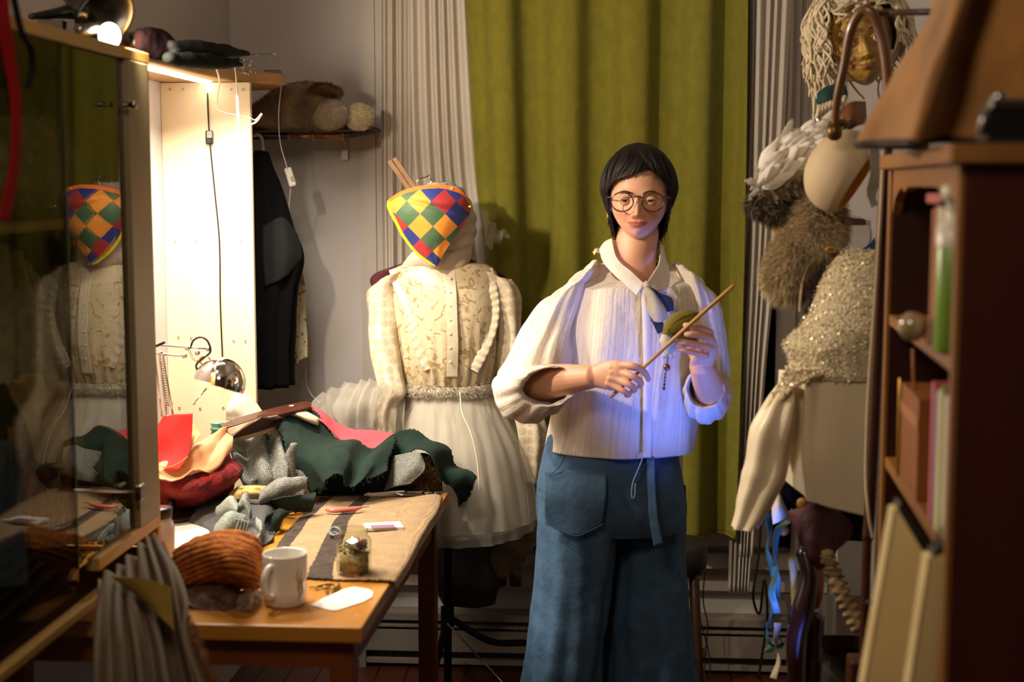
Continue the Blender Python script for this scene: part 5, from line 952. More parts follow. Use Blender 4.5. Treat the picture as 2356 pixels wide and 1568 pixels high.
# hair
ZT = .236
def zend(al):   # al degrees, + = image right
    return np.interp(al, [-180, -140, -110, -88, -72, -60, -42, -25, -8, 8, 20, 34, 48, 62, 74, 90, 110, 140, 180], [-.03, -.012, .004, .022, .060, .118, .145, .152, .160, .172, .176, .160, .138, .110, .072, .048, .006, -.012, -.03])
def hp_(al, z, off=0):
    al = np.radians(al); q = np.clip((z-.120)/(ZT-.120), 0, 1); e = np.sqrt(np.clip(1-q**2.2, 0, 1))
    low = np.clip((.120-z)/.15, 0, 1); rx = .0905*e*(1-.42*low**.9)+off; fr_ = .093*e+off; bk = .108*e*(1-.42*low)+off
    c = np.cos(al); ry = np.where(c > 0, fr_, bk); return np.stack([rx*np.sin(al), .006-ry*c, z+0*al], -1)
al = np.linspace(-180, 180, 121)[:-1]; s = np.linspace(0, 1, 44)
A2, S2 = np.meshgrid(al, s); Z2 = ZT-(ZT-zend(A2))*(S2**.9)*1.0; G = hp_(A2, np.minimum(Z2, ZT-.0004), -.002); G = G+wr(G, 60, 3)[..., None]*.0015
hr = mk('hair', hw(G), gridf(44, 120, True), m_hair, P_); solid(hr, .006, 0)
r = random.Random(11); gs = []
for k in range(520):
    a0 = r.uniform(-180, 180); ze = float(zend(a0))+r.uniform(-.006, .010); st = r.uniform(.0, .35); drift = r.uniform(-8, 8)+(-26 if -50 < a0 < 14 else (16 if 14 <= a0 < 60 else 0))*1.0
    n = 9; pts = []
    lift = r.uniform(.000, .006)
    for i in range(n):
        u = st+(1-st)*i/(n-1); z = (ZT-.001)-(ZT-.001-ze)*(u**.9); p = hp_(np.array(a0-drift*(1-u)), np.array(z), lift*math.sin(PI*min(u, .9))-.001); pts.append(p)
    if abs(a0) > 85: pts[-1] = pts[-1]+np.array([.004*math.sin(k), 0, -.008*r.random()])
    w_ = r.uniform(.0025, .0052); gs.append(tube(hw(np.array(pts)), [w_*.5, w_, w_, w_*.8, .0004], 6, 16, flat=.5))
for k in range(60):   # wisps over the forehead and at the nape
    a0 = r.uniform(5, 40) if k < 14 else r.choice([r.uniform(-110, -78), r.uniform(80, 130)]); z0 = float(zend(a0))+.02; ln = r.uniform(.012, .03); dx = r.uniform(-.012, .006) if k < 14 else r.uniform(-.004, .004)
    p0 = hp_(np.array(a0), np.array(z0)); p1 = p0+np.array([dx*.5, -.001, -ln*.5]); p2 = p0+np.array([dx, .003, -ln*1.2]); gs.append(tube(hw(np.array([p0, p1, p2])), [.0012, .0009, .0002], 5, 8))
mk('hair_locks', *join(gs), m_hair, hr)
# glasses
g_ = thing('glasses', 'round tortoiseshell glasses worn by the person', 'glasses', hwv(0, -.1, .09)); m_tort = mat('tortoiseshell', '#1c0f07', .2, var=.4, vs=90, col2='#5a3414', coat=.6); m_lens = glassmat('lens', '#ffffff', .6)
gy = -.0985
def rimp(s, k=40, rr=1.0, y=gy): return np.array([(s*.0365+.0265*rr*math.cos(a), y+.03*abs(.0265*rr*math.cos(a)+.0)*0+.012*max(0, s*(.0265*rr*math.cos(a)))/.0265*.6, .0955+.0235*rr*math.sin(a)*(1.0 if math.sin(a) < 0 else .93)) for a in np.linspace(0, 2*PI, k+1)])
for s in (-1, 1):
    mk('rim', *tube(hw(rimp(s)), [.0019], 10, 80, cap=False), m_tort, g_)
    P = rimp(s, 40, .97)[:-1]; c0 = P.mean(0); V = np.vstack([P, c0+np.array([0, -.0012, 0])]); mk('lens', hw(V), [[40, i, (i+1) % 40] for i in range(40)], m_lens, g_)
    mk('temple', *tube(hw(np.array([(s*.0635, gy+.008, .106), (s*.074, -.070, .105), (s*.0775, -.01, .100), (s*.077, .018, .095), (s*.075, .03, .078)])), .0019, 8, 30), m_tort, g_)
    mk('nose_pad', *ell(hwv(s*.0105, gy+.006, .088), (.0018, .003, .005), nu=12, nv=8), m_lens, g_)
mk('bridge', *tube(hw(np.array([(-.0115, gy, .103), (-.006, gy-.002, .107), (0, gy-.003, .108), (.006, gy-.002, .107), (.0115, gy, .103)])), .0022, 10, 20), m_tort, g_)
m_gold2 = mat('gold_metal', '#d0a050', .25, 1)
tag(mk('earring', *ell(hwv(-.0775, -.002, .054), (.002, .002, .002), nu=12, nv=8), m_gold2), 'tiny gold stud earring in the left ear of the picture', 'earring')
tag(mk('earring', *tube(hw(np.array([(.0775, .002+.006*math.sin(a), .052+.006*math.cos(a)) for a in np.linspace(0, 2*PI, 20)])), .0011, 8), m_chr), 'small hoop earring on the right side of the face', 'earring')

# ---- blouse
def stripemat(name, c, c2, sc=26, b1=.5):
    m = mat(name, c, .85, var=.05, vs=10, bump=.45, bs=45, transl=.12); N = m.node_tree.nodes; L = m.node_tree.links; b = N['Principled BSDF']; src = b.inputs['Base Color'].links[0].from_socket; nn = b.inputs['Normal'].links[0].from_socket
    uv = N.new('ShaderNodeTexCoord'); mp = N.new('ShaderNodeMapping'); mp.inputs['Scale'].default_value = (1, .03, 1); L.new(uv.outputs['UV'], mp.inputs[0])
    wn = N.new('ShaderNodeTexNoise'); wn.inputs['Scale'].default_value = sc*5; wn.inputs['Detail'].default_value = 3; L.new(mp.outputs[0], wn.inputs['Vector']); wv = N.new('ShaderNodeMapRange'); wv.inputs[1].default_value = .38; wv.inputs[2].default_value = .62; L.new(wn.outputs['Fac'], wv.inputs[0])
    mx = N.new('ShaderNodeMix'); mx.data_type = 'RGBA'; L.new(wv.outputs[0], mx.inputs[0]); L.new(src, mx.inputs[6]); mx.inputs[7].default_value = hx(c2); L.new(mx.outputs[2], b.inputs['Base Color'])
    bp = N.new('ShaderNodeBump'); bp.inputs['Strength'].default_value = b1; bp.inputs['Distance'].default_value = .004; L.new(wv.outputs[0], bp.inputs['Height']); L.new(nn, bp.inputs['Normal']); L.new(bp.outputs[0], b.inputs['Normal']); return m
m_bl = stripemat('white_crinkle_cotton', '#e6dccf', '#d5c8b8', 14, .3); m_bl2 = mat('white_cotton_plain', '#e6dccf', .85, var=.03, bump=.15, bs=120, transl=.1)
m_bls = stripemat('white_crinkle_sleeve', '#e8dfd2', '#dacebf', 9, .22)
t = thing('blouse', 'loose white crinkled cotton blouse with puff sleeves worn by the person', 'blouse', W(1430, 1050, PD))
def loftuv(rings, n, nv, **k):
    V, Fc = loft(rings, n, nv, **k); u = np.tile(np.abs((np.arange(n)/n*2) % 2-1), nv); v = np.repeat(np.linspace(0, 1, nv), n); ex = len(V)-n*nv
    return V, Fc, np.vstack([np.stack([u, v], -1)]+([np.zeros((ex, 2))] if ex else []))
def mkuv(nm, r, m, p):
    o = mk(nm, r[0], r[1], m, p, uv=r[2]); solid(o, .0016, 0); return o
TB = [(W(1464, 621, PD+.02), AX, (AY+AZ*.55).normalized(), .062, .062), (W(1462, 624, PD+.03), AX, (AY+AZ*.40).normalized(), .105, .080), (W(1461, 632, PD+.035), AX, (AY+AZ*.25).normalized(), .148, .098), (W(1460, 652, PD+.035), AX, (AY+AZ*.1).normalized(), .174, .110),
      (W(1458, 720, PD+.03), AX, AY, .180, .130), (W(1452, 800, PD+.03), AX, AY, .182, .145), (W(1440, 900, PD+.03), AX, AY, .180, .152), (W(1432, 970, PD+.03), AX, AY, .184, .155), (W(1427, 1028, PD+.03), AX, AY, .190, .158)]
fo = lambda T, V: (.0035*np.sin(2*PI*7*T+3*np.sin(3*V))+.002*np.sin(2*PI*13*T+4*V))*np.clip(V*1.6-.15, 0, 1)-.010*np.exp(-((T-.62)/.03)**2)*np.sin(PI*V)
mkuv('body', loftuv(TB, 260, 110, noise=(11, .011), foldf=fo), m_bl, t)
SL = [(W(1384, 640, PD+.045), (AX*.3+AZ*.95).normalized(), AY, .008, .02), (W(1362, 640, PD+.045), (AX*.45+AZ*.9).normalized(), AY, .030, .045), (W(1330, 640, PD+.04), (AX*.7+AZ*.7).normalized(), AY, .062, .072), (W(1298, 672, PD+.03), (AX*.85+AZ*.45).normalized(), AY, .070, .075), (W(1268, 740, PD+.02), (AX*.9+AZ*.35).normalized(), AY, .080, .085), (W(1237, 815, PD-.01), (AX*.93+AZ*.35).normalized(), AY, .095, .09),
      (W(1222, 872, PD-.05), (AX*.95+AZ*.2).normalized(), (AY*.8+AZ*.5).normalized(), .096, .088), (W(1226, 905, PD-.12), (AX*.98+AZ*.1).normalized(), (AY*.4+AZ*.9).normalized(), .092, .072), (W(1240, 900, PD-.19), (AX*.98+AZ*.12).normalized(), (AY*.1+AZ).normalized(), .084, .062), (W(1258, 889, PD-.215), (AX*.98+AZ*.16).normalized(), AZ, .070, .046), (W(1262, 887, PD-.195), (AX*.98+AZ*.16).normalized(), AZ, .062, .041), (W(1258, 887, PD-.15), AX, AZ, .058, .040)]
fs = lambda T, V: (.003*np.sin(2*PI*7*T+5*V)+.002*np.sin(2*PI*13*T-3*V))*np.sin(PI*np.clip(V*1.0, 0, 1))
mkuv('sleeve', loftuv(SL, 200, 130, noise=(13, .010), foldf=fs, seed=3), m_bls, t)
SR = [(W(1544, 640, PD+.045), (AX*.3-AZ*.95).normalized(), AY, .008, .02), (W(1562, 640, PD+.045), (AX*.45-AZ*.9).normalized(), AY, .026, .042), (W(1590, 636, PD+.04), (AX*.7-AZ*.7).normalized(), AY, .052, .068), (W(1610, 690, PD+.03), (AX*.95-AZ*.2).normalized(), AY, .046, .07), (W(1620, 760, PD+.03), AX, AY, .048, .075), (W(1630, 830, PD+.02), AX, AY, .052, .08), (W(1628, 885, PD-.01), AX, (AY*.8+AZ*.5).normalized(), .056, .08),
      (W(1624, 912, PD-.06), AX, (AY*.4+AZ*.9).normalized(), .052, .066), (W(1622, 905, PD-.12), AX, AZ, .048, .056), (W(1621, 890, PD-.14), AX, AZ, .044, .050), (W(1620, 888, PD-.10), AX, AZ, .040, .046)]
mkuv('sleeve', loftuv(SR, 160, 110, noise=(14, .009), foldf=fs, seed=8), m_bls, t)
sheet('collar', Ws([[(1408, 548, 3.545), (1412, 570, 3.52), (1418, 590, 3.495), (1432, 608, 3.465), (1452, 624, 3.44), (1482, 652, 3.415)], [(1392, 556, 3.55), (1397, 582, 3.52), (1406, 602, 3.49), (1423, 622, 3.452), (1445, 640, 3.43), (1476, 664, 3.408)], [(1380, 572, 3.55), (1385, 596, 3.52), (1398, 616, 3.485), (1418, 636, 3.445), (1440, 656, 3.425), (1466, 680, 3.405)]]), m_bl2, t, 60, 20, noise=(40, .0015), th=.003)
sheet('collar', Ws([[(1520, 562, 3.545), (1519, 585, 3.52), (1515, 606, 3.49), (1505, 625, 3.455), (1488, 650, 3.415)], [(1527, 575, 3.545), (1530, 600, 3.515), (1526, 625, 3.48), (1514, 645, 3.445), (1496, 662, 3.412)], [(1530, 592, 3.54), (1538, 616, 3.51), (1540, 642, 3.475), (1532, 668, 3.44), (1508, 668, 3.415)]]), m_bl2, t, 50, 20, noise=(40, .0015), th=.003)
sheet('collar_back', Ws([[(1400, 562, 3.56), (1420, 552, 3.60), (1462, 548, 3.62), (1505, 552, 3.60), (1526, 566, 3.55)], [(1394, 590, 3.56), (1420, 585, 3.61), (1462, 580, 3.63), (1508, 585, 3.61), (1530, 595, 3.56)]]), m_bl2, t, 40, 10, th=.003)
tag_ = sheet('ruffle_edge', Ws([[(1364, 578, 3.56), (1375, 572, 3.56), (1388, 570, 3.56)], [(1366, 584, 3.55), (1376, 582, 3.55), (1388, 582, 3.55)]]), m_crm, t, 20, 8, folds=[(2, .003, 0, 0)], th=.002)
pl_ = [(1484, 665, 3.412), (1487, 720, 3.405), (1489, 800, 3.39), (1489, 900, 3.385), (1488, 980, 3.385), (1487, 1052, 3.385)]
sheet('placket', Ws([[(x-9, y, D-.001), (x, y, D-.004), (x+10, y, D-.001)] for x, y, D in pl_]), m_bl2, t, 12, 60, noise=(50, .0012), th=.003)
# scarf
m_navy = mat('navy_print', '#161c34', .7, var=.3, vs=60); m_crs = mat('cream_scarf', '#b8ab83', .7, var=.12, vs=25)
t = thing('neck_scarf', 'small navy and cream scarf knotted at the blouse collar', 'scarf', W(1515, 762, 3.39))
mk('knot', *ell(W(1488, 656, 3.395), (.009, .009, .011), None, 20, 14, (3, .15)), m_crs, t)
sheet('navy_tail', Ws([[(1490, 660, 3.40), (1500, 662, 3.40)], [(1503, 682, 3.392), (1520, 674, 3.392)], [(1520, 702, 3.39), (1546, 686, 3.39)], [(1532, 718, 3.39), (1550, 714, 3.39)]]), m_navy, t, 16, 24, noise=(60, .003), th=.003)
sheet('cream_tail', Ws([[(1482, 664, 3.395), (1488, 662, 3.387), (1496, 666, 3.39)], [(1490, 685, 3.392), (1504, 678, 3.382), (1516, 690, 3.388)], [(1492, 715, 3.39), (1512, 712, 3.378), (1532, 716, 3.386)], [(1505, 738, 3.388), (1520, 740, 3.382), (1538, 732, 3.386)]]), m_crs, t, 20, 30, noise=(50, .003), th=.004)
for a, b, c, d in [((1495, 728), (1510, 722), (1504, 748), (1520, 742)), ((1505, 750), (1524, 742), (1514, 768), (1532, 760))]: sheet('navy_stripe', Ws([[a+(3.39,), b+(3.386,)], [c+(3.39,), d+(3.386,)]]), m_navy, t, 10, 10, th=.003)
sheet('cream_stripe', Ws([[(1498, 742, 3.394), (1522, 736, 3.39)], [(1512, 762, 3.394), (1536, 752, 3.39)]]), m_crs, t, 10, 10, th=.003)
# doll
t = thing('small_doll', 'small cloth doll with an olive hood and cream body held in the hand', 'doll', W(1535, 830, 3.26))
m_olv = mat('olive_felt', '#6f6212', .9, var=.06, bump=.1, bs=200); m_dc = mat('doll_cotton', '#c9bfa4', .85, var=.1, bump=.2, bs=100)
V, Fc = loft([(W(1529, 772, 3.25), (AZ*.6+AX*-.8).normalized(), AY, .006, .008), (W(1543, 757, 3.25), (AZ*.75-AX*.65).normalized(), AY, .020, .018), (W(1566, 742, 3.25), (AZ*.8-AX*.6).normalized(), AY, .026, .02), (W(1588, 728, 3.25), (AZ*.8-AX*.6).normalized(), AY, .018, .015), (W(1604, 717, 3.25), (AZ*.8-AX*.6).normalized(), AY, .004, .005)], 40, 40, noise=(30, .001), capS=True, capE=True); mk('hood', V, Fc, m_olv, t)
mk('hood_seam', *tube([W(1531, 768, 3.233), W(1550, 742, 3.232), W(1572, 728, 3.232), W(1602, 718, 3.243)], .0011, 6, 30), m_olv, t)
V, Fc = loft([(W(1560, 778, 3.255), AZ, AY, .012, .012), (W(1580, 782, 3.255), AZ, AY, .016, .014), (W(1603, 786, 3.255), AZ, AY, .008, .01)], 30, 20, capS=True, capE=True); mk('hood_flap', V, Fc, m_olv, t)
V, Fc = loft([(W(1530, 768, 3.25), AX, AY, .010, .012), (W(1536, 785, 3.25), AX, AY, .019, .017), (W(1543, 800, 3.25), AX, AY, .016, .015), (W(1541, 812, 3.25), AX, AY, .010, .010)], 30, 30, noise=(60, .003), capS=True, capE=True); mk('body', V, Fc, m_dc, t)
for a in (-1, 1): mk('bow_loop', *ell(W(1537+7*a, 819, 3.245), (.008, .005, .005), rotm('Y', .5*a), 16, 12, (4, .15)), m_dc, t)
mk('cord', *tube([W(1536, 820, 3.245), W(1535, 843, 3.24), W(1530, 865, 3.24), W(1528, 893, 3.24)], .0012, 6, 24), m_navy, t)
mk('bead', *ell(W(1534, 844, 3.24), (.0085, .0085, .0080)), mat('amber_bead', '#8f3a10', .15, coat=1), t)
for y, r_ in ((860, .0022), (868, .0026), (876, .0022), (884, .0028), (893, .0035)): mk('small_bead', *ell(W(1531-(y-860)*.1, y, 3.24), (r_, r_, r_*1.3), nu=12, nv=8), mat('dark_bead', '#2a1710', .2, coat=.5), t)
tag(mk('wooden_stick', *tube([W(1406, 912, 3.262), W(1480, 845, 3.245), W(1575, 757, 3.188), W(1687, 657, 3.15)], [.0055, .0058, .0062, .0060], 8, 20, flat=.75), mat('stick_light', '#b07d38', .5, var=.12, vs=10)), 'straight light wooden stick held across the blouse in both hands', 'stick')
# trousers
m_jn = mat('blue_linen', '#3f6080', .85, var=.14, vs=22, bump=.3, bs=60, weave=.3, ws=160); m_jn2 = mat('blue_linen_seam', '#2f4f6c', .85, var=.1)
t = thing('trousers', 'wide blue linen trousers with a hanging tie worn by the person', 'trousers', pbase+AZ*.05)
fw = lambda T, V: (.006*np.sin(2*PI*6*T+2.5*V)+.004*np.sin(2*PI*11*T-4*V))*(.3+V)
LG = [ring(1262, 1555, 990, PD+.03, .13), ring(1250, 1562, 1045, PD+.03, .14), ring(1238, 1572, 1110, PD+.03, .15), ring(1236, 1576, 1170, PD+.03, .145), ring(1240, 1574, 1215, PD+.03, .12)]
V, Fc = loft(LG, 120, 40, noise=(14, .006), capE=True); mk('seat', V, Fc, m_jn, t)
for nm, L_ in (('leg', [(1238, 1445, 1120, .125), (1233, 1428, 1200, .13), (1234, 1415, 1300, .13), (1228, 1398, 1400, .125), (1216, 1385, 1500, .125), (1206, 1375, 1600, .125), (1195, 1390, 1850, .13), (1190, 1400, 1960, .13)]), ('leg', [(1400, 1574, 1120, .12), (1400, 1578, 1200, .125), (1405, 1582, 1300, .125), (1398, 1588, 1400, .12), (1395, 1596, 1500, .12), (1392, 1604, 1600, .12), (1390, 1615, 1850, .125), (1390, 1620, 1960, .125)])):
    sh = 0 if L_[0][0] < 1300 else .10
    V, Fc = loft([ring(a, b, y, PD+.01+sh, d) for a, b, y, d in L_], 110, 110, noise=(15, .010), seed=int(L_[0][0]), foldf=fw); mk(nm, V, Fc, m_jn, t)
sheet('pocket', Ws([[(1252, 1085, 3.402), (1320, 1080, 3.385), (1395, 1085, 3.385)], [(1252, 1140, 3.385), (1320, 1140, 3.37), (1395, 1140, 3.375)], [(1255, 1205, 3.392), (1325, 1232, 3.375), (1385, 1205, 3.385)]]), m_jn, t, 30, 30, th=.004, noise=(20, .002))
mk('pocket_seam', *tube([W(1255, 1205, 3.386), W(1290, 1220, 3.372), W(1325, 1232, 3.367), W(1358, 1220, 3.372), W(1388, 1205, 3.378)], .0014, 6, 24), m_jn2, t)
mk('front_seam', *tube([W(1300, 1050, 3.385), W(1285, 1075, 3.383), W(1262, 1095, 3.39)], .0014, 6, 24), m_jn2, t)
sheet('tie', Ws([[(1488, 1050, 3.385), (1506, 1050, 3.385)], [(1490, 1120, 3.375), (1508, 1120, 3.37)], [(1494, 1190, 3.375), (1514, 1190, 3.37)], [(1504, 1256, 3.375), (1526, 1250, 3.375)]]), m_jn, t, 8, 40, noise=(25, .003), th=.003)
mk('drawstring', *tube([W(1478, 1055, 3.375), W(1466, 1085, 3.37), W(1456, 1110, 3.365), W(1453, 1142, 3.365), W(1460, 1140, 3.365), W(1462, 1112, 3.365)], .0013, 6, 40), mat('pale_string', '#9fb2c0', .8), t)
for px in (1300, 1500):
    sp = W(px, 2040, PD+.05); o = mk('shoe', *loft([(Vector((sp.x, sp.y, .045))+AY*.10, AX, AZ, .03, .035), (Vector((sp.x, sp.y, .05))+AY*.03, AX, AZ, .042, .047), (Vector((sp.x, sp.y, .04))-AY*.08, AX, AZ, .045, .036), (Vector((sp.x, sp.y, .028))-AY*.16, AX, AZ, .035, .024)], 24, 20, capS=True, capE=True), m_blk); tag(o, 'black shoe under the %s trouser leg' % ('left' if px < 1400 else 'right'), 'shoe')
# ---------------- bookcase at the right -----------------
m_bk = mat('redbrown_wood', '#4a1a0c', .42, var=.3, vs=3, stretch=(1, 1, .12), bump=.05, bs=20, coat=.1); m_bke = mat('brown_edge_wood', '#94632c', .45, var=.15, vs=6, stretch=(1, .2, .2)); m_bin = mat('bookcase_inside', '#5a2c12', .55, var=.15)
Pn = W(2200, 900, 1.90); Pf = W(2037, 900, 2.64); Pn.z = Pf.z = 0
dl = (Pf-Pn).normalized(); dp = Vector((dl.y, -dl.x, 0)); BL = (Pf-Pn).length; zT = W(2215, 332, 1.90).z
def bb(a0, a1, d0, d1, z0, z1):   # box in bookcase axes: along, depth, z
    P = [Pn+dl*a+dp*d for a, d in ((a0, d0), (a1, d0), (a1, d1), (a0, d1))]; return prism([(p.x, p.y) for p in P], z0, z1)
def on(al_, d, z): p = Pn+dl*al_+dp*d; return Vector((p.x, p.y, z))
t = thing('bookcase', 'tall red brown wooden bookcase with open shelves at the right edge', 'bookcase', tuple(on(BL/2, .15, 0)))
z1 = W(2188, 832, 1.91).z; z2 = W(2180, 1275, 1.91).z
def bp(n, g, m): o = mk(n, g[0], g[1], m, t, False); bev(o, .002, 1); return o
bp('side_panel', bb(-.0, .022, .004, .32, 0, zT-.026), m_bk); bp('edge_strip', bb(-.0, .022, -.006, .0035, 0, zT-.026), m_bke)
bp('side_panel', bb(BL-.022, BL, .004, .32, 0, zT-.026), m_bk); bp('edge_strip', bb(BL-.022, BL, -.006, .0035, 0, zT-.026), m_bke)
bp('top', bb(-.02, BL+.02, -.02, .33, zT-.025, zT), m_bke); bp('back_panel', bb(.0225, BL-.0225, .30, .312, 0, zT-.026), m_bin)
for z in (z1, z2, z2-.30, z2-.62): bp('shelf', bb(.0225, BL-.0225, .0, .299, z-.020, z), m_bke)
v = []; nn_ = 60
for i in range(nn_+1):
    u = i/nn_; a_ = .0225+(BL-.045)*u; e = abs(u-.5)*2; dz = .030+.0*e+(.045*max(0, (e-.78)/.22)**1.2+.008*abs(math.sin(e*14)) if e > .45 else .0); v.append((a_, dz))
V = []; 
for d in (.0, .016):
    for a_, dz in v: V += [tuple(on(a_, d, zT-.026)), tuple(on(a_, d, zT-.026-dz))]
Fq = []; n2 = 2*(nn_+1)
for i in range(nn_):
    Fq += [[2*i, 2*i+1, 2*i+3, 2*i+2], [n2+2*i, n2+2*i+2, n2+2*i+3, n2+2*i+1], [2*i+1, n2+2*i+1, n2+2*i+3, 2*i+3]]
mk('valance', V, Fq, m_bke, t, False)
# books: each one its own object
def book(a, w_, z, h_, col, lab, d0=.003, dep=.16, pages='#cfc3a6'):
    k = thing('book', lab, 'book', tuple(on(a+w_/2, d0+dep/2, z)), 'books on the bookcase shelves'); mc = mat('cover_'+col, col, .55, var=.06)
    o = mk('cover', *join([bb(a, a+w_, d0, d0+.003, z+.001, z+h_), bb(a, a+.002, d0, d0+dep, z+.001, z+h_), bb(a+w_-.002, a+w_, d0, d0+dep, z+.001, z+h_)]), mc, k, False)
    mk('pages', *bb(a+.002, a+w_-.002, d0+.004, d0+dep-.004, z+.004, z+h_-.004), mat('pages', pages, .9), k, False); return k
a0 = .17
for w_, h_, c_, lab in [(.016, .20, '#8a5a2c', 'tan spined book, farthest of those on the upper shelf'), (.012, .205, '#a8382c', 'thin red spined book on the upper shelf'), (.018, .205, '#c2bba4', 'pale spined book next to the red one on the upper shelf'), (.014, .205, '#d2cbb6', 'white spined book behind the green tube on the upper shelf')][::-1]:
    book(a0, w_*1.7, z1, h_, c_, lab); a0 += w_*1.7+.002
a0 = .04
for w_, h_, c_, lab in [(.022, .21, '#d9cfba', 'white spined book nearest the camera on the middle shelf'), (.016, .205, '#cdbfa0', 'cream spined book on the middle shelf'), (.012, .215, '#8f9a4a', 'slim green spined book on the middle shelf'), (.018, .205, '#d6c7a2', 'thick cream book with a worn spine on the middle shelf'), (.012, .20, '#3b4a7a', 'slim blue spined book on the middle shelf'), (.014, .21, '#c8626a', 'pink spined book, farthest on the middle shelf')]:
    book(a0, w_*1.8, z2, h_, c_, lab); a0 += w_*1.8+.003
q = on(.125, .012, z1); t = thing('green_tube', 'green tube with a white cap standing on the upper shelf', 'bottle', tuple(q))
mk('tube', *lathe([(0, .001), (.024, .001), (.025, .004), (.025, .150), (.022, .155)], 36, q), mat('leaf_green', '#6f8f2c', .35), t)
mk('cap', *lathe([(.0255, .150), (.0255, .178), (.014, .184), (.013, .215), (.020, .217), (.020, .236), (0, .238)], 36, q), mat('white_cap', '#cfc8b6', .35), t)
o = mk('pink_box', *bb(.16, .28, -.006, .10, z1+.209, z1+.224), mat('pink_box', '#b8605c', .5), None, False); tag(o, 'flat pink and white box lying on top of the upper shelf books', 'box'); bev(o)
tag(mk('glass_ball', *ell(on(.25, -.024, z1+.024), (.022, .022, .023), nu=24, nv=16), mat('brown_glass', '#8f7c56', .15, coat=1)), 'small round brownish glass ball on the upper shelf', 'ball')
t = thing('paper_bag', 'orange brown paper bag with a gold edge on the middle shelf', 'bag', tuple(on(.36, .08, z2))); m_bagp = mat('brown_paper', '#8f551c', .55, var=.12)
mk('body', *join([bb(.34, .54, .002, .13, z2+.001, z2+.165)]), m_bagp, t, False); mk('gold_edge', *tube([on(.545, .0, z2+.004), on(.555, .0, z2+.168)], .006, 8, flat=.5), mat('gold_foil', '#b88a20', .3, .7), t); mk('band', *bb(.3395, .5405, .0005, .0018, z2+.115, z2+.135), mat('label_tan', '#a8703c', .6), t, False)
mk('handle', *tube([on(.45, .01, z2+.16), on(.455, .008, z2+.20), on(.465, .008, z2+.23)], .003, 8, 16), m_bagp, t)
# large books leaning before the case
def lean(nm, pts, D, dep, lab, top):
    t = thing(nm, lab, 'book', W(pts[2][0], 1600, D)); P = [W(a, b, D) for a, b in pts]; mk('pages', *slab(P, dep, AY), mat('pages_cream', '#efd79a', .85, var=.05, vs=3), t, False)
    A, B = P[0], P[-1]; A2, B2 = P[1], P[2]
    mk('cover', *slab([P[0]-AX*.006, P[0]+AZ*.002, P[1]+AX*.0, P[1]-AX*.006], dep, AY), mat('cream_cover', '#d8c08a', .6), t, False)
    mk('spine', *slab([P[0]+AZ*.0, P[0]+AZ*.012+AX*.004, P[3]+AZ*.012+AX*.006, P[3]], dep, AY), mat('dark_cover', '#1d1a14', .6), t, False); return t
lean('tall_book', [(2066, 1172), (1985, 1640), (2095, 1640), (2136, 1290)], 2.02, .03, 'large cream edged book leaning at the foot of the bookcase, left of the pair', 1)
lean('tall_book', [(2146, 1282), (2092, 1640), (2142, 1640), (2182, 1268)], 1.94, .03, 'large cream edged book leaning at the foot of the bookcase, right of the pair', 1)
# suede bag
m_sue = mat('brown_suede', '#9a6a30', .92, var=.22, vs=7, bump=.2, bs=160, sheen=.2)
t = thing('suede_bag', 'large upright brown suede bag with a raised fold on top of the bookcase', 'bag', tuple(on(.25, .12, zT)))
cols = [lambda s: (2150-20*s, -90+432*s, 2.42), lambda s: (2205-230*s, -80+420*s, 2.33-.10*s), lambda s: (2215-190*s, -85+420*s, 2.16), lambda s: (2215-120*s, -85+420*s, 2.07-.02*s), lambda s: (2240-140*s, -85+421*s, 1.99), lambda s: (2260-110*s, -85+412*s, 2.05), lambda s: (2330-60*s, -90+421*s, 2.02), lambda s: (2440, -90+420*s, 1.99), lambda s: (2560, -90+400*s, 2.1), lambda s: (2500, -90+400*s, 2.35)]
o = sheet('body', [[W(*c(s)) for c in cols] for s in np.linspace(0, 1, 6)], m_sue, t, 110, 60, noise=(14, .008), th=.006)
e = o_grid[o.name][-1]; mk('hem', *tube(e[::2]+np.array([0, 0, .004]), .006, 8), mat('dark_edge', '#2a1608', .8), t)
mk('seam', *tube([W(*[(a+b)/2 for a, b in zip(cols[3](s), cols[4](s))])-AY*.006 for s in np.linspace(.02, .98, 12)], .003, 6, 40), mat('dark_edge'), t)
t = thing('old_camera', 'black box with silver top and knobs standing on the bookcase', 'camera', W(2330, 312, 1.74))
bxw = W(2275, 250, 1.74); mk('body', *bx3(bxw.x, bxw.x+.14, bxw.y, bxw.y+.05, zT+.001, W(2275, 252, 1.74).z), mat('black_leatherette', '#0a0a0c', .4, bump=.2, bs=200), t, False)
zz = W(2275, 252, 1.74).z; o = mk('top_plate', *bx3(bxw.x+.004, bxw.x+.136, bxw.y+.004, bxw.y+.046, zz+.001, zz+.014), m_steel, t, False); bev(o)
for x in (.018, .115): mk('knob', *lathe([(.009, 0), (.009, .008), (0, .009)], 20, (bxw.x+x, bxw.y+.025, zz+.014)), m_steel, t)
mk('side_knob', *ell((bxw.x-.004, bxw.y+.01, (zT+zz)/2), (.006, .006, .014), nu=14, nv=10), m_steel, t)

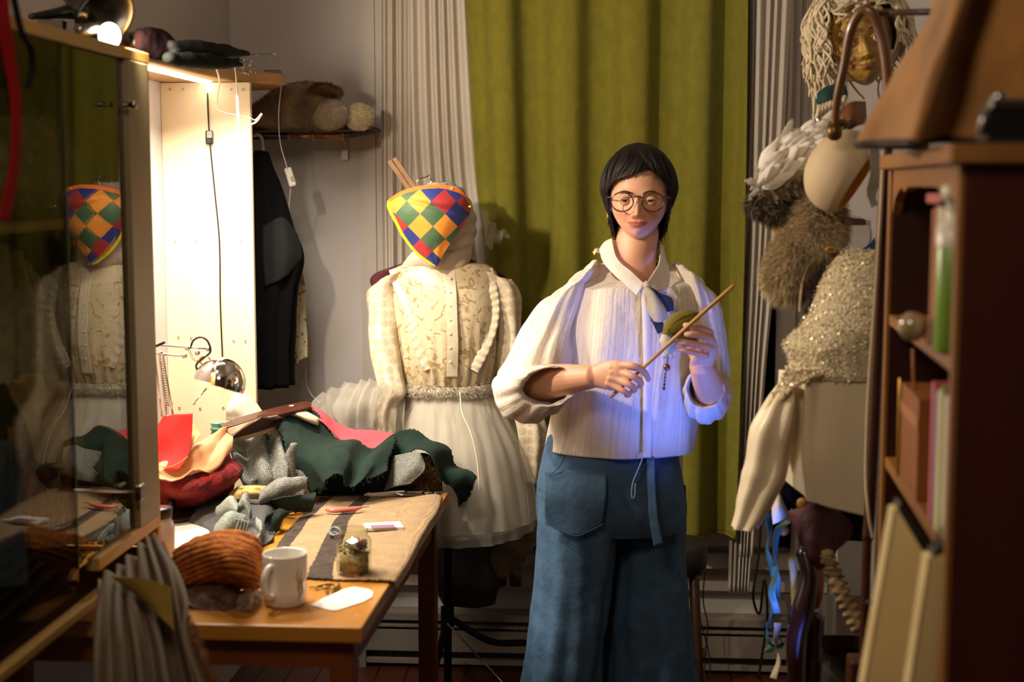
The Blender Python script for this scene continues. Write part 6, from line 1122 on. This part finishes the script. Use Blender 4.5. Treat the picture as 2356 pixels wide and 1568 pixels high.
# ---------------- coat stand with hanging strings -----------------
m_bent = mat('bentwood', '#6a4218', .35, var=.2, vs=8, coat=.3); m_dpole = mat('dark_pole', '#4a2412', .4, var=.2, coat=.2)
fp = W(1985, 1568, 2.78)
t = thing('coat_stand', 'bentwood coat stand with an arched arm and dark brown pole', 'coat stand', (fp.x, fp.y, 0))
mk('pole', *tube([W(2048, 250, 2.78), W(2036, 420, 2.78), W(2019, 800, 2.78), W(2003, 1150, 2.78), W(1996, 1240, 2.78)], .0115, 14, 30), m_dpole, t)
mk('lower_pole', *tube([W(1997, 1200, 2.78), W(1990, 1400, 2.78), W(1985, 1568, 2.78), Vector((fp.x, fp.y, .02))], .0090, 14, 20), m_dpole, t)
mk('arch', *tube([W(1921, 300, 2.86), W(1926, 230, 2.84), W(1943, 150, 2.82), W(1958, 70, 2.8), W(1982, 26, 2.78), W(2006, 30, 2.77), W(2026, 75, 2.77), W(2040, 150, 2.77), W(2046, 260, 2.78)], [.0075, .009, .010, .0105, .011, .0105, .010], 14, 90), m_bent, t)
mk('top_bar', *tube([W(1990, 30, 2.79), W(2170, 27, 2.70)], .0062, 12), m_dpole, t)
mk('joint', *join([lathe([(.006, -.02), (.014, -.014), (.016, 0), (.012, .012), (.006, .016)], 24, W(1920, 300, 2.86)), lathe([(.0, -.01), (.022, -.006), (.020, .004), (.0, .008)], 24, W(1930, 282, 2.87))]), mat('brass_old', '#7a5a26', .35, .7, var=.3), t)
mk('stretcher', *tube([W(1990, 1386, 2.78), W(2060, 1384, 2.70)], .007, 10), m_dpole, t)
ft = W(1985, 1530, 2.76); o = mk('foot_block', *boxg((fp.x, fp.y, ft.z-.06), (.06, .06, .14)), m_dpole, t, False); bev(o, .006)
mk('base', *lathe([(0, 0), (.17, 0), (.17, .015), (.06, .03), (.03, .05), (.03, ft.z-.12), (0, ft.z-.12)], 40, (fp.x, fp.y, 0)), m_dpole, t)
t = thing('white_pole', 'straight pale grey pole just right of the dark coat stand', 'pole', (W(2012, 1190, 2.86).x, W(2012, 1190, 2.86).y, 0)); p0 = W(2046, 380, 2.86); p1 = W(2018, 1190, 2.86)
mk('shaft', *tube([p0, p1, Vector((p1.x-.005, p1.y, .01))], .0085, 12), mat('pale_grey_paint', '#a39a8a', .4), t); mk('top_cap', *ell(p0, (.010, .010, .008), nu=14, nv=10), m_steel, t)
def beads(nm, pts, n, r_, m, lab, cat, grp=None):
    P = cr([tuple(W(*p)) for p in pts], n); t = thing(nm, lab, cat, tuple(P[-1])); mk('string', *tube(P[::2], r_*.25, 5), m, t); b0 = None
    for i, p in enumerate(P):
        if b0 is None: b0 = mk('bead', *ell(p, (r_, r_, r_), nu=10, nv=7), m, t); q0 = Vector(p)
        else: c = b0.copy(); COL.objects.link(c); c.location = Vector(p)-q0
    return t
m_pearl = mat('pearl', '#c9b48a', .25, coat=.6)
beads('bead_string', [(2032, 350, 2.75), (2026, 480, 2.75), (2012, 700, 2.75), (1998, 900, 2.75), (1992, 1080, 2.75), (1998, 1180, 2.74), (2008, 1235, 2.74)], 200, .0032, m_pearl, 'long string of small pale beads hanging along the coat stand pole', 'beads')
beads('crystal_string', [(2048, 560, 2.78), (2046, 590, 2.78), (2044, 640, 2.78)], 10, .0062, mat('crystal', '#cfd0cc', .05, .4, coat=1), 'short string of sparkling crystal beads right of the coat stand pole', 'beads')

# ---------------- puppet with woolly hair -----------------
m_pup = mat('puppet_skin', '#b08a3a', .45, var=.2, vs=25, bump=.45, bs=60, col2='#6d4a1c'); m_wool = mat('cream_wool', '#d3c3a3', .9, var=.12, vs=40, bump=.3, bs=200)
PO = W(1996, 196, 3.32); rl = math.radians(12); py_ = math.radians(-8)
Rp = np.array(Matrix.Rotation(YAW, 3, 'Z') @ Matrix.Rotation(-rl, 3, 'Y') @ Matrix.Rotation(py_, 3, 'Z'))
def pw(P): return np.asarray(P, float)@Rp.T*1.02+np.array(tuple(PO))
def pv3(x, y, z): return Vector(pw(np.array([[x, y, z]]))[0])
t = thing('puppet', 'old woman puppet with carved yellowish face and white woolly hair', 'puppet', tuple(PO-AZ*.05))
PV = HV.copy(); b_ = np.clip(-PV[:, 1]/.09, 0, 1); PV[:, 1] -= b_*(.0035*np.sin(PV[:, 2]*420+6*np.abs(PV[:, 0])*40)*np.exp(-((np.abs(PV[:, 0])-.045)/.018)**2)+.004*np.exp(-((PV[:, 2]-.062)/.010)**2-(PV[:, 0]/.012)**2)+.006*np.exp(-((np.abs(PV[:, 0])-.034)/.012)**2-((PV[:, 2]-.058)/.012)**2)+.004*np.exp(-((np.abs(PV[:, 0])-.028)/.018)**2-((PV[:, 2]-.120)/.005)**2))
mk('face', pw(PV), HF, m_pup, t)
for s in (-1, 1):
    e_ = mk('eye', *(lambda g: (pw(g[0]+np.array([s*.031, -.0765, .0965])), g[1]))(ell((0, 0, 0), (.0118,)*3)), m_eye, t); g = ell((-.001, -.0095, 0), (.0068, .0038, .0068)); mk('iris', pw(g[0]+np.array([s*.031, -.0765, .0965])), g[1], mat('grey_iris', '#1c2226', .1, coat=1), e_)
    mk('eyelid', *tube(pw(np.array([(s*.031+.0140*math.sin(a), -.0745-.0125*math.cos(a), .0965+.0085*math.cos(a*1.1)) for a in np.radians(np.linspace(-75, 75, 14))])), .0026, 8, 24), m_pup, e_)
    mk('eyebrow', *tube(pw(np.array([(s*.012, -.088, .118), (s*.026, -.090, .124), (s*.044, -.080, .118)])), [.002, .004, .002], 8, 16), mat('puppet_crease', '#6a4418', .7), t)
mk('lips', *tube(pw(np.array([(-.02, -.084, .043), (-.008, -.092, .041), (0, -.093, .040), (.008, -.092, .041), (.02, -.084, .043)])), [.001, .003, .0035, .003, .001], 8, 20), mat('puppet_lip', '#8a4a2a', .5), t)
V, Fc = ell((0, .022, .125), (.10, .095, .115), nu=40, nv=26, noise=(5, .06)); ok = [f for f in Fc if not (np.mean([V[i][1] for i in f]) < -.030 and np.mean([V[i][2] for i in f]) < .175)]
hc = mk('hair_cap', pw(V), ok, m_wool, t); solid(hc, .004)
r = random.Random(3); gs = []
for k in range(230):
    a_ = r.uniform(-180, 180); side = abs(a_) > 42; R0 = .100+r.uniform(0, .012)
    if not side and r.random() > .35: continue
    z0 = r.uniform(.17, .235); ln = r.uniform(.10, .25) if side else r.uniform(.02, .04); n = 9; pts = []
    for i in range(n):
        u = i/(n-1); z = z0-ln*u; q = min(1, max(0, (z-.12)/.122)); rr = R0*math.sqrt(max(.05, 1-q**2.4))+.012*u*r.random()+.012*u; w1 = a_+8*math.sin(u*9+k)
        pts.append((rr*math.sin(math.radians(w1)), .020-rr*math.cos(math.radians(w1)), z))
    gs.append(tube(pw(np.array(pts)), [.003, .0034, .003, .0024], 6, 26))
mk('wool_hair', *join(gs), m_wool, t)
m_tf = mat('teal_felt', '#0f3a34', .9)
sheet('teal_collar', Ws([[(1880, 215, 3.2), (1905, 198, 3.2), (1945, 196, 3.2)], [(1880, 235, 3.2), (1910, 232, 3.18), (1948, 222, 3.2)], [(1888, 240, 3.2), (1912, 242, 3.2), (1935, 236, 3.2)]]), m_tf, t, 24, 16, noise=(40, .005), th=.006)
gs = [tube([W(1880+k*8, 272-k*3.4, 3.15), W(1884+k*8, 256-k*3.4, 3.14), W(1888+k*8, 243-k*3.0, 3.15)], .0042, 8, 10) for k in range(8)]
tag(mk('cord_roll', *join(gs), m_wool), 'pale roll of cords left of the bentwood arch foot', 'cord')
tag(sheet('leather_strap', Ws([[(1930, 262, 3.1), (1955, 238, 3.1), (1990, 235, 3.12)], [(1938, 290, 3.08), (1962, 268, 3.07), (1992, 262, 3.1)], [(1950, 300, 3.1), (1970, 290, 3.08), (1992, 285, 3.1)]]), mat('orange_leather', '#6f3f14', .45), None, 20, 16, noise=(30, .006), th=.006), 'orange brown leather strap beside the foot of the bentwood arch', 'strap')
tag(mk('silver_tube', *tube([W(1882, 272, 3.1), W(1888, 292, 3.1)], .005, 12), m_steel), 'tiny silver tube left of the leather strap', 'tube')

# ---------------- feathered mask -----------------
m_fw = mat('white_feather', '#efe8dc', .8, var=.04, sheen=.3, transl=.15); m_fb = mat('brown_feather', '#6b5a44', .8, var=.3, vs=50, col2='#2e2317')
t = thing('feather_mask', 'white feathered bird mask with brown feathers around the beak', 'mask', W(1800, 500, 3.12))
D_ = 3.12; V, Fc = loft([(W(1738, 440, D_), AZ, AY, .02, .02), (W(1765, 420, D_), AZ, AY, .055, .045), (W(1800, 390, D_), AZ, AY, .075, .06), (W(1840, 370, D_), AZ, AY, .072, .06), (W(1880, 350, D_), AZ, AY, .045, .04), (W(1900, 340, D_), AZ, AY, .02, .02)], 40, 40, capS=True, capE=True); mk('core', V, Fc, mat('mask_grey', '#8f8574', .9, var=.2), t)
def feather(P, d, L, w_, nrm_, curl):
    d = d.normalized(); s = d.cross(nrm_).normalized(); n2 = s.cross(d).normalized(); V = []; 
    for i, (u, ww) in enumerate([(0, .15), (.2, .7), (.45, 1), (.7, .85), (.9, .45), (1, .05)]):
        c = P+d*L*u+n2*curl*u*u; V += [tuple(c-s*w_*ww+n2*.12*w_*ww), tuple(c+n2*(-.10*w_)), tuple(c+s*w_*ww+n2*.12*w_*ww)]
    Fq = []
    for i in range(5): Fq += [[3*i, 3*i+1, 3*i+4, 3*i+3], [3*i+1, 3*i+2, 3*i+5, 3*i+4]]
    return V, Fq
r = random.Random(8); cnt = 0
for k in range(120):
    u = r.random(); px = 1745+150*u+r.uniform(-8, 8); pc = 425-78*u; off = r.uniform(-1, 1); py = pc+off*(42+18*math.sin(PI*u))
    dd = (1-abs(off)**2)**.5 if abs(off) < 1 else 0; P = W(px, py, D_-.052*dd-.004)
    white = py < pc+12 or px > 1845
    d = (AX*(.55+.4*u)+AZ*(.75-.9*max(0, off))-AY*.12) if white else (AX*.5-AZ*.7-AY*.1); d = d+Vector((r.uniform(-.3, .3), r.uniform(-.1, .1), r.uniform(-.3, .3)))
    V, Fc = feather(P, d, r.uniform(.055, .085) if white else r.uniform(.03, .05), r.uniform(.010, .014) if white else r.uniform(.005, .008), -AY+Vector((r.uniform(-.5, .5), 0, r.uniform(-.3, .3))), r.uniform(-.012, .012)); o = mk('feather', V, Fc, m_fw if white else m_fb, t); solid(o, .0006, 0)
for k in range(16):
    V, Fc = feather(W(1752+r.uniform(-8, 22), 425+r.uniform(-26, 20), D_-.03), (-AX*r.uniform(.3, 1)+AZ*r.uniform(-.6, 1.0)-AY*.1), .035, .006, -AY, .004); o = mk('feather', V, Fc, m_fw, t); solid(o, .0006, 0)
mk('eye', *ell(W(1764, 414, D_-.045), (.008, .005, .014), rotm('Y', .3), 16, 10), m_blk, t)
V, Fc = loft([(W(1752, 450, 3.1), AX, AY, .02, .02), (W(1770, 480, 3.1), AX, AY, .045, .035), (W(1795, 505, 3.1), AX, AY, .03, .03), (W(1800, 515, 3.1), AX, AY, .012, .012)], 30, 24, noise=(30, .006), capS=True, capE=True); mk('beak', V, Fc, m_fb, t); fur('beak_feathers', V, Fc, 1500, .02, m_fb, t, wd=.0015, lay=(.3, 0, -.8), seed=41)
mk('whisker', *tube([W(1738, 462, 3.1), W(1722, 470, 3.1), W(1712, 468, 3.1)], .0015, 6, 12), m_fb, t)
mk('neck_cone', *lathe([(.022, 0), (.014, -.045), (.008, -.07), (0, -.07)], 20, W(1795, 512, 3.1), rotm('Y', -.3)), mat('tan_cone', '#a87838', .6), t)
# cream hat
t = thing('cream_hat', 'rounded cream hat with yellow lining hanging beside the feather mask', 'hat', W(1930, 490, 2.98)); axd = (AX*.78-AZ*.50-AY*.30).normalized(); c1 = axd.cross(AZ).normalized(); c2_ = axd.cross(c1)
hc = W(1928, 388, 2.98); RR = [(-.060, .012), (-.052, .045), (-.030, .073), (0, .086), (.028, .084), (.045, .075)]
m_hat = mat('hat_cream', '#dcc8a2', .7, var=.05, vs=6, transl=.3); m_hl = mat('hat_yellow', '#e6b640', .8, var=.12, transl=.55)
V, Fc = loft([(hc+axd*a, c1, c2_, b*1.02, b) for a, b in RR], 56, 40, noise=(16, .003), capS=True); mk('shell', V, Fc, m_hat, t)
V, Fc = loft([(hc+axd*(a+.003), c1, c2_, b*1.02*.94, b*.94) for a, b in RR], 56, 40, noise=(16, .003), capS=True); mk('lining', V, Fc, m_hl, t)
V, Fc = loft([(hc+axd*a, c1, c2_, b*1.02, b) for a, b in [(.045, .075), (.048, .0735), (.048, .071)]], 56, 8); mk('brim', V, Fc, m_hat, t)
tag(sheet('grey_ribbon', Ws([[(1998, 345, 2.9), (2022, 342, 2.9)], [(2004, 395, 2.89), (2030, 398, 2.89)], [(1995, 440, 2.9), (2016, 450, 2.9)], [(2005, 478, 2.9), (2022, 470, 2.9)]]), mat('grey_satin', '#8c8678', .35), None, 14, 40, noise=(30, .006), th=.003), 'grey ribbon hanging right of the cream hat', 'ribbon')
# fur boa
m_boa = mat('boa_fur', '#dcc89c', .95, var=.2, vs=14, col2='#8a7048', sheen=.4); t = thing('fur_boa', 'thick beige and brown fur boa hanging below the feather mask', 'boa', W(1815, 690, 3.08))
V, Fc = tube([W(1880, 462, 3.1), W(1880, 520, 3.08), W(1868, 560, 3.06), W(1835, 598, 3.05), W(1815, 635, 3.05), W(1812, 672, 3.05)], [.040, .052, .054, .05, .046, .026], 30, 60); V = V+wr(V, 30, 5)[:, None]*.006
mk('core', V, Fc, m_boa, t); fur('fur', V, Fc, 16000, .032, m_boa, t, wd=.0007, lay=(-.2, -.1, -.9), layw=.7, seed=51, curl=.3)
# velvet and pearls
tag(sheet('maroon_velvet', Ws([[(1872, 600, 3.02), (1895, 590, 3.0), (1908, 600, 3.0)], [(1850, 650, 3.02), (1875, 640, 2.99), (1892, 650, 3.0)], [(1846, 700, 3.02), (1860, 695, 3.0), (1872, 705, 3.0)], [(1846, 728, 3.02), (1852, 732, 3.0), (1856, 730, 3.0)]]), mat('maroon_velvet', '#2a0c0e', .8, sheen=.3, var=.3, bump=.4, bs=60), None, 24, 50, noise=(40, .006), th=.012), 'dark maroon velvet band left of the sequin bodice', 'cloth')
beads('pearl_necklace', [(1905, 574, 3.0), (1880, 588, 3.0), (1862, 606, 2.99), (1848, 640, 2.99), (1842, 680, 2.99), (1840, 715, 3.0)], 52, .0027, m_pearl, 'fine pearl strand running down the edge of the maroon velvet', 'necklace')
tag(mk('brooch', *join([tube([W(1912+10*math.cos(a), 574+5*math.sin(a), 2.98) for a in np.linspace(0, 6.28, 20)], .0026, 8)]+[ell(W(1912+10*math.cos(a), 574+5*math.sin(a), 2.975), (.003,)*3, nu=8, nv=6) for a in np.linspace(0, 6.28, 12)]), m_gold2), 'gold brooch on top of the sequin bodice', 'brooch')
# sequin bodice and satin coat
DQ = 2.99; m_seq = mat('sequin_net', '#d8c79e', .45, var=.15, vs=50, bump=.9, bs=160); m_sq = mat('sequin', '#d9c9a4', .35, .15, var=.05)
def rg(xl, xr_, y, d, D=DQ): a, b = W(xl, y, D), W(xr_, y, D); return ((a+b)/2, AX, AY, (b-a).length/2, d)
t = thing('sequin_bodice', 'cream sequin covered bodice on the right, behind the coat stand', 'bodice', W(1940, 900, DQ))
V, Fc = loft([rg(1950, 2055, 575, .03), rg(1925, 2080, 590, .05), rg(1888, 2095, 640, .07), rg(1866, 2100, 700, .085), rg(1846, 2100, 745, .095), rg(1806, 2100, 790, .10), rg(1816, 2100, 835, .10), rg(1800, 2100, 862, .10)], 90, 90, noise=(14, .005), capS=True); mk('body', V, Fc, m_seq, t)
VV, FF = V, Fc
tail = sheet('tail', Ws([[(1812, 850, 2.92), (1850, 850, 2.90), (1910, 850, 2.89)], [(1785, 900, 2.93), (1815, 888, 2.91), (1850, 872, 2.89)], [(1757, 955, 2.93), (1775, 945, 2.92), (1800, 915, 2.90)], [(1732, 1012, 2.94), (1745, 1005, 2.93), (1760, 980, 2.92)]]), m_seq, t, 24, 50, noise=(30, .004), th=.005)
r = np.random.default_rng(4); gs = []; G = o_grid[tail.name]
Q = VV[:90*90].reshape(90, 90, 3); Nn = nrm(Q, True); cen = Q.mean(1, keepdims=True); Nn = Nn*np.sign(((Q-cen)*Nn).sum(2, keepdims=True))
X = []; Fx = []; k = 0; hexa = np.arange(6)/6*2*PI
def disc(p, n_):
    global k
    n_ = n_+r.normal(size=3)*.35; n_ /= np.linalg.norm(n_); a_ = np.cross(n_, [0, 0, 1.]); a_ /= np.linalg.norm(a_)+1e-9; b_ = np.cross(n_, a_); s_ = r.uniform(.0018, .0030)
    X.append(p+n_*.0025+s_*(np.outer(np.cos(hexa), a_)+np.outer(np.sin(hexa), b_))); Fx.append([k+i for i in range(6)]); k += 6
for _ in range(3600):
    i, j = r.integers(0, 90), r.integers(0, 90)
    if Nn[i, j]@np.array(tuple(AY)) < .35: disc(Q[i, j]+r.normal(size=3)*.002, Nn[i, j])
for _ in range(900): i, j = r.integers(0, 50), r.integers(0, 24); disc(G[i, j]+r.normal(size=3)*.002, -np.array(tuple(AY)))
mk('sequins', np.vstack(X), Fx, m_sq, t, smooth=False, kind='stuff')
m_satc = mat('ivory_satin', '#e2d3b0', .38, var=.04, vs=4, sheen=.3); t = thing('satin_coat', 'ivory satin coat with a long hanging sleeve below the sequin bodice', 'coat', W(1900, 1190, 3.0))
sheet('skirt', Ws([[(1795, 850, 3.0), (1840, 855, 2.94), (1900, 850, 2.91), (1960, 845, 2.90), (2030, 840, 2.91), (2100, 840, 3.0)], [(1790, 950, 3.0), (1835, 950, 2.95), (1890, 950, 2.91), (1955, 950, 2.90), (2030, 950, 2.91), (2100, 950, 3.0)], [(1795, 1040, 3.0), (1830, 1050, 2.96), (1880, 1060, 2.91), (1950, 1060, 2.90), (2030, 1060, 2.91), (2100, 1060, 3.0)], [(1798, 1095, 3.0), (1832, 1125, 2.96), (1880, 1158, 2.92), (1950, 1178, 2.90), (2030, 1195, 2.91), (2100, 1200, 3.0)]]), m_satc, t, 90, 70, noise=(8, .006), th=.005, disp=lambda U, V: -.022*np.exp(-((U-.30-.05*V)/.035)**2)*(1-.5*V)-.016*np.exp(-((U-.17)/.03)**2)*np.sin(PI*np.clip(V*1.2, 0, 1)))
mk('sleeve', *loft([(W(1812, 880, 2.95), AX, AY, .018, .03), (W(1795, 930, 2.93), AX, AY, .034, .04), (W(1778, 1000, 2.92), AX, AY, .045, .045), (W(1765, 1080, 2.92), AX, AY, .042, .042), (W(1742, 1140, 2.92), AX, AY, .034, .036), (W(1720, 1195, 2.92), (AX+AZ*.1).normalized(), AY, .026, .03), (W(1712, 1212, 2.92), (AX+AZ*.1).normalized(), AY, .023, .028)], 60, 70, noise=(22, .008), foldf=lambda T, V: .005*np.sin(2*PI*5*T+2*V)), m_satc, t)
# ---------------- what stands below, right -----------------
tag(sheet('black_cloth', Ws([[(1790, 1095, 3.05), (1850, 1120, 3.03), (1930, 1160, 3.03), (2030, 1180, 3.05)], [(1800, 1140, 3.06), (1850, 1170, 3.05), (1930, 1200, 3.05), (2030, 1225, 3.06)], [(1820, 1190, 3.06), (1870, 1220, 3.05), (1930, 1240, 3.05), (2030, 1245, 3.06)]]), m_blk, None, 30, 20, noise=(20, .008), th=.006), 'black cloth hanging out under the ivory satin coat', 'cloth')
tag(sheet('white_scrap', Ws([[(1778, 1125, 3.05), (1795, 1140, 3.04), (1802, 1165, 3.04)], [(1776, 1170, 3.05), (1792, 1175, 3.03), (1812, 1180, 3.04)], [(1780, 1205, 3.05), (1795, 1198, 3.04), (1815, 1188, 3.05)]]), m_satc, None, 16, 20, noise=(40, .005), th=.004), 'small ivory cloth end hanging right of the long satin sleeve', 'cloth')
m_dred = mat('dark_red_velvet', '#4a0a0c', .7, var=.3, vs=20, bump=.4, bs=50)
tag(sheet('dark_red_cloth', Ws([[(1815, 1175, 3.0), (1860, 1165, 2.97), (1905, 1160, 2.97), (1955, 1200, 3.0)], [(1840, 1225, 2.98), (1870, 1230, 2.93), (1910, 1225, 2.95), (1950, 1235, 3.0)], [(1850, 1265, 2.98), (1872, 1275, 2.92), (1900, 1280, 2.95), (1925, 1265, 2.98)], [(1868, 1300, 2.97), (1876, 1308, 2.94), (1886, 1308, 2.95), (1895, 1295, 2.97)]]), m_dred, None, 40, 40, noise=(22, .016), th=.006, fray=.6), 'dark red velvet cloth bunched under the ivory coat', 'cloth')
for i, (px, py, s_) in enumerate([(1848, 1158, .014), (1802, 1218, .013)]): tag(mk('gold_bauble', *ell(W(px, py, 2.98), (s_, s_*.8, s_), nu=20, nv=14, noise=(4, .1)), mat('ochre_ball', '#8f5f14', .5)), ['ochre bauble at the top of the dark red velvet', 'ochre bauble beside the green ribbons'][i], 'bauble')
m_grn = mat('teal_ribbon', '#2c5a4c', .6, var=.25, vs=30)
def ribbon(pts, w_, lab, D=2.98, m=m_grn, seed=0):
    L_ = []; R2 = []
    for i, (x, y) in enumerate(pts): a_ = i*.9+seed; L_.append(W(x, y, D)-AX*w_*math.cos(a_)*.8-AY*w_*math.sin(a_)); R2.append(W(x, y, D)+AX*w_*math.cos(a_)*.8+AY*w_*math.sin(a_))
    tag(sheet('ribbon', [list(p) for p in zip(L_, R2)], m, None, 8, 90, noise=(40, .004), th=.0015), lab, 'ribbon')
ribbon([(1765, 1180), (1772, 1220), (1765, 1270), (1785, 1330), (1780, 1400), (1768, 1440), (1790, 1470), (1765, 1500)], .012, 'long twisted teal green ribbon hanging left of the dark red cloth', 2.99)
ribbon([(1812, 1196), (1792, 1215), (1785, 1260), (1788, 1310), (1775, 1360), (1790, 1410)], .010, 'shorter teal green ribbon curving from beneath the ochre bauble', 2.96, seed=2)
ribbon([(1770, 1430), (1766, 1470), (1788, 1490), (1800, 1478), (1812, 1470)], .010, 'teal ribbon loop hanging lowest near the cables', 2.97, seed=1)
ribbon([(1790, 1432), (1785, 1470), (1792, 1510), (1780, 1560)], .010, 'pale ribbon end below the teal ribbons', 2.97, mat('pale_ribbon', '#a8987c', .6), 3)
t = thing('carved_chair', 'dark polished wooden chair with curved legs under the hanging clothes', 'chair', W(1880, 1560, 2.95)); m_ch = mat('mahogany', '#2a100a', .25, var=.3, vs=10, coat=.6); m_ch_lit = mat('mahogany_lit', '#8a4a18', .3, var=.2, coat=.4)
mk('leg', *tube([W(1850, 1270, 2.95), W(1862, 1330, 2.93), W(1848, 1400, 2.92), W(1835, 1460, 2.92), W(1832, 1520, 2.92), W(1835, 1600, 2.92), W(1845, 1900, 2.92)], [.022, .024, .030, .028, .026, .022, .018], 18, 60, flat=.8), m_ch, t)
mk('leg', *tube([W(1872, 1420, 2.96), W(1868, 1500, 2.96), W(1862, 1600, 2.98), W(1860, 1880, 3.0)], .024, 14, 40), m_ch, t)
mk('lit_part', *tube([W(1884, 1300, 2.94), W(1882, 1350, 2.93), W(1876, 1392, 2.94)], [.012, .013, .010], 12, 20), m_ch_lit, t)  # orange-lit portion of the chair, the light is put into its wood colour
mk('seat', *bx3(W(1830, 1400, 3.0).x, W(1830, 1400, 3.0).x+.30, 2.98, 3.28, W(1840, 1440, 3.0).z-.03, W(1840, 1440, 3.0).z), m_ch, t, False)
for px in (2030, 2090): mk('leg', *tube([W(px-60, 1450, 3.2), W(px-60, 1860, 3.2)], .016, 12, 20), m_ch, t)
tag(mk('ivory_cane', *tube([W(1822, 1285, 2.95), W(1828, 1330, 2.95), W(1830, 1375, 2.95), W(1828, 1400, 2.95)], [.007, .009, .009, .006], 12, 30), mat('ivory', '#b5a378', .4)), 'ivory coloured cane end beside the curved chair leg', 'cane')
V, Fc = tube([W(1900, 1272, 2.9), W(1925, 1340, 2.88), W(1950, 1390, 2.87), W(1975, 1440, 2.86)], [.013, .015, .016, .017], 20, 60); V = V+(.003*np.sin(np.arange(len(V))//20*.9))[:, None]*np.array([1, 0, .5]); t = thing('wrapped_stick', 'cloth wrapped stick leaning from the red velvet down to the coat stand', 'stick', W(1975, 1450, 2.86))
mk('core', V, Fc, mat('fur_wrap', '#a08458', .9, var=.3, vs=30), t)
gs = [tube([W(1900+75*u, 1272+168*u, 2.88)+Vector((.017*math.cos(a), -.017*math.sin(a)*.7, .006*math.sin(a))) for a in np.linspace(0, 2*PI, 12)], .0014, 6) for u in np.linspace(.05, .95, 11)]; mk('binding', *join(gs), m_fb, t)
o = mk('white_board', *bx3(W(1915, 1300, 3.35).x, W(2060, 1300, 3.35).x, 3.32, 3.335, W(1950, 1440, 3.35).z, W(1950, 1215, 3.35).z), mat('white_board', '#a8a296', .5, var=.06), None, False); tag(o, 'white board standing behind the wrapped stick', 'board')
tag(mk('clear_bag', *loft([(W(1940, 1452, 3.1), AX, AY, .07, .05), (W(1935, 1500, 3.1), AX, AY, .085, .07), (W(1930, 1570, 3.1), AX, AY, .10, .08), (W(1930, 1700, 3.1), AX, AY, .10, .08)], 40, 40, noise=(30, .010), capS=True, capE=True), mat('grey_plastic_bag', '#4e4740', .18, var=.2, vs=10, bump=.6, bs=18)), 'crumpled grey plastic bag on the floor under the white board', 'bag')
tag(mk('power_cable', *tube([W(1752, 1180, 4.3), W(1745, 1280, 4.3), W(1733, 1370, 4.3), (W(1748, 1410, 4.3)), W(1758, 1330, 4.3), W(1765, 1420, 4.3), W(1745, 1560, 4.3)], .004, 8, 90), m_cabb), 'black cable hanging down in front of the right window casing', 'cable')
tag(mk('thin_cable', *tube([W(1622, 1310, 4.35), W(1618, 1380, 4.38), W(1628, 1440, 4.40), W(1622, 1520, 4.40), W(1620, 1600, 4.36)], .0022, 6, 50), m_cabb), 'thin dark cable left of a similar one, over the heater right of the stool', 'cable')
tag(mk('thin_cable', *tube([W(1608, 1330, 4.35), W(1606, 1400, 4.38), W(1618, 1450, 4.40), W(1632, 1510, 4.40), W(1636, 1600, 4.36)], .0022, 6, 50), m_cabb), 'thin dark cable crossing its neighbour over the heater beside the stool', 'cable')
o = mk('white_card', *slab([WY(1960+42*math.cos(a), 540+46*math.sin(a), YB-.008) for a in np.linspace(0, 2*PI, 30)[:-1]], .006, Vector((0, 1, 0))), mat('white_card', '#b8b0a8', .7), None, False); tag(o, 'round white card on the wall behind the fur boa', 'card')
o = mk('red_plaque', *slab([WY(a, b, YB-.02) for a, b in [(1934, 498), (1990, 504), (1992, 516), (1945, 516), (1936, 510)]], .010, Vector((0, 1, 0))), m_dred, None, False); tag(o, 'small dark red rounded plaque under the cream hat', 'plaque')
tag(sheet('blue_pennant', [[WY(1972, 578, YB-.01), WY(2000, 562, YB-.01), WY(2012, 545, YB-.01)], [WY(1978, 592, YB-.01), WY(2000, 585, YB-.01), WY(2012, 575, YB-.01)]], mat('royal_blue', '#16306a', .8), None, 10, 8, th=.004), 'blue pennant corner on the wall above the sequin bodice', 'pennant')
